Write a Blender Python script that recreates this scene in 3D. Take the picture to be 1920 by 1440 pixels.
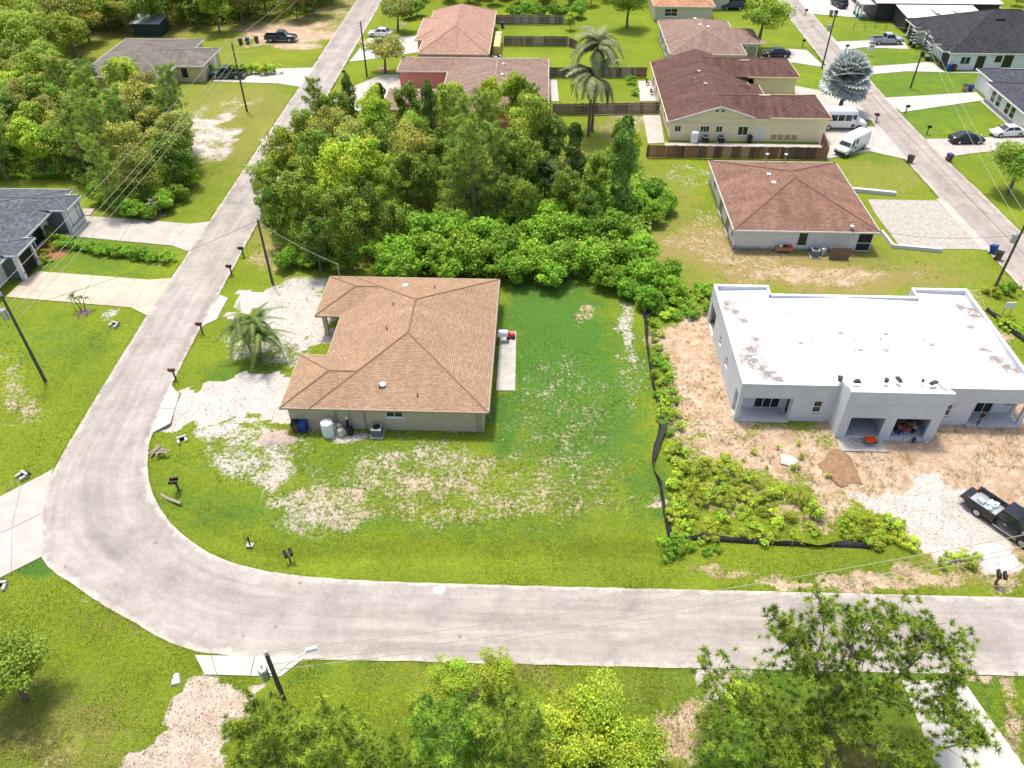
import bpy, bmesh, math, random
import numpy as np
from mathutils import Vector, Matrix, noise as mnoise
R = math.radians
random.seed(7); rng = np.random.default_rng(7)
for o in list(bpy.data.objects): bpy.data.objects.remove(o)
S = bpy.context.scene
C = S.collection
# ------------------------------------------------------------------ camera, sky, sun, exposure
F, TH, YAW, H = 1461., R(40.66), R(1.92), 46.
cam = bpy.data.cameras.new('camera'); cam.sensor_width = 36; cam.lens = 36*F/1920; cam.clip_end = 5000
co = bpy.data.objects.new('camera', cam); C.objects.link(co)
co.location = (0, 0, H); co.rotation_euler = (math.pi/2-TH, 0, YAW); S.camera = co
SUN_EL, SUN_AZ = R(73), R(-28)          # azimuth from +Y, clockwise seen from above
w = bpy.data.worlds.new('World'); S.world = w; w.use_nodes = True
nt = w.node_tree; sky = nt.nodes.new('ShaderNodeTexSky'); sky.sky_type = 'NISHITA'; sky.sun_disc = False
sky.sun_elevation = SUN_EL; sky.sun_rotation = SUN_AZ; sky.dust_density = 4; sky.ozone_density = .6
nt.nodes['Background'].inputs[1].default_value = 0.15
nt.links.new(sky.outputs[0], nt.nodes['Background'].inputs[0])
sl = bpy.data.lights.new('sun', 'SUN'); sl.energy = 2.3; sl.angle = R(7); sl.color = (1, .94, .84)
so = bpy.data.objects.new('sun', sl); C.objects.link(so)
sd = Vector((math.sin(SUN_AZ)*math.cos(SUN_EL), math.cos(SUN_AZ)*math.cos(SUN_EL), math.sin(SUN_EL)))
so.rotation_euler = sd.to_track_quat('Z', 'Y').to_euler(); so.location = (0, 60, 120)
S.view_settings.view_transform = 'Standard'; S.view_settings.look = 'None'; S.view_settings.gamma = 1
S.view_settings.exposure = 0.82
S.render.engine = 'CYCLES'
# ------------------------------------------------------------------ pixel (1920x1440) <-> ground
def P(px, py, z=0.):
    x = (px-960)/F; y = -(py-720)/F
    fy = math.cos(TH)+y*math.sin(TH); fz = -math.sin(TH)+y*math.cos(TH)
    t = (z-H)/fz
    return ((x*math.cos(YAW)-fy*math.sin(YAW))*t, (x*math.sin(YAW)+fy*math.cos(YAW))*t)
def proj(X, Y, Z=0.):
    dx = X*math.cos(YAW)+Y*math.sin(YAW); dy = -X*math.sin(YAW)+Y*math.cos(YAW); dz = Z-H
    d = np.maximum(dy*math.cos(TH)-dz*math.sin(TH), .5); v = dy*math.sin(TH)+dz*math.cos(TH)
    return 960+F*dx/d, 720-F*v/d
def PZ(px, py, x, y):
    """height of the point above ground (x,y) that shows at row py"""
    lo, hi = 0., 30.
    for _ in range(40):
        m = (lo+hi)/2
        if proj(np.float64(x), np.float64(y), m)[1] > py: lo = m
        else: hi = m
    return lo
# ------------------------------------------------------------------ materials
MATS = {}
def nd(t, kind, **kw):
    n = t.nodes.new(kind)
    for k, v in kw.items(): setattr(n, k, v)
    return n
def mat(name, col, rough=.8, var=.12, scale=3., bump=0., bscale=30., metal=0., spec=.3, alpha=1.):
    if name in MATS: return MATS[name]
    m = bpy.data.materials.new(name); m.use_nodes = True; t = m.node_tree; b = t.nodes['Principled BSDF']
    b.inputs['Roughness'].default_value = rough; b.inputs['Metallic'].default_value = metal
    b.inputs['Specular IOR Level'].default_value = spec
    tc = nd(t, 'ShaderNodeTexCoord'); L = t.links.new
    n = nd(t, 'ShaderNodeTexNoise'); n.inputs['Scale'].default_value = scale; n.inputs['Detail'].default_value = 6; n.inputs['Roughness'].default_value = .7
    L(tc.outputs['Object'], n.inputs['Vector'])
    r = nd(t, 'ShaderNodeMapRange'); r.inputs[1].default_value = .3; r.inputs[2].default_value = .7
    r.inputs[3].default_value = 1-var; r.inputs[4].default_value = 1+var; L(n.outputs[0], r.inputs[0])
    mx = nd(t, 'ShaderNodeMix', data_type='RGBA', blend_type='MULTIPLY'); mx.inputs[0].default_value = 1
    mx.inputs[6].default_value = (*col, 1); L(r.outputs[0], mx.inputs[7]); L(mx.outputs[2], b.inputs['Base Color'])
    if bump:
        n2 = nd(t, 'ShaderNodeTexNoise'); n2.inputs['Scale'].default_value = bscale; n2.inputs['Detail'].default_value = 4
        L(tc.outputs['Object'], n2.inputs['Vector'])
        bp = nd(t, 'ShaderNodeBump'); bp.inputs['Strength'].default_value = bump; bp.inputs['Distance'].default_value = .05
        L(n2.outputs[0], bp.inputs['Height']); L(bp.outputs[0], b.inputs['Normal'])
    MATS[name] = m; return m
def shingle(name, col, stain=.18, row=.2, wid=.42, contrast=.25):
    if name in MATS: return MATS[name]
    m = bpy.data.materials.new(name); m.use_nodes = True; t = m.node_tree; L = t.links.new; b = t.nodes['Principled BSDF']
    b.inputs['Roughness'].default_value = .9; b.inputs['Specular IOR Level'].default_value = .15
    uv = nd(t, 'ShaderNodeUVMap'); tc = nd(t, 'ShaderNodeTexCoord')
    br = nd(t, 'ShaderNodeTexBrick'); br.offset = .5
    br.inputs['Scale'].default_value = 1; br.inputs['Brick Width'].default_value = wid; br.inputs['Row Height'].default_value = row
    br.inputs['Mortar Size'].default_value = .018; br.inputs['Mortar Smooth'].default_value = .3; br.inputs['Bias'].default_value = 0
    br.inputs[1].default_value = (*[c*(1+contrast) for c in col], 1); br.inputs[2].default_value = (*[c*(1-contrast) for c in col], 1)
    br.inputs[3].default_value = (*[c*.45 for c in col], 1)
    L(uv.outputs[0], br.inputs[0])
    n = nd(t, 'ShaderNodeTexNoise'); n.inputs['Scale'].default_value = .5; n.inputs['Detail'].default_value = 7; n.inputs['Roughness'].default_value = .72
    mp = nd(t, 'ShaderNodeMapping'); mp.inputs['Scale'].default_value = (1.4, .35, 1); L(uv.outputs[0], mp.inputs[0]); L(mp.outputs[0], n.inputs['Vector'])
    r = nd(t, 'ShaderNodeMapRange'); r.inputs[1].default_value = .32; r.inputs[2].default_value = .68; r.inputs[3].default_value = 1-stain; r.inputs[4].default_value = 1+stain
    L(n.outputs[0], r.inputs[0])
    n2 = nd(t, 'ShaderNodeTexNoise'); n2.inputs['Scale'].default_value = 9; n2.inputs['Detail'].default_value = 3; L(tc.outputs['Object'], n2.inputs['Vector'])
    r2 = nd(t, 'ShaderNodeMapRange'); r2.inputs[1].default_value = .3; r2.inputs[2].default_value = .7; r2.inputs[3].default_value = .86; r2.inputs[4].default_value = 1.14; L(n2.outputs[0], r2.inputs[0])
    mu = nd(t, 'ShaderNodeMath', operation='MULTIPLY'); L(r.outputs[0], mu.inputs[0]); L(r2.outputs[0], mu.inputs[1])
    mx = nd(t, 'ShaderNodeMix', data_type='RGBA', blend_type='MULTIPLY'); mx.inputs[0].default_value = 1
    L(br.outputs[0], mx.inputs[6]); L(mu.outputs[0], mx.inputs[7]); L(mx.outputs[2], b.inputs['Base Color'])
    bp = nd(t, 'ShaderNodeBump'); bp.inputs['Strength'].default_value = .35; bp.inputs['Distance'].default_value = .02
    L(br.outputs[1], bp.inputs['Height']); bp.invert = True; L(bp.outputs[0], b.inputs['Normal'])
    MATS[name] = m; return m
def leafmat(name, rough=.55, trans=.3, hue=.012, val=.25):
    if name in MATS: return MATS[name]
    m = bpy.data.materials.new(name); m.use_nodes = True; t = m.node_tree; L = t.links.new
    for n in list(t.nodes): t.nodes.remove(n)
    out = nd(t, 'ShaderNodeOutputMaterial'); at = nd(t, 'ShaderNodeAttribute', attribute_name='col'); oi = nd(t, 'ShaderNodeObjectInfo')
    hs = nd(t, 'ShaderNodeHueSaturation')
    a = nd(t, 'ShaderNodeMapRange'); a.inputs[3].default_value = .5-hue; a.inputs[4].default_value = .5+hue; L(oi.outputs['Random'], a.inputs[0]); L(a.outputs[0], hs.inputs['Hue'])
    wn = nd(t, 'ShaderNodeTexWhiteNoise', noise_dimensions='1D'); L(oi.outputs['Random'], wn.inputs['W'])
    v = nd(t, 'ShaderNodeMapRange'); v.inputs[3].default_value = 1-val; v.inputs[4].default_value = 1+val; L(wn.outputs[0], v.inputs[0]); L(v.outputs[0], hs.inputs['Value'])
    L(at.outputs['Color'], hs.inputs['Color'])
    d = nd(t, 'ShaderNodeBsdfPrincipled'); d.inputs['Roughness'].default_value = rough; d.inputs['Specular IOR Level'].default_value = .25
    tr = nd(t, 'ShaderNodeBsdfTranslucent'); mx = nd(t, 'ShaderNodeMixShader'); mx.inputs[0].default_value = trans
    L(hs.outputs[0], d.inputs['Base Color']); L(hs.outputs[0], tr.inputs['Color']); L(d.outputs[0], mx.inputs[1]); L(tr.outputs[0], mx.inputs[2]); L(mx.outputs[0], out.inputs[0])
    MATS[name] = m; return m
GLASS = mat('window glass', (.012, .016, .022), .08, .1, 2, spec=.6)
WHITE = mat('white paint', (.78, .78, .77), .5, .05)
BLACK = mat('black plastic', (.015, .015, .017), .45, .2)
CONC = mat('pale concrete', (.40, .37, .33), .9, .16, .7, .3, 25)
WOODPOLE = mat('weathered pole wood', (.10, .085, .07), .9, .25, 4, .4, 20)
GALV = mat('galvanised metal', (.45, .47, .49), .4, .1, 5, metal=.6)
BARK = mat('bark', (.17, .13, .10), .95, .3, 5, .6, 14)
PBARK = mat('pine bark', (.24, .17, .13), .95, .3, 5, .6, 14)
LEAF = leafmat('leaf', .5, .36); NEEDLE = leafmat('needle', .5, .25, .015, .15)
# ------------------------------------------------------------------ mesh helpers
ORG = {}
class MB:
    def __init__(s): s.v = []; s.f = []; s.mi = []; s.uv = []
    def add(s, vs, fs, m=0, uv=None):
        n = len(s.v); s.v += [tuple(p) for p in vs]
        for k, f in enumerate(fs):
            s.f.append([n+i for i in f]); s.mi.append(m)
            s.uv.append(uv[k] if uv else None)
        return s
    def box(s, x0, x1, y0, y1, z0, z1, m=0, tap=0.):
        a = tap
        return s.add([(x0, y0, z0), (x1, y0, z0), (x1, y1, z0), (x0, y1, z0), (x0+a, y0+a, z1), (x1-a, y0+a, z1), (x1-a, y1-a, z1), (x0+a, y1-a, z1)],
                     [(0, 3, 2, 1), (4, 5, 6, 7), (0, 1, 5, 4), (1, 2, 6, 5), (2, 3, 7, 6), (3, 0, 4, 7)], m)
    def tube(s, pts, rad, n=6, m=0, cap=True):
        pts = [Vector(p) for p in pts]; k = len(pts); base = len(s.v)
        if not hasattr(rad, '__len__'): rad = [rad]*k
        for i, p in enumerate(pts):
            d = (pts[min(i+1, k-1)]-pts[max(i-1, 0)]).normalized()
            u = d.cross(Vector((0, 0, 1)) if abs(d.z) < .9 else Vector((1, 0, 0))).normalized(); v = d.cross(u)
            for j in range(n):
                a = 2*math.pi*j/n; s.v.append(tuple(p+(u*math.cos(a)+v*math.sin(a))*rad[i]))
        for i in range(k-1):
            for j in range(n):
                a = base+i*n+j; b = base+i*n+(j+1) % n
                s.f.append([a, b, b+n, a+n]); s.mi.append(m); s.uv.append(None)
        if cap:
            s.f.append([base+j for j in range(n)][::-1]); s.mi.append(m); s.uv.append(None)
            s.f.append([base+(k-1)*n+j for j in range(n)]); s.mi.append(m); s.uv.append(None)
        return s
    def lathe(s, prof, n=14, m=0, c=(0, 0)):
        base = len(s.v); k = len(prof)
        for r, z in prof:
            for j in range(n):
                a = 2*math.pi*j/n; s.v.append((c[0]+r*math.cos(a), c[1]+r*math.sin(a), z))
        for i in range(k-1):
            for j in range(n):
                a = base+i*n+j; b = base+i*n+(j+1) % n
                s.f.append([a, b, b+n, a+n]); s.mi.append(m); s.uv.append(None)
        s.f.append([base+j for j in range(n)][::-1]); s.mi.append(m); s.uv.append(None)
        s.f.append([base+(k-1)*n+j for j in range(n)]); s.mi.append(m); s.uv.append(None)
        return s
    def prism(s, poly, z0, z1, m=0):
        n = len(poly)
        vs = [(x, y, z0) for x, y in poly]+[(x, y, z1) for x, y in poly]
        fs = [tuple(range(n))[::-1], tuple(range(n, 2*n))]+[(i, (i+1) % n, (i+1) % n+n, i+n) for i in range(n)]
        return s.add(vs, fs, m)
    def mesh(s, name, org=(0, 0, 0)):
        me = bpy.data.meshes.new(name)
        ox, oy, oz = org
        me.from_pydata([(x-ox, y-oy, z-oz) for x, y, z in s.v], [], s.f)
        me.polygons.foreach_set('material_index', s.mi)
        if any(u is not None for u in s.uv):
            ul = me.uv_layers.new(name='UVMap'); li = 0
            for k, f in enumerate(s.f):
                for c in range(len(f)):
                    if s.uv[k]: ul.data[li].uv = s.uv[k][c]
                    li += 1
        me.update(); return me
    def build(s, name, m, parent=None, smooth=False, loc=None, rot=None):
        org = ORG.get(parent, (0, 0, 0)) if parent else (0, 0, 0)
        me = s.mesh(name, org)
        for x in (m if isinstance(m, (list, tuple)) else [m]): me.materials.append(x)
        if smooth: me.polygons.foreach_set('use_smooth', [True]*len(me.polygons))
        o = link(name, me, parent, loc, rot); ORG[o] = org
        return o
def link(name, me, parent=None, loc=None, rot=None):
    o = bpy.data.objects.new(name, me); C.objects.link(o)
    if parent: o.parent = parent
    if loc: o.location = loc
    if rot: o.rotation_euler = rot
    return o
def tag(o, label, cat, group=None):
    o['label'] = label; o['category'] = cat
    if group: o['group'] = group
    return o
def thing(name, label, cat, loc=(0, 0, 0), rz=0., group=None, world=False):
    o = bpy.data.objects.new(name, None); C.objects.link(o); o.empty_display_size = .3
    o.location = loc; o.rotation_euler = (0, 0, rz)
    ORG[o] = tuple(loc) if world else (0, 0, 0)
    return tag(o, label, cat, group)
def struct(o): o['kind'] = 'structure'; return o
def copy_tree(root, loc, rz=0., label=None, scale=None, name=None):
    r = root.copy(); C.objects.link(r); r.location = loc; r.rotation_euler = (0, 0, rz)
    if scale is not None: r.scale = scale if hasattr(scale, '__len__') else (scale,)*3
    if label: r['label'] = label
    for ch in list(root.children):
        c = ch.copy(); C.objects.link(c); c.parent = r
        for g in list(ch.children):
            d = g.copy(); C.objects.link(d); d.parent = c
    return r
def inpoly(x, y, poly):
    x = np.asarray(x); y = np.asarray(y); r = np.zeros(x.shape, bool); n = len(poly); j = n-1
    for i in range(n):
        xi, yi = poly[i]; xj, yj = poly[j]
        if yi != yj:
            r ^= ((yi > y) != (yj > y)) & (x < (xj-xi)*(y-yi)/(yj-yi)+xi)
        j = i
    return r
def fast_mesh(name, V, faces_n, cols=None):
    """V (n*k,3): n faces of k consecutive verts"""
    k = faces_n; n = len(V)//k
    me = bpy.data.meshes.new(name); me.vertices.add(len(V)); me.vertices.foreach_set('co', V.astype(np.float32).ravel())
    me.loops.add(n*k); me.loops.foreach_set('vertex_index', np.arange(n*k, dtype=np.int32))
    me.polygons.add(n); me.polygons.foreach_set('loop_start', np.arange(0, n*k, k, dtype=np.int32)); me.polygons.foreach_set('loop_total', np.full(n, k, np.int32))
    if cols is not None:
        a = me.attributes.new('col', 'FLOAT_COLOR', 'POINT')
        a.data.foreach_set('color', np.c_[np.repeat(cols, k, 0), np.ones(n*k)].astype(np.float32).ravel())
    me.update(); me.validate(); return me
# ------------------------------------------------------------------ roads (world coordinates)
def smooth_line(pts, step=.6):
    pts = [Vector((*p, 0)) for p in pts]; out = []
    for i in range(len(pts)-1):
        p0 = pts[max(i-1, 0)]; p1 = pts[i]; p2 = pts[i+1]; p3 = pts[min(i+2, len(pts)-1)]
        L_ = (p2-p1).length; n = max(2, int(L_/step)) if L_ < 40 else int(L_/2)
        t0 = (p2-p0)*.5; t1 = (p3-p1)*.5
        if t0.length > 1.2*L_: t0 = t0.normalized()*L_
        if t1.length > 1.2*L_: t1 = t1.normalized()*L_
        for k in range(n):
            t = k/n
            out.append(p1*(2*t**3-3*t*t+1)+t0*(t**3-2*t*t+t)+p2*(-2*t**3+3*t*t)+t1*(t**3-t*t))
    out.append(pts[-1]); return [(p.x, p.y) for p in out]
IN = [(-33.6, 340), (-33.5, 130), (-33.3, 97), (-32.9, 67), (-32.7, 55.5), (-32.0, 47), (-31.3, 43.6), (-29.5, 39.8), (-26.3, 36.2), (-21.8, 33.5), (-16.1, 32.3), (-5.9, 32.0), (40, 32.2), (260, 32.6)]
OUT = [(-39.2, 340), (-38.9, 130), (-39.0, 97), (-39.0, 67), (-38.7, 53), (-38.2, 42), (-37.2, 37.6), (-34.9, 33.2), (-31.2, 30.8), (-27.0, 28.6), (-20.8, 26.2), (-5.9, 26.05), (40, 26.4), (260, 26.8)]
def resample(line, n):
    a = np.array(line); d = np.r_[0, np.cumsum(np.hypot(*np.diff(a, axis=0).T))]
    return d, a
def strip(name, inn, out, m, z=.03, nc=6, jit=.03, seed=1):
    n = len(inn); mb = MB(); v = 0.; r = np.random.default_rng(seed)
    pa = []
    for i in range(n):
        A = Vector((*inn[i], 0)); B = Vector((*out[i], 0)); W = (B-A).length or 1
        ja = mnoise.noise((i*.35, seed, 0))*jit*2+r.normal()*jit*.4; jb = mnoise.noise((i*.35, seed+9, 0))*jit*2+r.normal()*jit*.4
        pa.append((A+(A-B)/W*ja, B+(B-A)/W*jb))
    for i in range(n-1):
        dv = (pa[i+1][0]-pa[i][0]+pa[i+1][1]-pa[i][1]).length/2
        for c in range(nc):
            q = [pa[i][0].lerp(pa[i][1], c/nc), pa[i][0].lerp(pa[i][1], (c+1)/nc), pa[i+1][0].lerp(pa[i+1][1], (c+1)/nc), pa[i+1][0].lerp(pa[i+1][1], c/nc)]
            zz = [z+.05*(1-(2*u-1)**2) for u in (c/nc, (c+1)/nc, (c+1)/nc, c/nc)]
            q = [(a.x, a.y, b) for a, b in zip(q, zz)]
            # order so the face looks up
            mb.add(q, [(0, 1, 2, 3)], 0, [[(c/nc, v), ((c+1)/nc, v), ((c+1)/nc, v+dv), (c/nc, v+dv)]])
        v += dv
    me = mb.mesh(name); bm = bmesh.new(); bm.from_mesh(me); bmesh.ops.remove_doubles(bm, verts=bm.verts, dist=.0005)
    bm.normal_update()
    if sum(f.normal.z for f in bm.faces) < 0: bmesh.ops.reverse_faces(bm, faces=bm.faces)
    bm.to_mesh(me); bm.free(); me.materials.append(m); me.polygons.foreach_set('use_smooth', [True]*len(me.polygons))
    return struct(link(name, me))
def asphalt(name, col, stripe=0):
    m = bpy.data.materials.new(name); m.use_nodes = True; t = m.node_tree; L = t.links.new; b = t.nodes['Principled BSDF']; b.inputs['Roughness'].default_value = .9; b.inputs['Specular IOR Level'].default_value = .2
    tc = nd(t, 'ShaderNodeTexCoord'); uv = nd(t, 'ShaderNodeUVMap')
    def noi(vec, sc, det, lo, hi, a=.32, bb=.68, mapsc=None, ro=.7):
        n = nd(t, 'ShaderNodeTexNoise'); n.inputs['Scale'].default_value = sc; n.inputs['Detail'].default_value = det; n.inputs['Roughness'].default_value = ro
        if mapsc:
            mp = nd(t, 'ShaderNodeMapping'); mp.inputs['Scale'].default_value = mapsc; L(vec, mp.inputs[0]); vec = mp.outputs[0]
        L(vec, n.inputs['Vector']); r = nd(t, 'ShaderNodeMapRange'); r.inputs[1].default_value = a; r.inputs[2].default_value = bb; r.inputs[3].default_value = lo; r.inputs[4].default_value = hi
        L(n.outputs[0], r.inputs[0]); return r.outputs[0]
    o = tc.outputs['Object']
    fs = [noi(o, 12, 4, .78, 1.22, ro=.9), noi(o, .35, 6, .80, 1.14), noi(uv.outputs[0], 1, 5, .86, 1.1, mapsc=(9, .12, 1)), noi(o, 1.6, 6, .93, 1.06)]
    sp = nd(t, 'ShaderNodeTexVoronoi'); sp.inputs['Scale'].default_value = .45; L(o, sp.inputs['Vector'])
    rs = nd(t, 'ShaderNodeMapRange'); rs.inputs[1].default_value = .03; rs.inputs[2].default_value = .08; rs.inputs[3].default_value = .55; rs.inputs[4].default_value = 1; L(sp.outputs['Distance'], rs.inputs[0]); fs.append(rs.outputs[0]); fs.append(noi(o, .12, 3, .72, 1.0, .30, .42)); vc = nd(t, 'ShaderNodeTexVoronoi', feature='DISTANCE_TO_EDGE'); vc.inputs['Scale'].default_value = .16; nz = nd(t, 'ShaderNodeTexNoise'); nz.inputs['Scale'].default_value = 1.2; L(o, nz.inputs['Vector']); vx = nd(t, 'ShaderNodeMix', data_type='RGBA', blend_type='ADD'); vx.inputs[0].default_value = .5; L(o, vx.inputs[6]); L(nz.outputs['Color'], vx.inputs[7]); L(vx.outputs[2], vc.inputs['Vector']); rc = nd(t, 'ShaderNodeMapRange'); rc.inputs[1].default_value = .0; rc.inputs[2].default_value = .006; rc.inputs[3].default_value = .9; rc.inputs[4].default_value = 1; L(vc.outputs['Distance'], rc.inputs[0]); fs.append(rc.outputs[0]); fs.append(noi(uv.outputs[0], 1, 3, .88, 1.06, .4, .6, mapsc=(3.1, .02, 1)))
    if stripe:  # thin dark line running lengthwise along the road, off its middle
        sx = nd(t, 'ShaderNodeSeparateXYZ'); L(uv.outputs[0], sx.inputs[0])
        a = nd(t, 'ShaderNodeMath', operation='SUBTRACT'); L(sx.outputs[0], a.inputs[0]); a.inputs[1].default_value = stripe
        ab = nd(t, 'ShaderNodeMath', operation='ABSOLUTE'); L(a.outputs[0], ab.inputs[0])
        r = nd(t, 'ShaderNodeMapRange'); r.inputs[1].default_value = .006; r.inputs[2].default_value = .016; r.inputs[3].default_value = .45; r.inputs[4].default_value = 1; L(ab.outputs[0], r.inputs[0]); fs.append(r.outputs[0])
    cur = fs[0]
    for f in fs[1:]:
        mu = nd(t, 'ShaderNodeMath', operation='MULTIPLY'); L(cur, mu.inputs[0]); L(f, mu.inputs[1]); cur = mu.outputs[0]
    mx = nd(t, 'ShaderNodeMix', data_type='RGBA', blend_type='MULTIPLY'); mx.inputs[0].default_value = 1; mx.inputs[6].default_value = (*col, 1); L(cur, mx.inputs[7])
    # sandy pale edge
    sx = nd(t, 'ShaderNodeSeparateXYZ'); L(uv.outputs[0], sx.inputs[0])
    a = nd(t, 'ShaderNodeMath', operation='SUBTRACT'); L(sx.outputs[0], a.inputs[0]); a.inputs[1].default_value = .5
    ab = nd(t, 'ShaderNodeMath', operation='ABSOLUTE'); L(a.outputs[0], ab.inputs[0])
    na = noi(o, .9, 6, -.07, .05)
    ad = nd(t, 'ShaderNodeMath', operation='ADD'); L(ab.outputs[0], ad.inputs[0]); L(na, ad.inputs[1])
    r = nd(t, 'ShaderNodeMapRange'); r.inputs[1].default_value = .43; r.inputs[2].default_value = .5; r.inputs[3].default_value = 0; r.inputs[4].default_value = .75; L(ad.outputs[0], r.inputs[0])
    m2 = nd(t, 'ShaderNodeMix', data_type='RGBA'); L(r.outputs[0], m2.inputs[0]); L(mx.outputs[2], m2.inputs[6]); m2.inputs[7].default_value = (.52, .48, .41, 1)
    L(m2.outputs[2], b.inputs['Base Color'])
    MATS[name] = m; return m
ASPH = asphalt('pale worn asphalt', (.335, .305, .275)); ASPH2 = asphalt('pale worn asphalt seam', (.335, .298, .265), .62)
def pair(a, b, step=.6):
    # densify matching control lists together
    oa = []; ob = []
    A = smooth_line(a, step); B = smooth_line(b, step)
    def arc(a_): a_ = np.array(a_); return np.r_[0, np.cumsum(np.hypot(*np.diff(a_, axis=0).T))], a_
    def seg(ctrl, line):
        # positions of control points on line
        idx = []; l = np.array(line)
        for c in ctrl: idx.append(int(np.argmin(np.hypot(l[:, 0]-c[0], l[:, 1]-c[1]))))
        return idx
    ia, ib = seg(a, A), seg(b, B); A = np.array(A); B = np.array(B)
    for k in range(len(a)-1):
        n = max(2, int(max(np.hypot(*(A[ia[k+1]]-A[ia[k]])), np.hypot(*(B[ib[k+1]]-B[ib[k]])))/step)); n = min(n, 120)
        for j in range(n):
            t = j/n
            fa = ia[k]+(ia[k+1]-ia[k])*t; fb = ib[k]+(ib[k+1]-ib[k])*t
            def lerp(Z, f): i = min(int(f), len(Z)-2); return Z[i]+(Z[i+1]-Z[i])*(f-i)
            oa.append(tuple(lerp(A, fa))); ob.append(tuple(lerp(B, fb)))
    oa.append(tuple(A[-1])); ob.append(tuple(B[-1])); return oa, ob
RI, RO = pair(IN, OUT)
strip('road', RI, RO, ASPH, .03, 8)
R2L = [(52.6, 25), (51.9, 60), (51.3, 75), (50.6, 91), (49.9, 111), (49.6, 130), (49.8, 160), (50.6, 340)]
R2R = [(x+(5.9 if y < 100 else 5.4), y) for x, y in R2L]
r2a, r2b = pair(R2L, R2R); strip('road', r2a, r2b, ASPH2, .035, 6, seed=4)
ROADPOLYS = [RI+RO[::-1], r2a+r2b[::-1]]
# ------------------------------------------------------------------ concrete drives
PAVED = []
def slab_grid(name, quads, m=CONC, z=.05, gap=.018, label=None, thick=.12):
    """paved area: quads = list of 4-corner pixel polygons, each one slab"""
    if len(quads) > 1:
        root = bpy.data.objects.new(name, None); C.objects.link(root); struct(root)
    for q in quads:
        w_ = [P(*p) for p in q]; PAVED.append(w_)
        cx = sum(p[0] for p in w_)/len(w_); cy = sum(p[1] for p in w_)/len(w_)
        w_ = [(cx+(x-cx)*(1-gap/max(.5, math.hypot(x-cx, y-cy))*1.4), cy+(y-cy)*(1-gap/max(.5, math.hypot(x-cx, y-cy))*1.4)) for x, y in w_]
        a = sum(w_[i][0]*w_[(i+1) % len(w_)][1]-w_[(i+1) % len(w_)][0]*w_[i][1] for i in range(len(w_)))
        if a < 0: w_ = w_[::-1]
        mb = MB().prism(w_, z-thick, z+random.uniform(0, .006))
        o = mb.build('slab' if len(quads) > 1 else name, m, root if len(quads) > 1 else None)
        if len(quads) == 1: struct(o)
def split(q, nu, nv):
    """split pixel quad a,b,c,d into nu x nv in world space then back as pixel-free world quads"""
    a, b, c, d = [Vector((*P(*p), 0)) for p in q]; out = []
    for i in range(nu):
        for j in range(nv):
            f = lambda u, v: (a.lerp(b, u)).lerp(d.lerp(c, u), v)
            ps = [f(i/nu, j/nv), f((i+1)/nu, j/nv), f((i+1)/nu, (j+1)/nv), f(i/nu, (j+1)/nv)]
            out.append([tuple(float(k) for k in proj(p.x, p.y)) for p in ps])
    return out
TANC = mat('tan concrete', (.46, .385, .30), .9, .18, .5, .3, 25)
DULLC = mat('dull concrete', (.40, .38, .34), .9, .2, .6, .3, 25)
WHC = mat('bright concrete', (.43, .41, .375), .9, .14, .8, .2, 25)
slab_grid('driveway', split([(-90, 978), (100, 880), (81, 962), (-100, 1050)], 3, 1)+split([(-100, 1050), (81, 962), (80, 1044), (-100, 1135)], 3, 1), CONC)
slab_grid('driveway_apron', [[(365, 1228), (396, 1229), (407, 1266), (384, 1266)], [(396, 1229), (478, 1231), (470, 1268), (407, 1266)], [(478, 1231), (572, 1234), (527, 1269), (470, 1268)]], WHC)
slab_grid('driveway', [[(150, 391), (178, 392), (169, 404), (152, 405)], [(152, 405), (250, 411), (225, 452), (120, 442)], [(250, 411), (355, 420), (322, 461), (225, 452)], [(355, 420), (393, 416), (355, 473), (322, 461)]], CONC)
slab_grid('driveway', [[(72, 509), (176, 517), (150, 569), (10, 557), (40, 530)], [(176, 517), (280, 525), (245, 577), (150, 569)], [(280, 525), (327, 521), (275, 592), (245, 577)]], TANC)
slab_grid('driveway', [[(400, 146), (520, 129), (520, 157), (400, 153)], [(520, 129), (591, 127), (562, 163), (520, 157)]], WHC)
slab_grid('driveway', [[(690, 72), (785, 67), (787, 98), (692, 112), (655, 116)]], WHC)
slab_grid('driveway', [[(717, 140), (749, 140), (752, 165), (722, 195), (640, 217), (590, 215), (655, 165)]], DULLC)
slab_grid('driveway_apron', [[(320, 722), (337, 739), (328, 767), (299, 766)], [(299, 766), (328, 767), (320, 794), (286, 812)]], WHC)
slab_grid('driveway_apron', [[(412, 553), (428, 559), (417, 579), (395, 581)], [(395, 581), (417, 579), (407, 599), (378, 613)]], WHC)
slab_grid('patio', [[(938, 622), (968, 622), (966, 733), (930, 733)]], DULLC)
slab_grid('driveway', [[(1540, 300), (1630, 284), (1640, 262), (1590, 237), (1530, 240)], [(1630, 284), (1702, 300), (1650, 238), (1590, 237), (1640, 262)]], DULLC)
slab_grid('driveway', [[(1490, 161), (1590, 180), (1640, 228), (1605, 219), (1555, 214), (1490, 200)]], CONC)
slab_grid('driveway', [[(1480, 92), (1512, 94), (1548, 127), (1490, 118), (1425, 113), (1428, 94)]], WHC)
slab_grid('driveway', [[(1655, 184), (1740, 179), (1765, 200), (1690, 211)], [(1740, 179), (1830, 173), (1846, 188), (1765, 200)]], WHC)
slab_grid('driveway', [[(1612, 126), (1690, 121), (1700, 134), (1622, 141)], [(1690, 121), (1748, 116), (1772, 136), (1700, 134)], [(1760, 136), (1772, 136), (1840, 134), (1838, 138)]], WHC)
slab_grid('driveway', [[(1555, 79), (1632, 76), (1692, 72), (1704, 92), (1690, 92), (1620, 89), (1574, 95)]], WHC)
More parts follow.
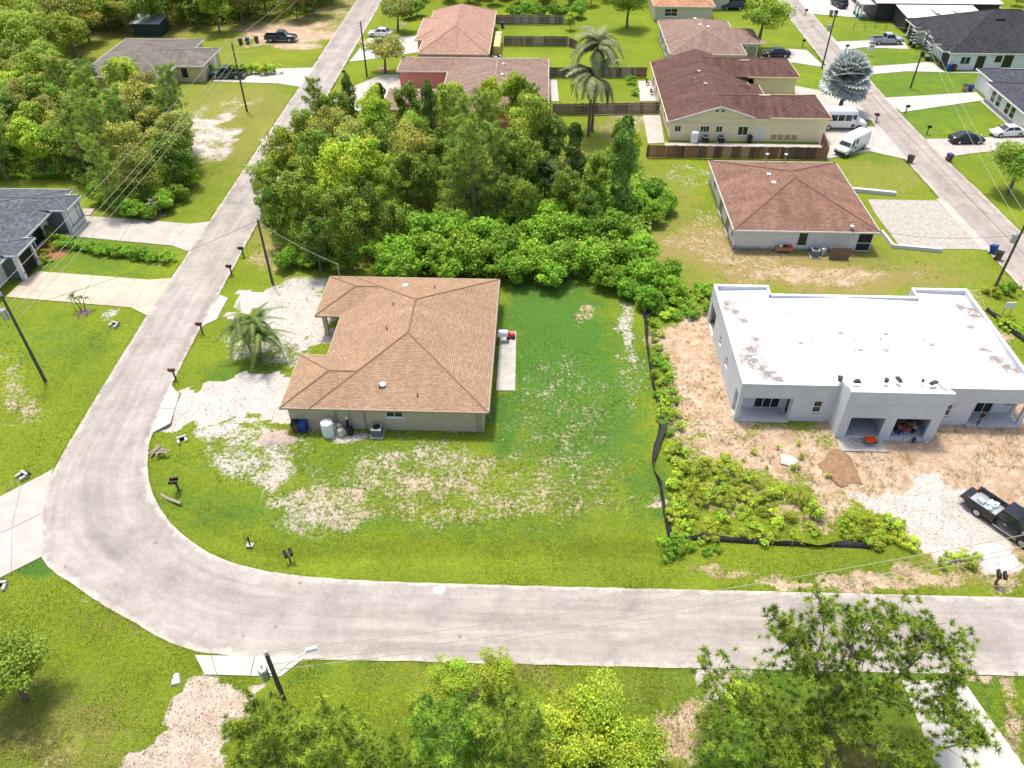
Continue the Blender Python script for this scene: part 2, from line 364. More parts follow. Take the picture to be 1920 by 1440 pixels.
slab_grid('driveway', [[(1475, -12), (1650, -14), (1640, 33), (1590, 32), (1505, 25)]], WHC)
slab_grid('driveway', [[(1735, 261), (1825, 260), (1840, 286), (1767, 296)], [(1825, 260), (1950, 250), (1960, 276), (1840, 286)]], CONC)
slab_grid('driveway_apron', [[(1755, 374), (1766, 370), (1815, 421), (1797, 421)], [(1797, 421), (1815, 421), (1862, 470), (1842, 470)]], CONC)
slab_grid('driveway', [[(1690, 1276), (1806, 1276), (1862, 1356), (1722, 1356)], [(1722, 1356), (1862, 1356), (1938, 1462), (1765, 1462)]], WHC)
slab_grid('patio', [[(1205, 216), (1238, 216), (1246, 268), (1215, 270)]], CONC)
slab_grid('patio', [[(1196, 152), (1222, 152), (1233, 190), (1200, 190)]], WHC)
slab_grid('walkway', [[(1030, 150), (1044, 150), (1048, 190), (1034, 190)]], WHC)
slab_grid('walkway', [[(1838, 190), (1846, 187), (1912, 240), (1902, 246)]], WHC)
GRAVM = mat('shell gravel', (.35, .325, .285), .95, .3, 2.2, .6, 18)
slab_grid('gravel_drive', [[(1627, 374), (1756, 376), (1844, 468), (1690, 466), (1640, 400)]], GRAVM, .03)
slab_grid('patio', [[(1246, 268), (1560, 272), (1560, 279), (1246, 276)]], DULLC)
# ------------------------------------------------------------------ ground with its zones
HOUSEPOLY = []
SW = [[(290, 800), (292, 900), (340, 985), (430, 1035), (560, 1050), (700, 1040), (900, 1040), (1235, 1040)], [(250, 610), (170, 760), (60, 890)], [(560, 200), (440, 400)], [(100, 1180), (250, 1300)]]
SWW = [[P(*p) for p in l] for l in SW]
def segdist(x, y, line):
    d = np.full(np.shape(x), 1e9)
    for (ax, ay), (bx, by) in zip(line[:-1], line[1:]):
        t = np.clip(((x-ax)*(bx-ax)+(y-ay)*(by-ay))/((bx-ax)**2+(by-ay)**2), 0, 1)
        d = np.minimum(d, np.hypot(x-ax-t*(bx-ax), y-ay-t*(by-ay)))
    return d
def gz(x, y):
    x = np.asarray(x, float); y = np.asarray(y, float); h = np.zeros(np.shape(x))
    for k, l in enumerate(SWW): h -= (.75 if k == 0 else .35)*np.exp(-(segdist(x, y, l)/(1.25 if k == 0 else 1.8))**2)
    near = np.zeros(np.shape(x))
    e = np.minimum(segdist(x, y, RI[::4]), segdist(x, y, RO[::4]))
    return h*np.clip((e-.2)/1.2, 0, 1)
def ell(px, py, cx, cy, rx, ry, s, soft=.5):
    d = np.hypot((px-cx)/rx, (py-cy)/ry); return s*np.clip((1+soft-d)/(2*soft), 0, 1)
LAT = np.random.default_rng(3).random((8, 64, 64))
def vnoise(x, y, f, k=0):
    u = np.asarray(x)*f+1000; v = np.asarray(y)*f+1000; i = np.floor(u).astype(int); j = np.floor(v).astype(int); a = u-i; b = v-j
    a = a*a*(3-2*a); b = b*b*(3-2*b); g = LAT[k % 8]
    return (g[i % 64, j % 64]*(1-a)+g[(i+1) % 64, j % 64]*a)*(1-b)+(g[i % 64, (j+1) % 64]*(1-a)+g[(i+1) % 64, (j+1) % 64]*a)*b
def zones(x, y):
    """sand amount, sand tan-ness, lush amount, dry amount, weediness"""
    x = np.asarray(x, float); y = np.asarray(y, float); k = np.clip(y/60, .5, 3)
    px, py = proj(x+(vnoise(x, y, .28, 1)-.5)*3.2*k+(vnoise(x, y, .9, 3)-.5)*1.6, y+(vnoise(x, y, .28, 2)-.5)*3.2*k+(vnoise(x, y, .9, 4)-.5)*1.6)
    sand = np.zeros(np.shape(x)); tan = np.zeros(np.shape(x)); lush = np.zeros(np.shape(x)); dry = np.zeros(np.shape(x))
    def add(arr, *a): np.maximum(arr, ell(px, py, *a), out=arr)
    for a in [(470, 850, 115, 62, .52), (520, 880, 60, 45, .58), (410, 815, 60, 22, .62), (800, 880, 220, 60, .50), (620, 950, 160, 44, .55), (760, 920, 330, 80, .40), (520, 650, 90, 45, .52), (450, 655, 40, 30, .5), (555, 545, 70, 24, .62),
              (1182, 630, 22, 100, .56), (1200, 750, 20, 90, .40), (1208, 938, 24, 9, .75), (900, 940, 280, 60, .46), (1050, 770, 170, 150, .39), (1000, 730, 30, 30, .42), (40, 740, 40, 70, .47), (10, 700, 40, 60, .42), (40, 910, 50, 20, .38),
              (395, 255, 40, 60, .62), (440, 200, 60, 14, .42), (355, 280, 30, 30, .45), (640, 815, 100, 12, .7), (830, 808, 60, 10, .55), (1000, 640, 50, 100, .22), (1080, 905, 170, 80, .43),
              (230, 590, 16, 14, .5), (690, 610, 40, 16, .6), (520, 300, 20, 60, .6), (110, 400, 60, 60, .3), (1180, 230, 60, 30, .45), (600, 1110, 10, 10, 0), (200, 1120, 90, 20, .38), (150, 1090, 60, 30, .35),
              (1390, 1240, 60, 30, .5), (880, 1320, 40, 60, .45), (1000, 1285, 60, 20, .42), (1420, 310, 30, 90, .3), (1690, 340, 50, 40, .15), (1720, 505, 80, 20, .35), (1300, 330, 40, 60, .4), (1330, 400, 60, 30, .45), (620, 250, 60, 40, .3), (760, 820, 60, 14, .35)]: add(sand, *a)
    for a in [(1330, 710, 60, 60, .75), (1370, 930, 110, 50, .5), (1480, 960, 70, 40, .55), (1290, 640, 60, 80, .85), (1330, 780, 80, 60, .75), (1450, 850, 160, 60, .8), (1700, 870, 250, 80, .95), (1860, 880, 200, 160, .95), (1550, 940, 60, 40, .7), (1105, 585, 32, 18, .55), (1600, 1080, 340, 22, .64), (1400, 1075, 150, 20, .6), (1380, 460, 160, 70, .48), (1500, 510, 190, 32, .56),
              (1290, 1380, 70, 70, .8), (1330, 1270, 30, 30, .7), (1890, 1330, 30, 90, .6), (1900, 1100, 60, 30, .6), (560, 65, 110, 26, .85), (640, 30, 40, 50, .5), (1820, 560, 60, 30, .45), (1880, 640, 40, 40, .6), (1820, 1265, 50, 30, .9), (1030, 1340, 30, 90, .3), (60, 1400, 100, 60, .4), (490, 480, 40, 40, .5), (1550, 1440, 200, 60, .5)]:
        add(sand, *a); add(tan, a[0], a[1], a[2]*1.25, a[3]*1.25, 1.)
    for a in [(850, 930, 380, 110, .55), (1080, 850, 190, 180, .7), (40, 740, 90, 120, .5)]: add(tan, *a)
    # white shell drives and graded ground
    for poly in [[(330, 735), (420, 712), (545, 700), (600, 690), (600, 790), (530, 800), (420, 796), (316, 800)], [(414, 556), (470, 545), (560, 552), (620, 560), (640, 640), (560, 632), (500, 600), (408, 600)],
                 [(380, 1264), (520, 1264), (500, 1330), (400, 1470), (180, 1470), (330, 1350)], [(1600, 930), (1760, 900), (1860, 950), (1960, 1080), (1830, 1070), (1720, 1030)], [(1300, 1235), (1345, 1240), (1380, 1340), (1340, 1340)]]:
        k = inpoly(px+4*np.sin(py*.21), py+3*np.sin(px*.13), poly); sand = np.where(k, 1.05, sand); tan = np.where(k, .5 if poly[0][0] == 380 else .12, tan)
    for a in [(1040, 640, 110, 130, 1.), (1000, 580, 70, 60, .9), (1080, 760, 150, 190, .75), (700, 880, 250, 60, .4), (330, 920, 60, 80, .3), (945, 790, 26, 80, .9), (450, 700, 70, 30, .5), (1230, 930, 60, 60, .6), (1720, 180, 220, 130, .45), (1050, 60, 120, 80, .1), (470, 960, 150, 40, .45), (800, 985, 400, 24, .35), (60, 1060, 60, 20, .8), (180, 480, 160, 50, .4), (120, 640, 130, 60, .35), (650, 1250, 140, 40, .3), (1600, 1290, 400, 90, .5)]: add(lush, *a)
    for a in [(1420, 470, 230, 65, 1.), (1560, 520, 280, 34, .9), (1720, 480, 140, 60, .45), (880, 130, 400, 40, .0), (700, 930, 300, 60, .2), (450, 230, 130, 110, .6), (1080, 900, 160, 80, .25), (60, 1380, 200, 90, .6), (300, 1160, 160, 50, .35), (900, 1270, 200, 30, .5), (1200, 1280, 140, 40, .3), (1180, 230, 80, 40, .7), (1650, 330, 120, 50, .5), (260, 180, 300, 240, .5), (860, 380, 400, 160, .75), (1240, 400, 80, 120, .5), (520, 440, 70, 70, .7), (200, 20, 400, 60, .8), (560, 30, 120, 40, .6), (1500, 1440, 300, 80, .6), (1830, 1080, 160, 30, .5)]: add(dry, *a)
    return sand, tan, lush, dry
xs = np.r_[-1600, -700, -350, -220, -160, np.arange(-125, -80, 1.2), np.arange(-80, 80, .5), np.arange(80, 130, 1.2), 160, 220, 350, 700, 1600]
yl = [8.]
while yl[-1] < 235: yl.append(yl[-1]+max(.4, (yl[-1]-20)*.0065))
ys = np.r_[-1500, -600, -250, -100, -40, -15, np.array(yl), 270, 330, 450, 700, 1400, 3000]
GX, GY = np.meshgrid(xs, ys); GZ = gz(GX, GY)
GZ = GZ+np.where((GX > -120) & (GX < 120) & (GY < 230) & (GY > 8), .025*(np.sin(GX*.7+1.3*np.sin(GY*.5))*np.sin(GY*.63+.8*np.sin(GX*.41)))-.02, -.02)
zq = zones(GX, GY); GZ = GZ+.22*(vnoise(GX, GY, .9, 3)+.5*vnoise(GX, GY, 1.7, 5)-.95)*np.clip(zq[1], 0, 1)*np.clip(zq[0]*1.4-.3, 0, 1)*(GX > 10)*(GX < 60)*(GY > 33)*(GY < 47)-.05*np.clip(zq[1], 0, 1)*np.clip(zq[0]*1.4-.3, 0, 1)
nx, ny = len(xs), len(ys)
me = bpy.data.meshes.new('ground'); me.vertices.add(nx*ny); me.vertices.foreach_set('co', np.c_[GX.ravel(), GY.ravel(), GZ.ravel()].astype(np.float32).ravel())
ii = (np.arange(ny-1)[:, None]*nx+np.arange(nx-1)[None]).ravel(); quad = np.c_[ii, ii+1, ii+nx+1, ii+nx].astype(np.int32)
me.loops.add(quad.size); me.loops.foreach_set('vertex_index', quad.ravel()); me.polygons.add(len(quad)); me.polygons.foreach_set('loop_start', np.arange(0, quad.size, 4, dtype=np.int32)); me.polygons.foreach_set('loop_total', np.full(len(quad), 4, np.int32))
zz = zones(GX.ravel(), GY.ravel())
at = me.attributes.new('zone', 'FLOAT_COLOR', 'POINT'); at.data.foreach_set('color', np.stack(zz, 1).astype(np.float32).ravel())
me.update(); me.polygons.foreach_set('use_smooth', [True]*len(quad))
def ground_material():
    m = bpy.data.materials.new('lawn and sand'); m.use_nodes = True; t = m.node_tree; L = t.links.new; b = t.nodes['Principled BSDF']; b.inputs['Roughness'].default_value = .95; b.inputs['Specular IOR Level'].default_value = .1
    tc = nd(t, 'ShaderNodeTexCoord'); at = nd(t, 'ShaderNodeAttribute', attribute_name='zone'); se = nd(t, 'ShaderNodeSeparateColor'); L(at.outputs['Color'], se.inputs[0])
    sand, tan, lush, dry = se.outputs[0], se.outputs[1], se.outputs[2], at.outputs['Alpha']
    o = tc.outputs['Object']
    def N(sc, det=5, ro=.65, off=0):
        n = nd(t, 'ShaderNodeTexNoise'); n.inputs['Scale'].default_value = sc; n.inputs['Detail'].default_value = det; n.inputs['Roughness'].default_value = ro
        mp = nd(t, 'ShaderNodeMapping'); mp.inputs['Location'].default_value = (off, off*.7, 0); L(o, mp.inputs[0]); L(mp.outputs[0], n.inputs['Vector']); return n.outputs[0]
    def M(op, a, b_): 
        n = nd(t, 'ShaderNodeMath', operation=op)
        for i, q in enumerate((a, b_)):
            if isinstance(q, (int, float)): n.inputs[i].default_value = q
            else: L(q, n.inputs[i])
        return n.outputs[0]
    def MR(a, lo, hi, x0=0, x1=1):
        r = nd(t, 'ShaderNodeMapRange'); L(a, r.inputs[0]); r.inputs[1].default_value = lo; r.inputs[2].default_value = hi; r.inputs[3].default_value = x0; r.inputs[4].default_value = x1; return r.outputs[0]
    def X(f, a, b_, bt='MIX'):
        n = nd(t, 'ShaderNodeMix', data_type='RGBA', blend_type=bt)
        if isinstance(f, (int, float)): n.inputs[0].default_value = f
        else: L(f, n.inputs[0])
        for i, q in ((6, a), (7, b_)):
            if isinstance(q, tuple): n.inputs[i].default_value = (*q, 1)
            else: L(q, n.inputs[i])
        return n.outputs[2]
    big = N(.11, 4); mid = N(.55, 5, .7, 5); fine = N(3.2, 6, .75, 9); vfine = N(13, 3, .8, 3)
    g = X(MR(big, .35, .65), (.160, .220, .018), (.230, .295, .022))
    g = X(MR(M('ADD', mid, M('MULTIPLY', lush, .75)), .62, 1.05), g, (.070, .185, .028))
    g = X(MR(fine, .35, .7), X(.55, g, (.06, .085, .008)), g)
    g = X(MR(M('ADD', N(1.1, 5, .7, 21), M('MULTIPLY', dry, .55)), .66, 1.0, 0, .85), g, (.25, .19, .075))
    g = X(1, g, MR(vfine, .25, .75, .62, 1.38), 'MULTIPLY')
    s1 = X(MR(mid, .36, .62), (.43, .405, .365), (.54, .51, .465))
    s2 = X(MR(N(.8, 6, .75, 31), .36, .62), (.335, .215, .125), (.55, .43, .31))
    s = X(MR(M('ADD', M('MULTIPLY', mid, .5), tan), .45, .95), s1, s2)
    s = X(MR(fine, .50, .68, 0, .55), s, (.30, .215, .14))
    s = X(MR(N(6.5, 3, .8, 41), .60, .68, 0, .6), s, (.20, .16, .12))
    s = X(1, s, MR(vfine, .25, .75, .72, 1.2), 'MULTIPLY')
    nn = M('ADD', M('MULTIPLY', mid, .45), M('ADD', M('MULTIPLY', fine, .75), M('MULTIPLY', vfine, .25)))
    n3 = M('ADD', M('MULTIPLY', M('SUBTRACT', nn, .725), 2.6), .5)
    f = MR(M('ADD', n3, M('SUBTRACT', M('MULTIPLY', sand, 1.55), .8)), .40, .62)
    c = X(f, g, s)
    L(c, b.inputs['Base Color'])
    bp = nd(t, 'ShaderNodeBump'); bp.inputs['Strength'].default_value = .7; bp.inputs['Distance'].default_value = .12; L(M('ADD', fine, M('MULTIPLY', vfine, .5)), bp.inputs['Height']); L(bp.outputs[0], b.inputs['Normal'])
    MATS['ground'] = m; return m
me.materials.append(ground_material()); struct(link('ground', me))
# ------------------------------------------------------------------ houses
SIDES = {'W': lambda r: (r[6], 0, r[4]-r[6]*r[0]), 'E': lambda r: (-r[6], 0, r[4]+r[6]*r[1]), 'S': lambda r: (0, r[6], r[4]-r[6]*r[2]), 'N': lambda r: (0, -r[6], r[4]+r[6]*r[3])}
def clip(poly, a, b, c):
    """keep a*x+b*y+c >= 0"""
    out = []; n = len(poly)
    for i in range(n):
        p, q = poly[i], poly[(i+1) % n]; dp = a*p[0]+b*p[1]+c; dq = a*q[0]+b*q[1]+c
        if dp >= -1e-9: out.append(p)
        if (dp > 1e-9 and dq < -1e-9) or (dp < -1e-9 and dq > 1e-9):
            t = dp/(dp-dq); out.append((p[0]+(q[0]-p[0])*t, p[1]+(q[1]-p[1])*t))
    return out
def area(p): return abs(sum(p[i][0]*p[(i+1) % len(p)][1]-p[(i+1) % len(p)][0]*p[i][1] for i in range(len(p))))/2 if len(p) > 2 else 0
def height(r, x, y):
    if not (r[0]-1e-6 <= x <= r[1]+1e-6 and r[2]-1e-6 <= y <= r[3]+1e-6): return -1e9
    return min(a*x+b*y+c for a, b, c in (SIDES[s](r) for s in r[5]))
def make_roof(parent, rects, mroof, mcap, mtrim, name='roof'):
    """rects: (x0,x1,y0,y1,z_eave,sloping sides,pitch)"""
    mb = MB(); caps = MB(); fas = MB(); sof = MB(); edges = []
    for i, r in enumerate(rects):
        faces = {}
        for s in r[5]:
            ps = SIDES[s](r); poly = [(r[0], r[2]), (r[1], r[2]), (r[1], r[3]), (r[0], r[3])]
            for t in r[5]:
                if t != s:
                    pt = SIDES[t](r); poly = clip(poly, pt[0]-ps[0], pt[1]-ps[1], pt[2]-ps[2])
            if area(poly) < 1e-4: continue
            faces[s] = poly; pieces = [poly]
            for j, q in enumerate(rects):
                if j == i: continue
                e = 1e-5 if j > i else -1e-5
                hp = [(1, 0, -q[0]), (-1, 0, q[1]), (0, 1, -q[2]), (0, -1, q[3])]+[(pj[0]-ps[0], pj[1]-ps[1], pj[2]-ps[2]-e) for pj in (SIDES[t](q) for t in q[5])]
                new = []
                for pc in pieces:
                    cur = pc
                    for a, b, c in hp:
                        o_ = clip(cur, -a, -b, -c)
                        if area(o_) > 1e-4: new.append(o_)
                        cur = clip(cur, a, b, c)
                        if area(cur) < 1e-4: break
                pieces = new
            k = math.sqrt(1+r[6]**2)
            for pc in pieces:
                vs = [(x, y, ps[0]*x+ps[1]*y+ps[2]+.05) for x, y in pc]
                uv = [((y if s in 'WE' else x), (((x-r[0]) if s == 'W' else (r[1]-x) if s == 'E' else (y-r[2]) if s == 'S' else (r[3]-y))*k)) for x, y in pc]
                mb.add(vs, [tuple(range(len(vs)))], 0, [uv])
        ks = list(faces)
        for a in range(len(ks)):
            for b in range(a+1, len(ks)):
                A, B = faces[ks[a]], faces[ks[b]]
                sh = [p for p in A if any(abs(p[0]-q[0])+abs(p[1]-q[1]) < 1e-4 for q in B)]
                if len(sh) >= 2: edges.append((i, sh[0], sh[-1] if math.dist(sh[0], sh[-1]) > math.dist(sh[0], sh[1]) else sh[1]))
        # eaves
        for s in r[5]:
            lo, hi = (r[2], r[3]) if s in 'WE' else (r[0], r[1]); fix = {'W': r[0], 'E': r[1], 'S': r[2], 'N': r[3]}[s]
            iv = [(lo, hi)]
            for j, q in enumerate(rects):
                if j == i: continue
                q0, q1, l, h = (q[0], q[1], q[2], q[3]) if s in 'WE' else (q[2], q[3], q[0], q[1])
                same = (abs(fix-q0) < 1e-3 and s in 'WS') or (abs(fix-q1) < 1e-3 and s in 'EN')
                if q0+1e-3 < fix < q1-1e-3 and q[4] <= r[4]+.3 or (same and j < i):
                    n_ = []
                    for a, b in iv:
                        if h <= a or l >= b: n_.append((a, b)); continue
                        if l > a: n_.append((a, l))
                        if h < b: n_.append((h, b))
                    iv = n_
            z0, z1 = r[4]-.13, r[4]+.055
            for a, b in iv:
                if b-a < .05: continue
                d = .05
                if s == 'W': fas.box(fix-d, fix+.01, a-d+.003*i, b+d-.003*i, z0, z1)
                if s == 'E': fas.box(fix-.01, fix+d, a-d+.003*i, b+d-.003*i, z0, z1)
                if s == 'S': fas.box(a, b, fix-d, fix+.01, z0, z1)
                if s == 'N': fas.box(a, b, fix-.01, fix+d, z0, z1)
        z = r[4]-.06-.004*i
        sof.add([(r[0], r[2], z), (r[1], r[2], z), (r[1], r[3], z), (r[0], r[3], z)], [(3, 2, 1, 0)])
    for i, p, q in edges:
        n = max(2, int(math.dist(p, q)/.25)); run = []
        def flush():
            if len(run) > 1:
                a, b = run[0], run[-1]; caps.tube([a, b], .085, 5)
            run.clear()
        for k in range(n+1):
            t = k/n; x, y = p[0]+(q[0]-p[0])*t, p[1]+(q[1]-p[1])*t; h = height(rects[i], x, y)
            if all(height(rr, x, y) <= (h+.01 if j > i else h-.003) for j, rr in enumerate(rects) if j != i): run.append((x, y, h+.045))
            else: flush()
        flush()
    ro = mb.build(name, mroof, parent)
    if caps.v: caps.build('ridge_cap', mcap, ro)
    if fas.v: fas.build('fascia', mtrim, parent)
    sof.build('soffit', mtrim, parent)
    return ro
def walls(parent, poly, h, m, name='wall', z0=-.1):
    mb = MB(); n = len(poly)
    for i in range(n):
        (x0, y0), (x1, y1) = poly[i], poly[(i+1) % n]
        mb.add([(x0, y0, z0), (x1, y1, z0), (x1, y1, h), (x0, y0, h)], [(0, 1, 2, 3)])
    HOUSEPOLY.append(poly)
    return mb.build(name, m, parent)
def fbox(face, at, a0, a1, z0, z1, d0, d1):
    """box on a wall face: at = wall coordinate, d0..d1 outward depth"""
    if face == 'S': return (a0, a1, at-d1, at-d0, z0, z1)
    if face == 'N': return (a0, a1, at+d0, at+d1, z0, z1)
    if face == 'W': return (at-d1, at-d0, a0, a1, z0, z1)
    return (at+d0, at+d1, a0, a1, z0, z1)
def window(parent, face, at, a0, a1, z0, z1, nu=2, nv=1, m=WHITE, fr=.07, sill=True, glass=GLASS):
    mb = MB()
    for b in [(a0-fr, a1+fr, z0-fr, z0), (a0-fr, a1+fr, z1, z1+fr), (a0-fr, a0, z0, z1), (a1, a1+fr, z0, z1)]: mb.box(*fbox(face, at, *b, -.02, .06))
    for i in range(1, nu): c = a0+(a1-a0)*i/nu; mb.box(*fbox(face, at, c-.025, c+.025, z0, z1, -.02, .05))
    for j in range(1, nv):
        c = z0+(z1-z0)*j/nv
        for i in range(nu): mb.box(*fbox(face, at, a0+(a1-a0)*i/nu+.026*(i > 0), a0+(a1-a0)*(i+1)/nu-.026*(i < nu-1), c-.025, c+.025, -.02, .045))
    o = mb.build('window', m, parent)
    for i in range(nu):
        for j in range(nv):
            MB().box(*fbox(face, at, a0+(a1-a0)*i/nu+.02, a0+(a1-a0)*(i+1)/nu-.02, z0+(z1-z0)*j/nv+.015, z0+(z1-z0)*(j+1)/nv-.015, -.01, .018)).build('pane', glass, o)
    if sill: MB().box(*fbox(face, at, a0-.12, a1+.12, z0-fr-.08, z0-fr-.003, -.02, .1)).build('sill', m, o)
    return o
def door(parent, face, at, a0, a1, h, m, frame=WHITE, panels=0, name='door'):
    mb = MB()
    for b in [(a0-.08, a0, 0, h+.08), (a1, a1+.08, 0, h+.08), (a0, a1, h, h+.08)]: mb.box(*fbox(face, at, *b, -.02, .06))
    MBd = MB().box(*fbox(face, at, a0, a1, 0.02, h, -.02, .03))
    for k in range(panels):
        z = .12+(h-.2)*k/panels; MBd.box(*fbox(face, at, a0+.08, a1-.08, z, z+(h-.2)/panels-.06, .03, .045))
    d = MBd.build(name, m, parent); mb.build('frame', frame, d)
    if panels < 3: MB().box(*fbox(face, at, a1-.16, a1-.08, .95, 1.03, .03, .09)).build('handle', GALV, d)
    return d
def roof_vent(parent, x, y, z, kind, m=GALV):
    if kind == 'pipe': return MB().lathe([(.09, z-.1), (.09, z), (.045, z+.02), (.045, z+.38), (.03, z+.38)], 8, c=(x, y)).build('vent_pipe', m, parent)
    if kind == 'box': return MB().box(x-.2, x+.2, y-.22, y+.22, z-.1, z+.12, tap=.03).box(x-.24, x+.24, y-.26, y+.26, z+.121, z+.17, tap=.05).build('roof_vent', m, parent)
    return MB().lathe([(.2, z-.1), (.2, z+.05), (.3, z+.1), (.3, z+.16), (.1, z+.26), (.01, z+.28)], 10, c=(x, y)).build('turbine_vent', m, parent)
def rz_at(rects, x, y): return max(height(r, x, y) for r in rects)+.05
# --- tan roofed duplex in the middle
TAN = shingle('tan shingle', (.335, .222, .142), .14, .17, .36, .16); TANCAP = mat('tan ridge', (.24, .15, .09), .9, .15, 5)
BEIGE = mat('beige stucco', (.50, .42, .30), .9, .08, 1.5, .2, 40); BEIGET = mat('beige trim', (.36, .30, .22), .7, .06)
a = thing('house', 'beige stucco duplex with tan shingle hip roof on the corner lot', 'house', (-12, 56.7, 0), world=True)
RA = [(-18.3, -3.5, 46.8, 66.65, 2.6, 'WESN', .335), (-20.75, -11, 46.8, 53.85, 2.6, 'WSN', .335), (-20.75, -11, 59.8, 66.65, 2.6, 'WSN', .335)]
make_roof(a, RA, TAN, TANCAP, BEIGET)
walls(a, [(-20.3, 47.25), (-3.95, 47.25), (-3.95, 66.2), (-20.3, 66.2), (-20.3, 64.0), (-18.4, 64.0), (-18.4, 60.4), (-17.85, 60.4), (-17.85, 53.4), (-20.3, 53.4)], 2.6, BEIGE)
MB().box(-20.28, -19.9, 60.25, 60.65, 0, 2.52).build('column', BEIGE, a); MB().box(-20.28, -18.3, 63.6, 64.0, 2.2, 2.52).build('beam', BEIGE, a)
window(a, 'S', 47.25, -12.05, -10.7, 1.55, 2.2, 2)
door(a, 'S', 47.25, -16.2, -15.2, 2.05, BEIGE, BEIGET)
for x in (-16.35, -13.95, -4.5): MB().tube([(x, 47.17, .1), (x, 47.17, 2.5)], .05, 6).build('downpipe', BEIGET, a)
for x in (-13.95, -4.2): MB().box(x-.04, x+.04, 47.2, 47.24, 0, 2.5).build('wall_joint', BEIGET, a)
window(a, 'E', -3.95, 50, 51.6, 1.1, 2.1); door(a, 'E', -3.95, 56.2, 58, 2.1, GLASS)
MB().tube([(-3.42, 46.9, 2.55), (-3.42, 66.6, 2.55)], .07, 6).build('gutter', mat('dark gutter', (.05, .045, .04), .5), a)
door(a, 'W', -20.3, 48, 52.6, 2.2, WHITE, BEIGET, 4, 'garage_door'); MB().box(-20.42, -20.3, 52.9, 53.3, 1.6, 1.95).build('wall_lamp', BLACK, a)
for px, py in [(738, 577), (726, 622), (710, 712), (781, 724), (815, 536)]:
    x, y = P(px, py, 4.2); roof_vent(a, x, y, rz_at(RA, x, y), 'pipe', mat('vent brown', (.08, .045, .03)))
for px, py in [(709, 712), (754, 531)]:
    x, y = P(px-2, py, 4.0); roof_vent(a, x+.4, y, rz_at(RA, x+.4, y), 'turbine', WHITE)
x, y = P(636, 515, 3.3); MB().tube([(x, y, 2.6), (x, y, 4.6)], .04, 6).build('service_mast', GALV, a); MAST_A = (x, y, 4.55)
# --- duplex under construction
CW = mat('grey unpainted stucco', (.57, .585, .61), .9, .08, 1., .25, 25); CF = mat('slab concrete', (.45, .44, .43), .9, .15)
def white_roof():
    m = mat('white roof membrane', (.62, .62, .615), .7, .03, .6); t = m.node_tree; L = t.links.new; b = t.nodes['Principled BSDF']
    src = b.inputs['Base Color'].links[0].from_socket; tc = nd(t, 'ShaderNodeTexCoord'); cur = None
    ST = [(P(px, py, 3.7), rd) for px, py, rd in [(1366, 566, .7), (1362, 578, .7), (1378, 582, .8), (1392, 600, .7), (1416, 634, .6), (1408, 652, 1.0), (1400, 668, 1.0), (1412, 676, 1.2), (1428, 688, 1.0), (1440, 700, 1.0), (1456, 710, .8), (1802, 574, .8), (1822, 580, .9), (1828, 592, .7), (1820, 614, .5), (1846, 654, .6), (1870, 672, .9), (1890, 686, .9), (1905, 694, .7), (1625, 590, .3), (1650, 640, .3)]]
    for (wx, wy), rad in ST:
        cx, cy = wx-29.55, wy-56.9
        vm = nd(t, 'ShaderNodeVectorMath', operation='DISTANCE'); vm.inputs[1].default_value = (cx, cy, 3.7); L(tc.outputs['Object'], vm.inputs[0])
        r = nd(t, 'ShaderNodeMapRange'); r.inputs[1].default_value = 0; r.inputs[2].default_value = rad*1.9; r.inputs[3].default_value = .34; r.inputs[4].default_value = 0; L(vm.outputs['Value'], r.inputs[0])
        if cur is None: cur = r.outputs[0]
        else:
            mm = nd(t, 'ShaderNodeMath', operation='MAXIMUM'); L(cur, mm.inputs[0]); L(r.outputs[0], mm.inputs[1]); cur = mm.outputs[0]
    n = nd(t, 'ShaderNodeTexNoise'); n.inputs['Scale'].default_value = 2.6; n.inputs['Detail'].default_value = 9; n.inputs['Roughness'].default_value = .8; L(tc.outputs['Object'], n.inputs['Vector'])
    ad = nd(t, 'ShaderNodeMath', operation='ADD'); L(cur, ad.inputs[0]); L(n.outputs[0], ad.inputs[1])
    r = nd(t, 'ShaderNodeMapRange'); r.inputs[1].default_value = .60; r.inputs[2].default_value = .80; r.inputs[4].default_value = .85; L(ad.outputs[0], r.inputs[0])
    mx = nd(t, 'ShaderNodeMix', data_type='RGBA'); L(r.outputs[0], mx.inputs[0]); L(src, mx.inputs[6]); mx.inputs[7].default_value = (.13, .10, .08, 1); L(mx.outputs[2], b.inputs['Base Color'])
    return m
WR = white_roof()
b_ = thing('unfinished_duplex', 'grey stucco duplex under construction with flat white roof', 'house', (29.55, 56.9, 0), world=True)
X0, X1, XC = 17.45, 41.65, 29.55; YF, YB, YM, YG = 49.5, 64.3, 62.85, 47.6; T = .22
def wallbox(mb, axis, c, a0, a1, z0, z1, ops):
    """wall with openings; axis 'x': runs along x, occupies c..c+T in y"""
    cuts = sorted({a0, a1, *[o_[0] for o_ in ops], *[o_[1] for o_ in ops]})
    for l, h in zip(cuts[:-1], cuts[1:]):
        oo = [o_ for o_ in ops if o_[0] <= l+1e-6 and o_[1] >= h-1e-6]; zc = z0
        for o_ in sorted(oo, key=lambda q: q[2]):
            if o_[2] > zc: mb.box(*((l, h, c, c+T) if axis == 'x' else (c, c+T, l, h)), zc, o_[2])
            zc = o_[3]
        if zc < z1: mb.box(*((l, h, c, c+T) if axis == 'x' else (c, c+T, l, h)), zc, z1)
def mir(x): return 2*XC-x
PT = 4.02
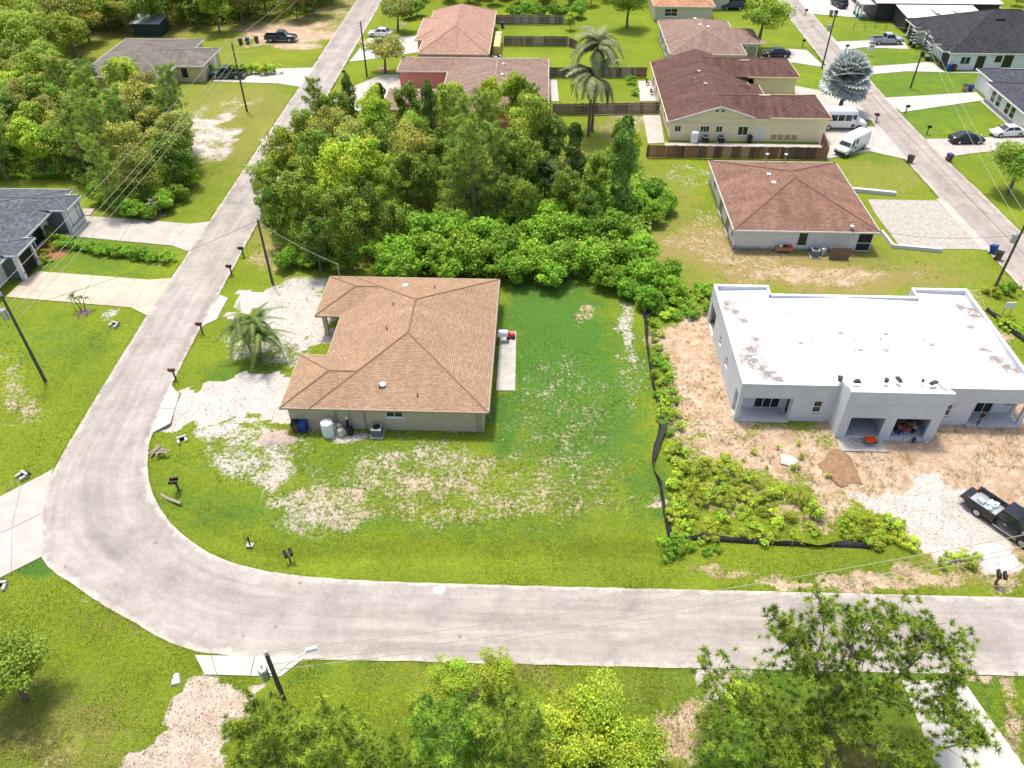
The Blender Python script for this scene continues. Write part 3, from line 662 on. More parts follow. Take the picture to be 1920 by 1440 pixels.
for side in (0, 1):
    q = (lambda l, h: (l, h)) if side == 0 else (lambda l, h: (mir(h), mir(l)))
    mb = MB(); x0, x1 = q(X0, 25.5)
    wallbox(mb, 'x', YF, x0, x1, -.1, PT, [(*q(X0+.35, 22.0), 0., 2.5), (*q(23.75, 24.55), .95, 2.3)])
    mb.build('front_wall', CW, b_)
    mb = MB(); wallbox(mb, 'y', X0 if side == 0 else X1-T, YF+T, YB-T, -.1, PT, [(YF+.45, 50.9, 0., 2.5), (54.6, 55.5, 1.3, 2.3), (57.9, 58.6, 1.3, 2.3), (61.2, 63.6, 0., 2.5)]); mb.build('side_wall', CW, b_)
    for yy in ((54.6, 55.5), (57.9, 58.6)): window(b_, 'W' if side == 0 else 'E', X0+.1 if side == 0 else X1-.1, yy[0]+.08, yy[1]-.08, 1.38, 2.22, 1, 2)
    mb = MB(); wallbox(mb, 'x', YB-T, *q(X0, 22.7), -.1, PT, [(*q(18.4, 22), 0, 2.5)]); mb.build('rear_wall', CW, b_)
    mb = MB(); xx = q(22.7-T, 22.7)[0]; mb.box(xx, xx+T, YM-.0, YB-T, -.1, PT); mb.build('rear_return_wall', CW, b_)
    # porch recess
    mb = MB(); wallbox(mb, 'x', 51.0, *q(X0+T, 22.2), 0, 3.3, [(*q(19.3, 21.6), 0.02, 2.2), (*q(17.9, 18.4), 1.1, 2.2)]); xx = q(22.0, 22.0+T)[0]; mb.box(xx, xx+T, YF+T, 51.0, 0, 3.3); mb.build('porch_wall', CW, b_)
    window(b_, 'S', 51.1, *q(19.4, 21.5), .1, 2.12, 3, 1, sill=False); window(b_, 'W' if side == 0 else 'E', 22.0 if side == 0 else mir(22.0), 49.95, 50.75, .1, 2.12, 1, 1, sill=False); window(b_, 'S', 51.1, *q(17.95, 18.35), 1.15, 2.12, 1, 1)
    window(b_, 'S', YF+.1, *q(23.83, 24.47), 1.03, 2.22, 1, 2)
    xx = q(X0+T, 22.0); MB().box(xx[0], xx[1], YF-.25, 51.0, -.1, .08).build('porch_floor', CF, b_)
    MB().box(xx[0], xx[1], YF+T, 51.0, 2.75, 2.85).build('porch_ceiling', CW, b_)
    # roof half
    zr, ze = 3.98, 3.55; xa, xb = (X0+T, XC) if side == 0 else (XC, X1-T); xn = X0+T if side == 0 else X1-T; xk = 22.7-T if side == 0 else mir(22.7-T)
    mb = MB(); zk = ze+(zr-ze)*abs(xk-xn)/(XC-X0-T)
    mb.add([(xn, YF+T, ze), (XC, YF+T, zr), (XC, YM-T, zr), (xk, YM-T, zk), (xk, YB-T, zk), (xn, YB-T, ze)], [(0, 1, 2, 3, 4, 5)] if side == 0 else [(5, 4, 3, 2, 1, 0)])
    mb.build('roof', WR, b_)
    s = 1 if side == 0 else -1
    for (ya, ym, yb) in [(63.4, 58.6, 55.3)] if True else []:
        vs = [(xn, 62.2, ze+.03), (xn+s*3.0, 57.6, ze+.13), (xn, 54.9, ze+.03), (xn, 58.4, 3.93)]
        fs = [(0, 3, 1), (1, 3, 2)]; fs = fs if side == 1 else [f[::-1] for f in fs]
        MB().add(vs, fs).build('cricket', WR, b_)
    vs = [(xn, 53.2, ze+.03), (xn+s*3.6, 49.74, ze+.16), (xn, YF+T, 3.9)]; MB().add(vs, [(0, 2, 1)] if side == 1 else [(0, 1, 2)]).build('cricket', WR, b_)
mb = MB(); wallbox(mb, 'x', YM-T, 22.7, mir(22.7), -.1, PT, []); mb.build('rear_wall', CW, b_)
mb = MB(); wallbox(mb, 'x', YG, 25.5, mir(25.5), -.1, 3.9, [(26.3, 29.1, 0.02, 2.25), (mir(29.1), mir(26.3), .02, 2.25)]); mb.build('garage_front_wall', CW, b_)
MB().box(25.44, mir(25.44), YG-.1, YG+T, 3.9, 5.12).build('raised_parapet', CW, b_)
for x in (25.5, mir(25.5)-T):
    MB().add([(x, YG+T, -.1), (x+T, YG+T, -.1), (x+T, 50.6, -.1), (x, 50.6, -.1), (x, YG+T, 5.12), (x+T, YG+T, 5.12), (x+T, 50.6, 4.05), (x, 50.6, 4.05)], [(0, 3, 2, 1), (4, 5, 6, 7), (0, 1, 5, 4), (1, 2, 6, 5), (2, 3, 7, 6), (3, 0, 4, 7)]).build('parapet_side', CW, b_)
MB().add([(25.72, YG+T, 4.5), (mir(25.72), YG+T, 4.5), (mir(25.72), 50.4, 4.0), (25.72, 50.4, 4.0)], [(0, 1, 2, 3)]).build('roof', WR, b_)
MB().box(25.72, mir(25.72), 47.4, 55, -.1, .015).build('garage_floor', CF, b_); MB().box(25.72, mir(25.72), 54.8, 55, 0.02, 3.4).build('garage_back_wall', CW, b_); MB().box(XC-.1, XC+.1, YG+T, 54.8, .02, 3.4).build('garage_partition', CW, b_)
for (l, h, c, d) in [(X0-.03, X0+T+.03, YF-.03, YB+.03), (X1-T-.03, X1+.03, YF-.03, YB+.03)]: MB().box(l, h, c, d, PT, PT+.05).build('coping', WHITE, b_)
for (l, h, c, d) in [(X0+T+.03, 25.44, YF-.03, YF+T+.02), (mir(25.44), X1-T-.03, YF-.03, YF+T+.02), (22.7, mir(22.7), YM-T-.03, YM+.03), (X0+T+.03, 22.7, YB-T-.03, YB+.03), (mir(22.7), X1-T-.03, YB-T-.03, YB+.03)]: MB().box(l, h, c, d, PT, PT+.045).build('coping', WHITE, b_)
HOUSEPOLY.append([(X0, YF), (25.5, YF), (25.5, YG), (33.6, YG), (33.6, YF), (X1, YF), (X1, YB), (X0, YB)])
def broof(x): return 3.98-.43*abs(x-XC)/11.9
for k, (px, py) in enumerate([(1502, 639), (1576, 623), (1613, 655), (1661, 625), (1661, 656), (1748, 643)]):
    x, y = P(px, py, 4); MB().box(x-.22, x+.22, y-.18, y+.18, broof(x)-.05, broof(x)+.17, tap=.04).build('roof_vent', GALV, b_)
for k, (px, py) in enumerate([(1522, 632), (1602, 636), (1650, 637), (1731, 638), (1602, 656), (1667, 650), (1481, 583)]):
    x, y = P(px, py, 4); MB().lathe([(.12, broof(x)-.05), (.05, broof(x)+.05), (.05, broof(x)+.45)], 8, c=(x, y)).build('vent_pipe', GALV, b_)
MB().box(XC-.05, XC+.05, YF+T+1.2, YM-T, 3.97, 4.0).build('ridge_seam', mat('grey seam', (.45, .45, .45)), b_)
BOOT = mat('dark debris', (.05, .05, .055), .7)
for k, (px, py, wd) in enumerate([(1605, 722, .3), (1660, 720, .25), (1683, 718, .35), (1728, 720, .12), (1748, 724, .4), (1573, 716, .35)]):
    x, y = P(px, py, 4.3); zq = broof(x) if y > 50 else 4.6
    o = MB().box(-wd, wd, -.16, .16, -.02, .14, tap=.05).box(-wd*.5, wd*.7, -.1, .2, .14, .2).build('roof_debris', BOOT, None, loc=(x, y, zq+.03), rot=(0, 0, k*.9)); tag(o, ['scrap by the left corner of the raised parapet on the white roof', 'round scrap bundle on the white roof behind the raised parapet', 'tilted dark scrap on the white roof behind the raised parapet', 'thin offcut lying on the white roof near its front', 'dark bag lying at the right front of the white roof', 'dark strip lying at the front edge of the white roof'][k], 'debris', 'debris on the white roof')
# --- simple hip houses
def simple(name, label, rects, poly, mroof, mcap, mwall, mtrim, h=None):
    cx = sum(p[0] for p in poly)/len(poly); cy = sum(p[1] for p in poly)/len(poly)
    t = thing('house', label, 'house', (cx, cy, 0), world=True)
    make_roof(t, rects, mroof, mcap, mtrim); walls(t, poly, h or rects[0][4], mwall)
    return t
BRN = shingle('red brown shingle', (.215, .122, .088), .26, .2, .42, .2); BRNC = mat('red brown ridge', (.17, .09, .065), .9)
MAR = shingle('maroon shingle', (.115, .062, .052), .34, .22, .45, .22); MARC = mat('maroon ridge', (.16, .075, .065), .9)
TAUPE = shingle('taupe shingle', (.24, .165, .13), .22, .22, .45, .18); TAUPEC = mat('taupe ridge', (.36, .26, .2), .9)
PEACH = shingle('peach shingle', (.37, .23, .17), .16, .22, .45, .15); PEACHC = mat('peach ridge', (.36, .22, .155), .9)
GRB = shingle('grey brown shingle', (.165, .145, .125), .28, .22, .45, .15); GRBC = mat('grey brown ridge', (.26, .22, .18), .9)
SLATE = shingle('slate shingle', (.105, .115, .13), .2, .24, .5, .3); SLATEC = mat('slate ridge', (.13, .14, .155), .9)
CHAR = shingle('charcoal shingle', (.040, .042, .047), .2, .24, .5, .3); CHARC = mat('charcoal ridge', (.035, .036, .04), .9)
WALLW = mat('white stucco', (.72, .70, .66), .9, .08, 1, .2, 30); CREAM = mat('cream stucco', (.82, .69, .43), .9, .05, 1, .15, 30); PINK = mat('coral pink stucco', (.76, .27, .25), .9, .06, 1, .15, 30)
YEL = mat('yellow stucco', (.62, .46, .18), .9, .06, 1); OFFW = mat('off white stucco', (.60, .54, .44), .9, .06, 1); TRIMW = mat('white trim', (.66, .65, .62), .6, .05)
# C
def stained_wall():
    m = mat('white stucco with mildew', (.64, .62, .58), .9, .06, 1); t = m.node_tree; L = t.links.new; b = t.nodes['Principled BSDF']; src = b.inputs['Base Color'].links[0].from_socket
    tc = nd(t, 'ShaderNodeTexCoord'); sp = nd(t, 'ShaderNodeSeparateXYZ'); L(tc.outputs['Object'], sp.inputs[0]); n = nd(t, 'ShaderNodeTexNoise'); n.inputs['Scale'].default_value = 2; n.inputs['Detail'].default_value = 8; n.inputs['Roughness'].default_value = .8
    mp = nd(t, 'ShaderNodeMapping'); mp.inputs['Scale'].default_value = (2, 2, .5); L(tc.outputs['Object'], mp.inputs[0]); L(mp.outputs[0], n.inputs['Vector'])
    r = nd(t, 'ShaderNodeMapRange'); r.inputs[1].default_value = 0; r.inputs[2].default_value = 1.1; r.inputs[3].default_value = .28; r.inputs[4].default_value = -.2; L(sp.outputs[2], r.inputs[0])
    ad = nd(t, 'ShaderNodeMath', operation='ADD'); L(n.outputs[0], ad.inputs[0]); L(r.outputs[0], ad.inputs[1]); r2 = nd(t, 'ShaderNodeMapRange'); r2.inputs[1].default_value = .55; r2.inputs[2].default_value = .75; r2.inputs[4].default_value = .8; L(ad.outputs[0], r2.inputs[0])
    mx = nd(t, 'ShaderNodeMix', data_type='RGBA'); L(r2.outputs[0], mx.inputs[0]); L(src, mx.inputs[6]); mx.inputs[7].default_value = (.10, .09, .085, 1); L(mx.outputs[2], b.inputs['Base Color']); return m
RC = [(22.0, 38.1, 77.35, 95.1, 2.65, 'WESN', .31)]
h = simple('house', 'white house with reddish brown hip roof beside the gravel drive', RC, [(22.4, 77.85), (36.0, 77.85), (36.0, 80.5), (37.7, 80.5), (37.7, 94.7), (22.4, 94.7)], BRN, BRNC, stained_wall(), TRIMW)
window(h, 'S', 77.85, 29.6, 30.35, .9, 2.1, 1, 2, BLACK)
for y0, y1, z0, z1 in [(78.6, 79.3, .9, 2.1), (80.9, 82.6, .1, 2.1), (85.3, 87.0, .1, 2.1), (90.6, 91.5, .9, 2.1)]: window(h, 'W', 22.4, y0, y1, z0, z1, 2, 1, TRIMW)
pf = MB()
for b in [(36.02, 36.1, 77.86, 77.94, 0, 2.5), (37.62, 37.7, 77.86, 77.94, 0, 2.5), (36.1, 37.62, 77.87, 77.93, 1.0, 1.08), (36.1, 37.62, 77.87, 77.93, 2.3, 2.5), (36.1, 37.62, 77.87, 77.93, 0, .1), (37.63, 37.69, 77.94, 80.5, 2.3, 2.5), (37.63, 37.69, 77.94, 80.5, 1, 1.08)]: pf.box(*b)
pf = pf.build('porch_screen_frame', TRIMW, h); MB().box(36.1, 37.62, 77.89, 77.91, .1, 2.3).build('screen', mat('dark screen', (.02, .022, .025), .7), pf)
for px, py, k in [(1441, 330, 'box'), (1450, 346, 'box'), (1423, 327, 'pipe'), (1434, 355, 'pipe'), (1511, 353, 'pipe')]:
    x, y = P(px, py, 4.3); roof_vent(h, x, y, rz_at(RC, x, y), k, WHITE if k == 'box' else GALV)
for px in (1440, 1475): 
    x, y = P(px, 307, 3.2); MB().tube([(x, 94.4, 2.7), (x, 94.4, 3.9)], .05, 6).lathe([(.02, 3.85), (.25, 3.95), (.25, 4.05), (.05, 4.1)], 8, c=(x, 94.4)).build('vent_stack', GALV, h)
x, y = P(1597, 429, 2.9); MB().tube([(x, y, 2.6), (x, y, 3.5), (x+.4, y, 3.6)], .05, 6).lathe([(.25, 3.2), (.28, 3.3), (.05, 3.4)], 8, c=(x, y)).build('satellite_mount', GALV, h)
# D
RD = [(18.3, 32.4, 107.5, 132.2, 2.7, 'WE', .315), (25.4, 40.9, 107.5, 116.4, 3.4, 'ESN', .335), (25.4, 40.5, 123.7, 132.3, 3.4, 'ESN', .335), (30, 33.9, 117.6, 122.5, 2.7, 'ESN', .3)]
d = thing('house', 'long cream house with dark maroon gable roof behind the board fence', 'house', (28, 119, 0), world=True)
make_roof(d, RD, MAR, MARC, CREAM); walls(d, [(18.75, 107.62), (40.5, 107.62), (40.5, 115.95), (33.5, 115.95), (33.5, 124.1), (40.1, 124.1), (40.1, 131.9), (18.75, 131.9)], 2.66, CREAM)
gy = 107.62
MB().add([(18.75, gy, 2.66), (32.4, gy, 2.66), (40.5, gy, 2.66), (40.5, gy, 3.36), (30.6, gy, 3.36), (25.35, gy, 4.88), (18.75, gy, 2.84)], [(0, 1, 2, 3, 4, 5, 6)]).build('gable_wall', CREAM, d)
MB().add([(40.5, gy, 2.66), (40.5, 115.95, 2.66), (40.5, 115.95, 3.36), (40.5, gy, 3.36)], [(0, 1, 2, 3)]).build('upper_wall', CREAM, d)
MB().add([(33.5, 124.1, 2.66), (40.1, 124.1, 2.66), (40.1, 124.1, 3.36), (33.5, 124.1, 3.36), (40.1, 131.9, 2.66), (40.1, 131.9, 3.36)], [(0, 1, 2, 3), (1, 4, 5, 2)]).build('upper_wall', CREAM, d)
for (xa, za, xb, zb) in [(18.25, 2.72, 25.35, 4.95), (25.35, 4.95, 30.3, 3.43)]:
    MB().add([(xa, 107.42, za-.14), (xb, 107.42, zb-.14), (xb, 107.42, zb+.03), (xa, 107.42, za+.03), (xa, 107.5, za-.14), (xb, 107.5, zb-.14), (xb, 107.5, zb+.03), (xa, 107.5, za+.03)], [(0, 1, 2, 3), (3, 2, 6, 7), (4, 7, 6, 5), (0, 4, 5, 1)]).build('rake_board', TRIMW, d)
for l, r_, z0, z1, n in [(19.4, 20.2, 1.3, 2.1, 2), (23.0, 24.2, 1.3, 2.1, 3), (25.2, 26.0, 1.3, 2.1, 2), (28.3, 29.6, .9, 2.1, 2)]: window(d, 'S', gy, l, r_, z0, z1, n)
door(d, 'S', gy, 30.9, 31.9, 2.05, TRIMW)
for y0 in (109.5, 113, 119, 124, 128): window(d, 'W', 18.75, y0, y0+1.4, .9 if y0 < 118 else .1, 2.1, 2)
for px, py, k in [(1310, 138, 'turbine'), (1322, 162, 'turbine'), (1304, 146, 'pipe'), (1336, 182, 'pipe'), (1285, 171, 'pipe')]:
    x, y = P(px, py, 4.4); roof_vent(d, x, y, rz_at(RD, x, y), k, mat('pinkish vent', (.5, .38, .34)) if k == 'turbine' else GALV)
for px, py in [(1396, 115), (1433, 184)]:
    x, y = P(px, py, 4.6); z = rz_at(RD, x, y); MB().box(x-.75, x+.75, y-.12, y+.15, z-.1, z+.16).build('ridge_vent', mat('pinkish vent', (.5, .38, .34)), d)
for x in (24.9, 25.7): MB().box(x-.18, x+.18, gy-.06, gy, 4.2, 4.4).build('gable_vent', BLACK, d)
for k in range(4): 
    x = 33.1+k*.95; MB().box(x, x+.7, gy-.05, gy, .35, 1.0).build('vent_block', mat('vent block', (.42, .30, .16)), d)
# E
RE = [(22.0, 34.9, 136.3, 155.3, 2.7, 'WESN', .33), (26, 38.6, 142.3, 150.5, 2.7, 'ESN', .33)]
e = simple('house', 'cream house with taupe hip roof beyond the maroon roofed house', RE, [(22.4, 136.7), (34.5, 136.7), (34.5, 142.7), (38.2, 142.7), (38.2, 150), (34.5, 150), (34.5, 154.9), (22.4, 154.9)], TAUPE, TAUPEC, OFFW, TRIMW)
door(e, 'S', 142.7, 36.4, 37.9, 2.1, mat('taupe door', (.33, .28, .22)), TRIMW); window(e, 'S', 142.7, 34.9, 36.0, .8, 2.1, 2, 3)
for y0 in (139, 143, 147.5, 151): window(e, 'W', 22.4, y0, y0+1.6, .4, 2.1, 2)
for px, py, k in [(1303, 36, 'turbine'), (1311, 50, 'turbine'), (1328, 51, 'box'), (1317, 35, 'pipe')]:
    x, y = P(px, py, 4.5); roof_vent(e, x, y, rz_at(RE, x, y), k, WHITE)
# F
RF = [(-14.5, 1.6, 110.6, 133.2, 2.75, 'WESN', .28), (-22.7, -8, 126.4, 133.2, 2.75, 'WSN', .28), (-22.7, -8, 110.6, 118.7, 2.75, 'WSN', .28)]
f = simple('house', 'coral pink house with long taupe hip roof behind the wood', RF, [(-22.3, 111), (1.2, 111), (1.2, 132.8), (-22.3, 132.8), (-22.3, 126.8), (-14.1, 126.8), (-14.1, 118.3), (-22.3, 118.3)], TAUPE, TAUPEC, PINK, TRIMW)
for px, py, k in [(944, 128, 'turbine'), (942, 148, 'turbine'), (959, 135, 'pipe'), (972, 138, 'pipe'), (973, 148, 'pipe')]:
    x, y = P(px, py, 4.2); roof_vent(f, x, y, rz_at(RF, x, y), k, GALV)
x, y = P(795, 175, 3.4); z = rz_at(RF, x, y); MB().box(x-.7, x+.7, y-.15, y+.15, z-.05, z+.12).build('ridge_vent', TRIMW, f)
for y0 in (114, 120, 128): window(f, 'E', 1.2, y0, y0+1.6, .5, 2.1)
# G
RG = [(-20.4, -8.4, 135.0, 160.4, 2.75, 'WESN', .46), (-21.8, -14, 142.2, 155.2, 2.75, 'WSN', .26)]
g = simple('house', 'yellow house with peach shingle hip roof beside the white sedan', RG, [(-20, 135.4), (-8.8, 135.4), (-8.8, 160), (-20, 160), (-20, 154.8), (-21.4, 154.8), (-21.4, 142.6), (-20, 142.6)], PEACH, PEACHC, YEL, TRIMW)
window(g, 'S', 135.4, -11.3, -10.3, 1.3, 2.2, 2, 1); 
for px, py in [(904, 34), (898, 55), (836, 45)]:
    x, y = P(px, py, 4.4); roof_vent(g, x, y, rz_at(RG, x, y), 'pipe', GALV)
MB().box(-8.0, -6.9, 142, 150.5, 0, 1.9).build('side_store', YEL, g)
# H
RH = [(-73, -59, 122.5, 141.8, 2.6, 'WESN', .26), (-66, -54.6, 127.9, 137.2, 2.6, 'ESN', .26)]
hh = simple('house', 'pale yellow house with weathered grey brown hip roof among the left trees', RH, [(-72.6, 122.9), (-59.4, 122.9), (-59.4, 128.3), (-55, 128.3), (-55, 136.8), (-59.4, 136.8), (-59.4, 141.4), (-72.6, 141.4)], GRB, GRBC, mat('pale yellow wall', (.58, .50, .30), .9), TRIMW)
window(hh, 'S', 128.3, -58.4, -57.6, .9, 2.1, 1, 2, BLACK); window(hh, 'E', -55, 131, 132.5, .9, 2.1, 2); door(hh, 'E', -55, 133.8, 135, 2.05, WHITE)
x, y = P(225, 126, 3.2); z = rz_at(RH, x, y); MB().box(x-.5, x+.5, y-.35, y+.35, z-.1, z+.1).build('skylight', WHITE, hh)
x, y = P(308, 95, 3.9); roof_vent(hh, x, y, rz_at(RH, x, y), 'pipe', WHITE)
# I
RI_ = [(-84, -55.4, 60, 84.2, 2.8, 'WESN', .22), (-68, -53.4, 78.4, 82.3, 3.1, 'ESN', .3), (-68, -54.0, 68.6, 72.4, 3.1, 'ESN', .3)]
gi = simple('house', 'white modern house with slate roof and black trim at left edge', RI_, [(-83.6, 60.4), (-56.4, 60.4), (-56.4, 83.8), (-83.6, 83.8)], SLATE, SLATEC, WALLW, mat('pale fascia', (.55, .58, .60), .6))
for (x1, ya, yb) in [(-53.8, 78.7, 82.0), (-54.4, 68.9, 72.1)]:
    for yy in (ya, yb-.35): MB().box(x1-.5, x1, yy, yy+.35, 0, 3.0).build('column', WHITE, gi)
    if ya > 75: MB().box(x1-.35, x1-.12, ya+.35, yb-.35, 0, 3.0).build('garage_panel', WHITE, gi)
    else: MB().box(x1-.35, x1-.2, ya+.35, yb-.35, .15, 2.75).build('screen', mat('dark screen', (.02, .022, .025), .7), gi)
    fr = MB()
    for z in (.75, 2.85): fr.box(x1+.002, x1+.03, ya+.01, yb-.01, z, z+.09)
    for yy in (ya+.36, (ya+yb)/2+.5, yb-.42): fr.box(x1+.002, x1+.025, yy, yy+.07, .84, 2.85)
    fr.build('black_trim', BLACK, gi)
    MB().box(-56.4, x1-.5, ya+.05, ya+.2, 0, 2.9).build('porch_wall', SLATEC, gi); MB().box(-56.4, x1-.5, yb-.2, yb-.05, 0, 2.9).build('porch_wall', WHITE, gi)
for y0 in (61.5, 64, 73.2, 75.4): window(gi, 'E', -56.4, y0, y0+1.7, .5, 2.4, 2, 2, BLACK)
MB().lathe([(.01, 0), (.42, 0), (.42, .06), (.01, .06)], 16).build('medallion', mat('grey medallion', (.35, .36, .37)), gi, loc=(-53.78+29.2*0-ORG[gi][0]+0, 80.4-ORG[gi][1], 2.0), rot=(0, R(90), 0))
# J
RJ = [(69.2, 93, 138, 157.4, 2.8, 'WESN', .45), (68.3, 74, 138.9, 141.9, 2.8, 'WSN', .3), (68.4, 76, 152.2, 157.4, 2.8, 'WSN', .3), (67.6, 73, 142.6, 145.6, 2.85, 'WSN', .25), (67.7, 73, 149.6, 151.6, 2.85, 'WSN', .25)]
j = simple('house', 'white house with steep charcoal roof and black garage doors', RJ, [(69.7, 138.4), (92.5, 138.4), (92.5, 157), (69.2, 157), (69.2, 152.6), (70.4, 152.6), (70.4, 142.0), (69.7, 142.0)], CHAR, CHARC, mat('bright white wall', (.74, .74, .73), .8, .04), TRIMW)
DK = mat('charcoal door', (.035, .036, .04), .5, .1)
door(j, 'W', 69.7, 138.8, 141.7, 2.3, DK, WHITE, 4, 'garage_door'); door(j, 'W', 69.2, 153, 156.4, 2.3, DK, WHITE, 4, 'garage_door')
for yy in (142.8, 145.2, 149.8, 151.3):
    MB().box(67.8, 68.2, yy, yy+.3, .7, 2.8).build('column', WHITE, j); MB().box(67.72, 68.28, yy-.08, yy+.38, 0, .7).build('column_base', DK, j)
    for z in (1.1, 1.6, 2.1): MB().box(67.76, 68.24, yy-.03, yy+.33, z, z+.22).build('column_band', DK, j)
door(j, 'S', 138.4, 74.2, 75.4, 2.2, GLASS, BLACK); window(j, 'S', 138.4, 71.6, 72.1, 1.2, 2.0, 1, 2, BLACK); window(j, 'S', 138.4, 72.4, 72.9, 1.2, 2.0, 1, 2, BLACK); window(j, 'S', 138.4, 77.2, 78.1, 1.5, 2.3, 1, 1, BLACK); window(j, 'S', 138.4, 78.6, 80, .7, 2.4, 1, 1, BLACK); window(j, 'S', 138.4, 83.5, 84.6, 1, 2.3, 1, 1, BLACK)
for px, py in [(1813, 92), (1821, 91)]:
    x, y = P(px, py, 4); z = rz_at(RJ, x, y); MB().tube([(x, y, z-.1), (x, y, z+.7), (x+.25, y, z+.75)], .05, 6).build('vent_pipe', GALV, j)
x, y = P(1875, 39, 6); z = rz_at(RJ, x, y); MB().box(x-.8, x+.8, y-.15, y+.15, z-.05, z+.2).build('ridge_vent', BLACK, j)
# K
RK = [(70.4, 86, 107.5, 130.7, 2.8, 'WESN', .3), (69.4, 78, 107.5, 124.4, 2.8, 'WSN', .3)]
k_ = simple('house', 'low white house with dark grey roof at the right edge', RK, [(69.9, 107.9), (85.6, 107.9), (85.6, 130.2), (70.9, 130.2), (70.9, 124.0), (69.9, 124.0)], shingle('dark grey shingle', (.062, .066, .078), .2, .24, .5, .3), CHARC, WALLW, WHITE)
door(k_, 'W', 70.9, 125, 129.4, 2.2, WHITE, TRIMW, 4, 'garage_door')
for y0 in (121.3, 119.5, 116.6, 114.9): window(k_, 'W', 69.9, y0, y0+1.2, .75, 2.3, 1, 2)
MB().box(69.75, 69.9, 107.9, 124, 0, .45).build('plinth', mat('grey plinth', (.25, .25, .26)), k_)
# L and its neighbour
RL = [(22.3, 34.3, 164.6, 180, 2.7, 'WESN', .33)]
l_ = simple('house', 'off white house with orange peach roof at the top edge', RL, [(22.7, 165), (33.9, 165), (33.9, 179.6), (22.7, 179.6)], shingle('orange peach shingle', (.42, .22, .13), .25, .22, .45, .2), PEACHC, OFFW, TRIMW)
window(l_, 'S', 165, 24.6, 27.0, .9, 2.2, 2, 2)
RL2 = [(34.6, 44, 172.5, 186, 2.7, 'WESN', .33)]
l2 = simple('house', 'small off white annex with peach roof beside the blue car', RL2, [(35, 173), (38.6, 173), (38.6, 185.6), (35, 185.6)], PEACH, PEACHC, OFFW, TRIMW)
# M : pale metal roofs top right
PALE = mat('pale metal roof', (.56, .54, .52), .5, .08, .8); 
m_ = thing('house', 'long building with pale metal roofs and charcoal walls at top right', 'house', (76, 168, 0), world=True)
MB().add([(69.2, 158.6, 2.75), (84, 158.6, 2.75), (84, 165.6, 3.2), (69.2, 165.6, 3.2), (69.2, 158.6, 2.65), (84, 158.6, 2.65), (84, 165.6, 3.1), (69.2, 165.6, 3.1)], [(0, 1, 2, 3), (4, 7, 6, 5), (0, 4, 5, 1), (1, 5, 6, 2), (2, 6, 7, 3), (3, 7, 4, 0)]).build('lanai_roof', PALE, m_)
MB().add([(65.5, 165.7, 3.35), (90, 165.7, 3.35), (90, 175, 4.6), (65.5, 175, 4.6), (90, 186, 3.2), (65.5, 186, 3.2)], [(0, 1, 2, 3), (3, 2, 4, 5)]).build('roof', PALE, m_)
MB().box(65.5, 90, 165.62, 165.7, 3.22, 3.4).build('gutter', BLACK, m_)
walls(m_, [(66, 166.2), (89.5, 166.2), (89.5, 185), (66, 185)], 3.3, DK); MB().box(69.3, 69.5, 158.8, 166.1, 0, 2.7).build('lanai_wall', DK, m_); MB().box(83.6, 83.8, 158.8, 166.1, 0, 2.7).build('lanai_wall', DK, m_)
for x in (75, 79): MB().box(x, x+.9, 160.2, 163.8, 3.06, 3.12).build('roof_panel', mat('grey panel', (.36, .37, .38)), m_)
TEAL = mat('teal paint', (.05, .30, .30), .6)
for k in range(3): MB().box(63.4, 63.7, 167+k*1.8, 167.3+k*1.8, 0, 2.8).build('porch_post', WHITE, m_); MB().box(63.35, 63.75, 166.95+k*1.8, 167.35+k*1.8, 0, .6).build('post_base', TEAL, m_)
MB().box(63, 66, 166.6, 171.5, 2.8, 2.95).build('porch_roof', PALE, m_)
# shed
sh = thing('shed', 'dark green shed with flat pale roof behind the grey brown roof', 'shed', (*P(278, 68), 0)); MB().box(-2.6, 2.6, 0, 4, 0, 2.3).build('wall', mat('dark green wall', (.03, .05, .045)), sh); MB().add([(-2.9, -.4, 2.35), (2.9, -.4, 2.35), (2.9, 4.3, 2.8), (-2.9, 4.3, 2.8), (-2.9, -.4, 2.28), (2.9, -.4, 2.28), (2.9, 4.3, 2.73), (-2.9, 4.3, 2.73)], [(0, 1, 2, 3), (4, 7, 6, 5), (0, 4, 5, 1), (1, 5, 6, 2), (2, 6, 7, 3), (3, 7, 4, 0)]).build('roof', mat('pale green metal', (.35, .42, .40), .5), sh)
# ------------------------------------------------------------------ vegetation
def leaf_quads(p, nrm, size, cols, asp=.62):
    """p (n,3) centres, nrm (n,3) normals, size (n,)"""
    n = len(p); nrm = nrm/np.maximum(np.linalg.norm(nrm, axis=1, keepdims=True), 1e-6)
    a = rng.normal(size=(n, 3)); u = np.cross(nrm, a); u /= np.maximum(np.linalg.norm(u, axis=1, keepdims=True), 1e-6); v = np.cross(nrm, u)
    s = size[:, None]
    q = np.stack([p-u*s*.5, p+v*s*.5*asp+nrm*s*.06, p+u*s*.5, p-v*s*.5*asp+nrm*s*.06], 1).reshape(-1, 3)
    return q
def shell_pts(c, r, n, up=.25):
    d = rng.normal(size=(n, 3)); d[:, 2] += up; d /= np.linalg.norm(d, axis=1, keepdims=True)
    rad = rng.uniform(.3, 1.0, n)**.5*rng.choice([1., 1., 1.12, 1.3], n)
    return c+d*rad[:, None]*r, d
def leaf_cols(n, c0, c1, d=None, brown=.0):
    t = rng.random(n)[:, None]; c = np.array(c0)*(1-t)+np.array(c1)*t
    c = c*rng.uniform(.75, 1.25, (n, 1))
    if brown: k = rng.random(n) < brown; c[k] = np.array((.25, .13, .04))*rng.uniform(.6, 1.2, (k.sum(), 1))
    return c
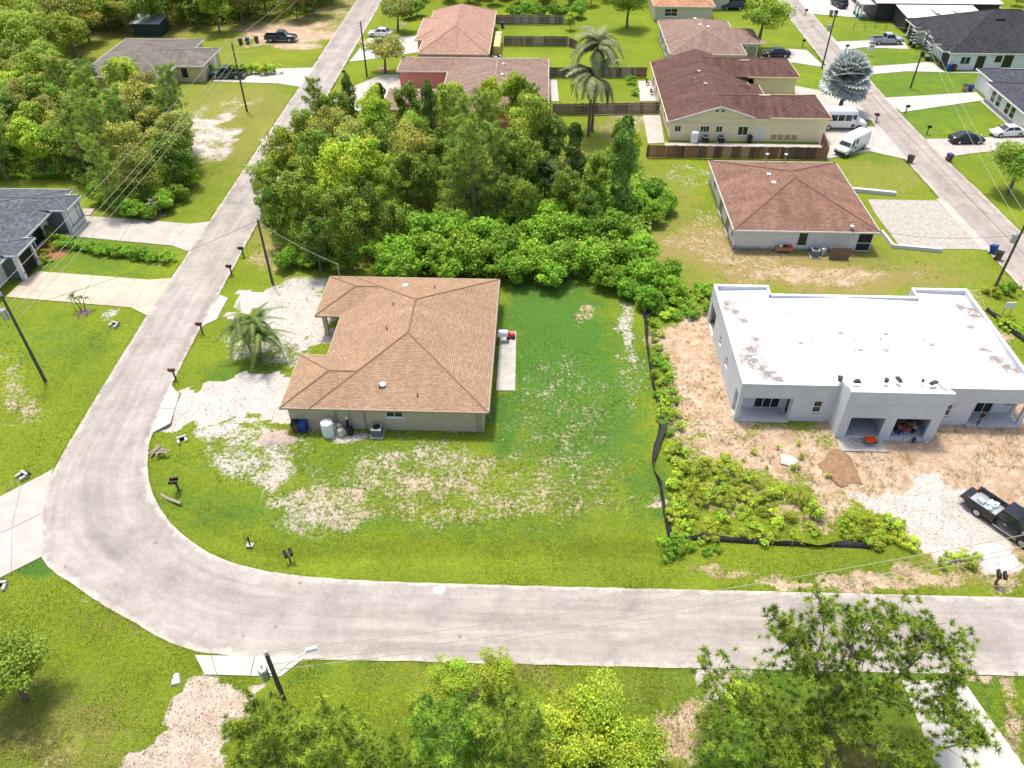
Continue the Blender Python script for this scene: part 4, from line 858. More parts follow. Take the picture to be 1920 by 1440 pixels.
GREENS = {'mid': ((.19, .30, .035), (.36, .50, .06)), 'light': ((.28, .43, .035), (.47, .61, .055)), 'dark': ((.13, .22, .035), (.24, .36, .05)), 'bright': ((.16, .34, .026), (.33, .57, .045)), 'olive': ((.29, .34, .065), (.47, .51, .10)),
          'yellow': ((.27, .37, .032), (.44, .53, .05)), 'silver': ((.22, .27, .26), (.38, .43, .42))}
def crown_mesh(name, r, h, nclump, nleaf, lsize, tone, flat=.75, low=.0):
    """crown centred on origin, radius r, height h; uneven clumps of leaves"""
    P_, D_, Cc = [], [], []; cl = []
    for k in range(nclump):
        d = rng.normal(size=3); d /= np.linalg.norm(d); d[2] = d[2]*.8+.15+low
        rr = rng.uniform(.45, .92)
        c = d*np.array([r, r, h/2])*rr; cr = r*rng.uniform(.16, .44); cl.append(c)
        n = int(nleaf/nclump*rng.uniform(.7, 1.3)); n = int(n*(.35+cr/r*2.1)); p, q = shell_pts(c, np.array([cr*rng.uniform(.7, 1.3), cr*rng.uniform(.7, 1.3), cr*flat*rng.uniform(.7, 1.2)]), n)
        q = q*.6+np.array([0, -.1, .5])+rng.normal(size=q.shape)*.5
        tint = rng.uniform(.8, 1.2)*np.array([rng.uniform(.9, 1.2), 1, rng.uniform(.85, 1.1)])
        P_.append(p); D_.append(q); Cc.append(leaf_cols(n, *GREENS[tone])*tint)
    p = np.concatenate(P_); q = np.concatenate(D_); c = np.concatenate(Cc)
    me = fast_mesh(name, leaf_quads(p, q, rng.uniform(.7, 1.3, len(p))*lsize, None), 4, np.clip(c, 0, 1)); me.materials.append(LEAF)
    return me, cl
def trunk_mesh(name, hc, cl, r0, lean=(0, 0), mat_=BARK, n=6):
    mb = MB(); top = Vector((lean[0], lean[1], hc))
    pts = [Vector((0, 0, -.1)), Vector((lean[0]*.25+r0*.5, lean[1]*.2, hc*.35)), Vector((lean[0]*.7, lean[1]*.7, hc*.7)), top]
    mb.tube(pts, [r0, r0*.8, r0*.6, r0*.4], n)
    for c in cl[:9]:
        e = Vector(c)+Vector((lean[0], lean[1], hc)); s = pts[2].lerp(top, random.random()*.8); m = s.lerp(e, .5)+Vector((0, 0, -.15*(e-s).length*.5))
        mb.tube([s, m, e], [r0*.38, r0*.26, r0*.08], 4)
    me = mb.mesh(name); me.materials.append(mat_); return me
TREES = {}
def broad(kind, r, h, hc, nclump, nleaf, lsize, tone, r0=.16, flat=.75, low=0.):
    L_ = []
    for v in range(3):
        cm, cl = crown_mesh('crown', r, h, nclump, nleaf, lsize, tone, flat, low)
        lean = (random.uniform(-.5, .5)*r*.25, random.uniform(-.5, .5)*r*.25)
        tm = trunk_mesh('trunk', hc, cl, r0, lean); L_.append((cm, tm, (lean[0], lean[1], hc), hc))
    TREES[kind] = L_
def place(kind, x, y, label, cat, group, sc=1., name='broadleaf_tree', szz=None, z=None):
    cm, tm, cloc, hc = TREES[kind][random.randrange(len(TREES[kind]))]
    z = float(gz(x, y)) if z is None else z
    t = thing(name, label, cat, (x, y, z), random.uniform(0, 6.28), group); t.scale = (sc, sc, (szz or sc))
    link('crown', cm, t, cloc); link('trunk' if 'shrub' not in name else 'stem', tm, t)
    return t
broad('tall', 2.7, 8.4, 5.4, 38, 7600, .30, 'mid', .17, low=-.1)
broad('tallL', 2.6, 8.0, 5.2, 36, 7400, .30, 'light', .16, low=-.1)
broad('tallD', 2.8, 8.6, 5.0, 38, 7200, .32, 'dark', .17, low=-.1)
broad('bright', 2.6, 4.2, 2.2, 34, 5600, .32, 'bright', .14, .8)
broad('olive', 3.0, 8.0, 5.4, 38, 7600, .28, 'olive', .17, low=-.1)
broad('oak', 3.6, 5.8, 5.0, 44, 8000, .30, 'mid', .3)
broad('oakO', 3.2, 4.4, 3.9, 22, 4200, .32, 'olive', .24, .6)
broad('bush', 1.0, 1.5, .7, 12, 1100, .17, 'light', .05)
broad('bushY', .9, 1.2, .5, 12, 1000, .15, 'yellow', .04)
broad('bushB', 1.0, 1.5, .7, 12, 1100, .18, 'bright', .05)
broad('nearbush', 2.4, 3.8, 2.2, 34, 9500, .17, 'yellow', .1)
broad('nearbush2', 2.4, 3.8, 2.2, 34, 9500, .18, 'light', .1)
# vine covered columns
def column_mesh(r, h, n, tone='dark'):
    z = rng.random(n)**.8*h; a = rng.random(n)*6.283; prof = np.sqrt(np.clip(1-((z/h-.1)/.92)**4, .02, 1))*(.75+.3*np.sin(z*1.3+a*2)+.22*np.sin(z*2.9-a))
    rr = r*prof*rng.uniform(.75, 1.08, n); p = np.c_[np.cos(a)*rr, np.sin(a)*rr, z]; d = np.c_[np.cos(a), np.sin(a), np.full(n, .45)]+rng.normal(size=(n, 3))*.35
    me = fast_mesh('crown', leaf_quads(p, d, rng.uniform(.25, .5, n), None), 4, leaf_cols(n, *GREENS[tone])*rng.uniform(.8, 1.2)); me.materials.append(LEAF); return me
# --- pines
def tufts(centres, dirs, nn, length, width, c0, c1, spread=1.):
    n = len(centres); k = n*nn; c = np.repeat(centres, nn, 0); d = np.repeat(dirs, nn, 0)
    v = rng.normal(size=(k, 3))*spread+d*.9; v /= np.linalg.norm(v, axis=1, keepdims=True)
    L_ = length*rng.uniform(.7, 1.15, k)[:, None]; tip = c+v*L_; tip[:, 2] -= .10*L_[:, 0]
    b = np.cross(v, rng.normal(size=(k, 3))); b /= np.maximum(np.linalg.norm(b, axis=1, keepdims=True), 1e-6)
    st = c+v*.03
    V = np.stack([st-b*width*.5, st+b*width*.5, tip], 1).reshape(-1, 3)
    tt = np.repeat(rng.random(n)**1.3, nn)[:, None]*.8+rng.random(k)[:, None]*.2; col = np.array(c0)*(1-tt)+np.array(c1)*tt
    return V, col
def pine(h, r, crown_from, nbr, tuft_per, nn, length, width, c0, c1, r0=.16, seed=0, lean=(0, 0), flat=False):
    rr = random.Random(seed); mb = MB(); cen = []; dr = []
    pts = [Vector((lean[0]*t*t*h*.1+.25*math.sin(t*5+seed)*t, lean[1]*t*t*h*.1+.25*math.cos(t*4+seed)*t, -.1+t*h)) for t in (0, .2, .4, .6, .8, 1)]
    mb.tube(pts, [r0, r0*.9, r0*.75, r0*.58, r0*.38, r0*.14], 7)
    def tp(t): i = min(int(t*5), 4); return pts[i].lerp(pts[i+1], t*5-i)
    for k in range(nbr):
        t = crown_from+(1-crown_from)*(k+.5)/nbr; s = tp(t); a = k*2.4+rr.uniform(-.4, .4)
        f = (t-crown_from)/(1-crown_from); L_ = r*(1-.55*f**1.5)*rr.uniform(.65, 1.1)*(.55+.45*min(1, f*4+.3)); up = rr.uniform(.15, .5)+.4*f
        d = Vector((math.cos(a), math.sin(a), up)).normalized(); m = s+d*L_*.55+Vector((0, 0, -.06*L_)); e = s+d*L_+Vector((0, 0, .1*L_))
        rb = r0*.28*(1-.5*f); mb.tube([s, m, e], [rb, rb*.7, rb*.25], 5)
        for q in range(tuft_per):
            u = rr.uniform(.35, 1.05); p = (s.lerp(m, u*2) if u < .5 else m.lerp(e, u*2-1)) if u <= 1 else e
            off = Vector((rr.gauss(0, .28), rr.gauss(0, .28), rr.uniform(.0, .4)))*L_*.42; c = p+off
            if q % 2 == 0: mb.tube([p, p.lerp(c, .5)+Vector((0, 0, -.04)), c], [rb*.35, rb*.25, rb*.15], 3, cap=False)
            cen.append(tuple(c)); dr.append(tuple((off.normalized()*.7+Vector((0, 0, .5)))))
    V, col = tufts(np.array(cen), np.array(dr), nn, length, width, c0, c1)
    cm = fast_mesh('crown', V, 3, col); cm.materials.append(NEEDLE); tm = mb.mesh('trunk'); tm.materials.append(PBARK)
    return cm, tm, (0, 0, 0), h
PY0, PY1 = (.085, .17, .02), (.47, .64, .07)
TREES['pine'] = [pine(11.5, 2.7, .30, 30, 14, 22, .5, .06, (.20, .31, .045), (.46, .58, .10), .17, s_) for s_ in (1, 2, 3)]
TREES['nearpine'] = [pine(8.0, 3.3, .15, 38, 12, 36, .42, .052, PY0, PY1, .13, s_) for s_ in (4, 5)]
TREES['column'] = []
for s_ in range(2):
    hh_ = 10; tm = MB().tube([(0, 0, -.1), (0, 0, hh_*.95)], [.15, .05], 6).mesh('trunk'); tm.materials.append(BARK); TREES['column'].append((column_mesh(1.25, hh_, 3200), tm, (0, 0, 0), hh_))
# where each crown centre shows in the photo gives its place on the ground
def tree(kind, px, py, sc=1., **kw):
    hc = TREES[kind][0][3]*(.7 if 'pine' in kind else .55 if kind == 'column' else 1.)*sc
    x, y = P(px, py, hc); return place(kind, x, y, sc=sc, **kw)
def scatter_wood(poly, dmin, kinds, lbls, grp, n=400, sc=(.75, 1.05), seed=0):
    rr = random.Random(seed); pts = []; w_ = [P(*p) for p in poly]; xs_ = [p[0] for p in w_]; ys_ = [p[1] for p in w_]
    for _ in range(n):
        x, y = rr.uniform(min(xs_), max(xs_)), rr.uniform(min(ys_), max(ys_))
        if not inpoly(np.array([x]), np.array([y]), w_)[0]: continue
        if any(inpoly(np.array([x]), np.array([y]), hp)[0] for hp in HOUSEPOLY): continue
        if any(math.hypot(x-a_, y-b_) < dmin for a_, b_ in pts): continue
        pts.append((x, y)); k = rr.choice(kinds); place(k, x, y, lbls[k], 'tree', grp, rr.uniform(*sc), {'pine': 'pine_tree', 'oak': 'oak_tree'}.get(k, 'broadleaf_tree'))
W1 = dict(cat='tree', group='trees of the wood behind the tan roofed house')
LB = {'tall': 'leafy broadleaf tree in the wood behind the tan roofed house', 'tallL': 'light green leafy tree in the middle wood', 'tallD': 'dark leafy tree in the wood behind the tan roofed house', 'pine': 'tall yellow green pine in the middle wood', 'column': 'vine covered column tree in the middle wood', 'olive': 'olive green tree in the wood behind the tan roofed house', 'bright': 'bright green rounded shrub along the front of the wood'}
for kind, px, py, sc in [
    ('tall', 600, 330, 1.05), ('tallL', 540, 300, .95), ('tall', 560, 390, 1.0), ('tallL', 640, 360, 1.1), ('tallD', 520, 400, .8), ('tall', 500, 340, .75), ('tallD', 590, 450, .8), ('tall', 650, 430, .95), ('tallD', 680, 400, .9),
    ('pine', 590, 195, .85), ('column', 655, 190, .85), ('olive', 620, 265, .9), ('olive', 660, 275, .9), ('tallL', 710, 235, .9), ('tallD', 735, 280, .95), ('tall', 770, 260, .95), ('column', 805, 215, 1.0), ('tallD', 830, 290, .9), ('tall', 760, 330, .9),
    ('pine', 870, 250, 1.15), ('pine', 905, 240, 1.1), ('pine', 930, 290, .95), ('tallL', 960, 195, .9), ('tall', 990, 230, .95), ('tall', 1000, 270, 1.0), ('tallD', 960, 320, .95), ('olive', 900, 340, .9), ('tallD', 1030, 270, .9), ('tall', 1010, 330, .85),
    ('column', 1076, 305, 1.05), ('column', 1168, 310, 1.25), ('tallL', 1160, 275, .72), ('tallL', 1185, 290, .65), ('tall', 1120, 330, .8), ('pine', 850, 330, .8), ('tallD', 800, 340, .8), ('tallL', 690, 330, .95), ('tall', 720, 370, .85), ('tallD', 1060, 360, .75), ('olive', 780, 300, .9), ('tallL', 845, 215, .85), ('tallL', 880, 320, .75), ('pine', 1000, 195, .7), ('tall', 570, 250, .8), ('tallD', 1100, 390, .7), ('tallD', 950, 380, .7), ('tall', 740, 420, .65), ('tall', 980, 390, .7), ('tallL', 700, 215, .85), ('tall', 765, 212, .85), ('tall', 835, 200, .8), ('pine', 845, 225, .95), ('tallL', 925, 205, .85), ('tall', 1005, 205, .75), ('column', 715, 205, .8), ('tallL', 610, 225, .75), ('tall', 640, 230, .8), ('pine', 885, 290, 1.1)]:
    t_ = tree(kind, px, py, sc, label=LB[kind], name={'pine': 'pine_tree', 'column': 'vine_covered_tree'}.get(kind, 'broadleaf_tree'), **W1)
    if kind not in ('pine', 'column'): k_s = random.uniform(.78, .95); t_.scale = (sc*k_s, sc*k_s, sc*random.uniform(1.05, 1.3))
SH1 = dict(cat='shrub', group='shrubs along the front of the wood', label=LB['bright'], name='shrub')
for px, py, sc in [(740, 470, .9), (785, 440, 1.), (800, 480, 1.), (850, 430, 1.05), (860, 475, 1.05), (905, 450, 1.), (910, 490, .9), (730, 500, .7), (760, 505, .7), (955, 460, .95), (960, 500, .8), (1000, 440, .95), (1005, 490, .85), (1050, 440, .95), (1060, 490, .9), (1100, 430, .9), (1110, 480, .95), (1150, 430, .9), (1160, 490, .9), (1140, 520, .6), (1200, 470, .8), (1210, 510, .8), (1250, 510, .65), (1260, 540, .5), (1230, 360, .75), (1250, 380, .6), (1225, 400, .6), (1200, 380, .7), (700, 470, .6), (840, 500, .8), (1030, 515, .7), (1180, 540, .5), (1215, 560, .55), (1040, 400, .8), (960, 420, .8), (1110, 370, .7), (555, 478, .5), (580, 490, .45), (530, 488, .5), (600, 470, .6), (650, 480, .7)]:
    tree('bright', px, py, sc, **SH1)
def understorey(name, label, poly, n, hmax, tone, seed):
    r = np.random.default_rng(seed); w_ = [P(*p) for p in poly]; x = r.uniform(min(p[0] for p in w_), max(p[0] for p in w_), n); y = r.uniform(min(p[1] for p in w_), max(p[1] for p in w_), n)
    k = inpoly(x, y, w_)
    for hp in HOUSEPOLY: k &= ~inpoly(x, y, [(a_+(1.2 if a_ > hp[0][0] else -1.2)*0, b2) for a_, b2 in hp])
    x, y = x[k], y[k]; n = len(x)
    h = hmax*np.clip(vnoise(x, y, .45, 1)*.7+vnoise(x, y, 1.3, 2)*.5-.15, .08, 1); z = h*r.uniform(.35, 1., n)**.6
    p = np.c_[x, y, z]; d = np.c_[r.normal(size=n)*.6, r.normal(size=n)*.6-.2, np.full(n, .8)]
    me = fast_mesh(name, leaf_quads(p, d, r.uniform(.25, .5, n), None), 4, leaf_cols(n, *GREENS[tone])*(.7+.6*vnoise(x, y, .4, 3))[:, None]); me.materials.append(LEAF); o = link(name, me); o['kind'] = 'stuff'; o['label'] = label
understorey('undergrowth', 'dense leafy undergrowth on the floor of the middle wood', [(520, 480), (600, 500), (700, 480), (700, 522), (940, 528), (1180, 520), (1220, 440), (1205, 330), (1060, 300), (640, 240), (560, 260), (490, 400)], 70000, 3.6, 'mid', 5)
understorey('undergrowth', 'dense leafy undergrowth on the floor of the left wood', [(-40, 340), (130, 340), (235, 410), (340, 360), (355, 320), (330, 232), (270, 215), (200, 208), (130, 170), (-40, 175)], 60000, 2.8, 'mid', 6)
understorey('undergrowth', 'dense leafy undergrowth of the far wood at the top left', [(-60, 120), (140, 112), (180, 60), (310, 50), (430, 50), (480, 30), (570, 32), (625, 0), (640, -40), (-60, -40)], 80000, 3.2, 'mid', 7)
# left wood
W2 = dict(cat='tree', group='trees of the wood at left')
LB2 = {'tall': 'leafy broadleaf tree in the wood at left', 'tallL': 'light green leafy tree in the wood at left', 'tallD': 'dark leafy tree in the wood at left', 'pine': 'tall yellow green pine in the wood at left', 'olive': 'olive green tree in the wood at left', 'oak': 'wide dark oak in the wood at left', 'bright': 'low bright shrub at the edge of the left wood'}
scatter_wood([(-60, 345), (130, 345), (235, 415), (345, 365), (360, 320), (335, 230), (270, 212), (200, 205), (130, 168), (-60, 170)], 3.3, ['tall', 'tallL', 'olive', 'pine', 'pine', 'olive', 'tallD', 'oak'], LB2, W2['group'], 900, (.75, 1.0), 3)
for px, py, sc in [(300, 395, .5), (330, 375, .5), (355, 345, .5), (280, 410, .4), (250, 405, .5), (215, 385, .6), (190, 375, .6), (230, 395, .5), (310, 385, .45), (345, 320, .5)]: tree('bright', px, py-12, sc, cat='shrub', group='shrubs at the edge of the left wood', label=LB2['bright'], name='shrub')
LB3 = {k: v.replace('in the wood at left', 'in the far wood behind the grey brown roof') for k, v in LB2.items()}
scatter_wood([(-50, 140), (140, 122), (185, 64), (320, 62), (440, 62), (480, 40), (580, 40), (640, 0), (640, -45), (-60, -45)], 4.1, ['tall', 'oak', 'olive', 'oak', 'tallL', 'olive'], LB3, 'trees of the far wood at top left', 1500, (.9, 1.25), 5)
LB4 = {k: v.replace('in the wood at left', 'in the row behind the peach roofed house') for k, v in LB2.items()}
scatter_wood([(735, 8), (800, 2), (1090, 18), (1200, -5), (1200, -60), (735, -60)], 3.4, ['tall', 'tallD', 'tallD', 'olive'], LB4, 'trees behind the peach roofed house', 700, (.6, .85), 6)
for px, py, sc in [(960, 22, .6), (985, 20, .7), (1010, 24, .6), (1035, 20, .7), (1060, 24, .6), (1085, 18, .7), (780, 16, .7), (765, 22, .6)]: tree('bright', px, py, sc, cat='shrub', group='shrubs behind the grey blue fence', label='dense shrub behind the grey blue fence at the top', name='shrub')
LB5 = {k: v.replace('in the wood at left', 'beyond the white vinyl fence') for k, v in LB2.items()}
scatter_wood([(1860, -3), (1990, 40), (2100, 20), (2000, -60), (1840, -60)], 4, ['olive', 'tallL'], LB5, 'trees beyond the vinyl fence', 300, (.4, .6), 8)
# single garden trees
tree('oakO', 742, 18, 1.0, label='round olive green tree on the lawn beside the white sedan', cat='tree', group=None, name='garden_tree')
tree('oakO', 718, 92, 1.0, label='round olive green tree beside the roadside pole and the coral house', cat='tree', group=None, name='garden_tree')
tree('oak', 1432, 28, 1.15, label='large dark oak beside the black sedan on the right street', cat='tree', group=None, name='oak_tree')
tree('oak', 1180, 0, 1.0, label='dark oak casting shade on the lawn in front of the orange peach roof', cat='tree', group=None, name='oak_tree')
tree('oak', 1915, 305, .85, label='green tree cut by the right edge beside the parked cars', cat='tree', group=None, name='garden_tree')
tree('oak', 10, 1262, .62, label='dark green tree cut by the left edge near the bottom', cat='tree', group=None, name='garden_tree')
tree('tallL', 1070, 35, .4, label='small yellow green tree at the end of the board fence', cat='tree', group=None, name='garden_tree')
# foreground pines and bushes
for px, py, sc, l in [(500, 1385, .95, 'leftmost young pine at the bottom below the utility pole'), (620, 1400, .95, 'young pine at the bottom right of the utility pole'), (840, 1395, 1.0, 'young pine standing left of the leafy bush at the bottom centre'), (950, 1400, 1.05, 'young pine beside the leafy bush at the bottom centre'), (720, 1465, .85, 'young pine cut by the bottom edge between its neighbours'), (1370, 1420, .8, 'young pine cut by the bottom edge left of the large pine')]:
    tree('nearpine', px, py, sc, label=l, cat='tree', group='young pines along the bottom', name='pine_tree')
for px, py, sc, k, l in [(850, 1275, .62, 'nearbush2', 'leafy bush reaching over the road edge at the bottom'), (930, 1262, .6, 'nearbush2', 'leafy bush with pale tips over the road edge beside its twin'), (1120, 1350, 1.0, 'nearbush', 'large yellow green bush left of the pink sand patch'), (1180, 1400, .9, 'nearbush', 'yellow green bush beside the pink sand patch at the bottom'), (1060, 1400, .9, 'nearbush2', 'yellow green bush at the bottom between pine and sand'), (1390, 1330, .65, 'nearbush2', 'dark leafy bush under the left arm of the large pine'), (1360, 1380, .7, 'nearbush2', 'leafy bush right of the pink sand patch'), (1480, 1400, .8, 'nearbush2', 'leafy bush under the trunk of the large pine'), (810, 1330, .6, 'nearbush', 'small leafy bush at the left of the bottom bushes'), (1700, 1420, .6, 'nearbush2', 'leafy bush under the right arm of the large pine')]:
    tree(k, px, py, sc, label=l, cat='bush', group='bushes along the bottom', name='bush_shrub')
# the large pine, bottom right: hand placed arms
def big_pine():
    base = Vector((*P(1545, 1425), 0)); t = thing('pine_tree', 'large open pine with bare grey arms in front of the road', 'tree', tuple(base)); mb = MB(); cen = []; dr = []; rr = random.Random(21)
    def pt(px, py, z): x, y = P(px, py, z); return Vector((x, y, z))-base
    arms = [ # polylines in pixel + height
        [(1545, 1425, 0), (1552, 1372, 2.2), (1556, 1330, 4.0), (1590, 1260, 6.2), (1600, 1200, 8.2), (1590, 1150, 9.6)],
        [(1552, 1372, 2.2), (1535, 1300, 5), (1530, 1250, 6.6), (1545, 1180, 8.2), (1535, 1120, 9.4)],
        [(1535, 1300, 5), (1500, 1240, 6.4), (1470, 1200, 7.2)], [(1530, 1250, 6.6), (1500, 1190, 7.8), (1460, 1170, 8.2)],
        [(1556, 1330, 4.0), (1620, 1300, 5.2), (1660, 1290, 5.6), (1705, 1250, 6.5), (1740, 1215, 7.2), (1790, 1215, 7.4)], [(1705, 1250, 6.5), (1720, 1200, 7.6), (1735, 1170, 8.2)],
        [(1620, 1300, 5.2), (1700, 1330, 5), (1750, 1335, 5.2), (1770, 1300, 6), (1790, 1280, 6.4)], [(1750, 1335, 5.2), (1790, 1340, 5.2), (1815, 1370, 5)],
        [(1552, 1372, 2.2), (1640, 1400, 3.2), (1700, 1420, 3.4), (1780, 1400, 4.2), (1830, 1390, 4.6)], [(1600, 1200, 8.2), (1650, 1170, 8.8), (1690, 1160, 9)],
        [(1552, 1372, 2.2), (1480, 1370, 3.4), (1420, 1350, 4.4), (1370, 1300, 5.2), (1320, 1250, 5.8)], [(1420, 1350, 4.4), (1380, 1340, 4.6), (1350, 1320, 5)], [(1590, 1260, 6.2), (1640, 1220, 7.4), (1650, 1200, 8)], [(1556, 1330, 4), (1600, 1370, 3.8), (1650, 1380, 3.9)], [(1552, 1372, 2.2), (1500, 1400, 3.2), (1440, 1430, 3.6)]]
    for k, arm in enumerate(arms):
        ps = [pt(*q) for q in arm]; n = len(ps); r0 = .2 if k == 0 else .11 if k in (1, 4, 8, 10) else .06
        mb.tube(ps, [r0*(1-.8*i/(n-1)) for i in range(n)], 6)
        for i in range(1, n):
            if k in (0, 1) and i < 2: continue
            dens = (10 if i == n-1 else 5) if k not in (4, 6, 8, 10) else (13 if i == n-1 else 4)
            for q in range(dens+7):
                u = rr.random(); p = ps[i-1].lerp(ps[i], u if i < n-1 else .45+.55*u); off = Vector((rr.gauss(0, .5), rr.gauss(0, .5), rr.uniform(-.05, .7))); c = p+off
                mb.tube([p, p.lerp(c, .5)+Vector((0, 0, -.06)), c], [.028, .02, .012], 4, cap=False)
                for w_ in range(3):
                    cen.append(tuple(c+Vector((rr.gauss(0, .34), rr.gauss(0, .34), rr.gauss(0, .22)))*(w_ > 0))); dr.append(tuple(off.normalized()*.8+Vector((0, 0, .5))))
    for k in range(170): # dense low left mass
        px, py, z = rr.gauss(1480, 60), rr.gauss(1330, 55), rr.uniform(2.2, 5.2); c = pt(px, py, z); cen.append(tuple(c)); dr.append((rr.gauss(0, .5), rr.gauss(0, .5), .8))
    V, col = tufts(np.array(cen), np.array(dr), 34, .38, .050, PY0, PY1)
    cm = fast_mesh('crown', V, 3, col); cm.materials.append(NEEDLE); link('crown', cm, t); mb.build('trunk', PBARK, t)
big_pine()
# small weeds and bushes on the building lot
rr = random.Random(12)
def bushes(poly, n, kinds, sc, label, grp, dmin=.7):
    pts = []; 
    for _ in range(n*12):
        if len(pts) >= n: break
        px, py = rr.uniform(min(p[0] for p in poly), max(p[0] for p in poly)), rr.uniform(min(p[1] for p in poly), max(p[1] for p in poly))
        if not inpoly(np.array([px]), np.array([py]), poly)[0]: continue
        x, y = P(px, py)
        if any(math.hypot(x-a_, y-b_) < dmin for a_, b_ in pts): continue
        pts.append((x, y)); s_ = rr.uniform(*sc); place(rr.choice(kinds), x, y, label, 'bush', grp, s_, 'bush_shrub', s_*rr.uniform(.6, 1.1))
bushes([(1255, 885), (1300, 860), (1370, 870), (1420, 905), (1500, 935), (1540, 985), (1500, 1015), (1260, 1008)], 48, ['bushY', 'bush', 'bushY'], (.4, .95), 'yellow green weed bush on the lot behind the silt fence', 'weed bushes on the building lot', 1.0)
bushes([(1575, 975), (1700, 985), (1715, 1030), (1580, 1030)], 14, ['bushY', 'bush'], (.5, .9), 'weed bush beside the white sand drive of the building lot', 'weed bushes by the white sand')
bushes([(1222, 600), (1245, 610), (1265, 760), (1290, 850), (1260, 880), (1238, 780), (1225, 690)], 34, ['bush', 'bushB'], (.35, .65), 'low weed beside the black silt fence and the ladder pieces', 'weeds along the silt fence', .6)
bushes([(1205, 545), (1330, 548), (1335, 590), (1250, 600), (1215, 590)], 26, ['bushB', 'bush'], (.6, 1.1), 'leafy bush beside the back corner of the white roofed duplex', 'bushes behind the silt fence corner', .8)
bushes([(1240, 1005), (1275, 1005), (1275, 1040), (1240, 1045)], 6, ['bushB'], (.5, .8), 'bright bush at the corner of the silt fence near the road', 'bushes at the silt fence corner')
bushes([(1290, 1015), (1345, 1015), (1345, 1040), (1290, 1040)], 6, ['bushB'], (.35, .55), 'low bright bush in front of the silt fence near the road', 'bushes before the silt fence'); bushes([(1760, 1035), (1830, 1045), (1825, 1065), (1765, 1060)], 6, ['bush'], (.45, .7), 'low bush by the roadside beside the white sand drive', 'roadside bushes')
bushes([(1850, 540), (1905, 545), (1905, 556), (1850, 556)], 6, ['bush', 'bushB'], (.5, .8), 'bush at the foot of the right utility pole', 'bushes at the right pole'); bushes([(1870, 600), (1920, 610), (1920, 640), (1880, 630)], 8, ['bushB', 'bush'], (.4, .8), 'bush at the right back corner of the white roofed duplex', 'bushes right of the duplex')
bushes([(1320, 870), (1500, 830), (1560, 900), (1420, 880)], 12, ['bushY', 'bush'], (.2, .45), 'small weed tuft on the tan building lot', 'weed tufts on the tan lot', 1.5)
# hedge on the left lawn
for k in range(17):
    x0, y0 = P(118, 463); x1, y1 = P(318, 492); t = k/16; x, y = x0+(x1-x0)*t, y0+(y1-y0)*t; s_ = random.uniform(.75, .95)
    place('bushB', x, y+random.uniform(-.15, .15), 'clipped shrub of the hedge between the left driveways', 'shrub', 'hedge between the left driveways', s_, 'hedge_shrub', s_*1.0)
for px, py, k in [(92, 462, 'bushY'), (84, 476, 'bushY'), (100, 450, 'bush'), (108, 470, 'bushY'), (88, 490, 'bush')]: x, y = P(px, py); place(k, x, y, 'garden shrub in the bed beside the left slate roofed house', 'shrub', 'shrubs in the left garden bed', .7, 'garden_shrub')
for k in range(9):
    x0, y0 = P(402, 140); x1, y1 = P(515, 138); t = k/8; place('bush', x0+(x1-x0)*t, y0+(y1-y0)*t, 'shrub of the dense hedge beside the dark green pickup', 'shrub', 'hedge beside the green pickup', 1.25, 'hedge_shrub')
for px, py, sc in [(1183, 158, .9), (1190, 178, .8), (1178, 150, .6), (830, 145, .4), (1325, 96, .6)]: x, y = P(px, py); place('bushB', x, y, 'garden shrub beside the patio of the maroon roofed house', 'shrub', 'shrubs by the maroon roofed house', sc, 'garden_shrub')
def tell_apart():
    by = {}
    for o in C.objects:
        if o.parent is None and 'group' in o and 'label' in o: by.setdefault((o['group'], o['label']), []).append(o)
    gs = {}
    for (g_, l_), os_ in by.items(): gs.setdefault(g_, []).extend(os_)
    for g_, os_ in gs.items():
        if len(os_) < 4: continue
        q = [proj(np.float64(o.location.x), np.float64(o.location.y)) for o in os_]; x = np.array([a_[0] for a_ in q]); y = np.array([a_[1] for a_ in q])
        wide = (x.max()-x.min()) > 1.3*(y.max()-y.min())*.5
        xn = (x-x.min())/max(x.max()-x.min(), 1); 
        for o, u, py_ in zip(os_, xn, y):
            col = ['far left', 'left', 'left of centre', 'centre', 'right of centre', 'right', 'far right'][min(6, int(u*7))]
            nb = y[abs(xn-u) < .16]; v = (py_-nb.min())/max(nb.max()-nb.min(), 1) if len(nb) > 2 else .5
            row = ['back row', 'middle row', 'front row'][min(2, int(v*3))]
            l_ = o['label']; s_ = l_+', '+col+(' '+row if len(os_) > 8 else '')
            if len(s_.split()) <= 16: o['label'] = s_
tell_apart()
# --- palms
def frond_mesh(L_=2.6, droop=.9, n=26, w=.5, c0=(.05, .09, .02), c1=(.12, .17, .04), hang=.6, ww=.15):
    V = []; cols = []
    def rach(t): return np.array([L_*t*(1-.12*t), 0, .55*L_*t*(1-t)*1.2-droop*L_*t**3*.55])
    for i in range(n):
        t = .12+.88*i/(n-1); p = rach(t); q = rach(min(1, t+.02)); d = (q-p)/max(np.linalg.norm(q-p), 1e-6) if t < 1 else np.array([.6, 0, -.8])
        ll = w*L_*(.35+.65*math.sin(math.pi*min(1, t*.9+.1)))*.55
        for s_ in (-1, 1):
            tip = p+np.array([ll*.45, s_*ll, -hang*ll])*np.array([1, 1, 1])+rng.normal(size=3)*.04
            V += [p-d*ww*.5, p+d*ww, tip]; cols.append(np.array(c0)+(np.array(c1)-np.array(c0))*rng.random())
    ra = [rach(t) for t in np.linspace(0, 1, 8)]
    for a_, b2 in zip(ra[:-1], ra[1:]): V += [a_+[0, .03, 0], a_-[0, .03, 0], b2]; cols.append(np.array((.2, .18, .06)))
    me = fast_mesh('frond', np.array(V), 3, np.array(cols)); me.materials.append(LEAF); return me
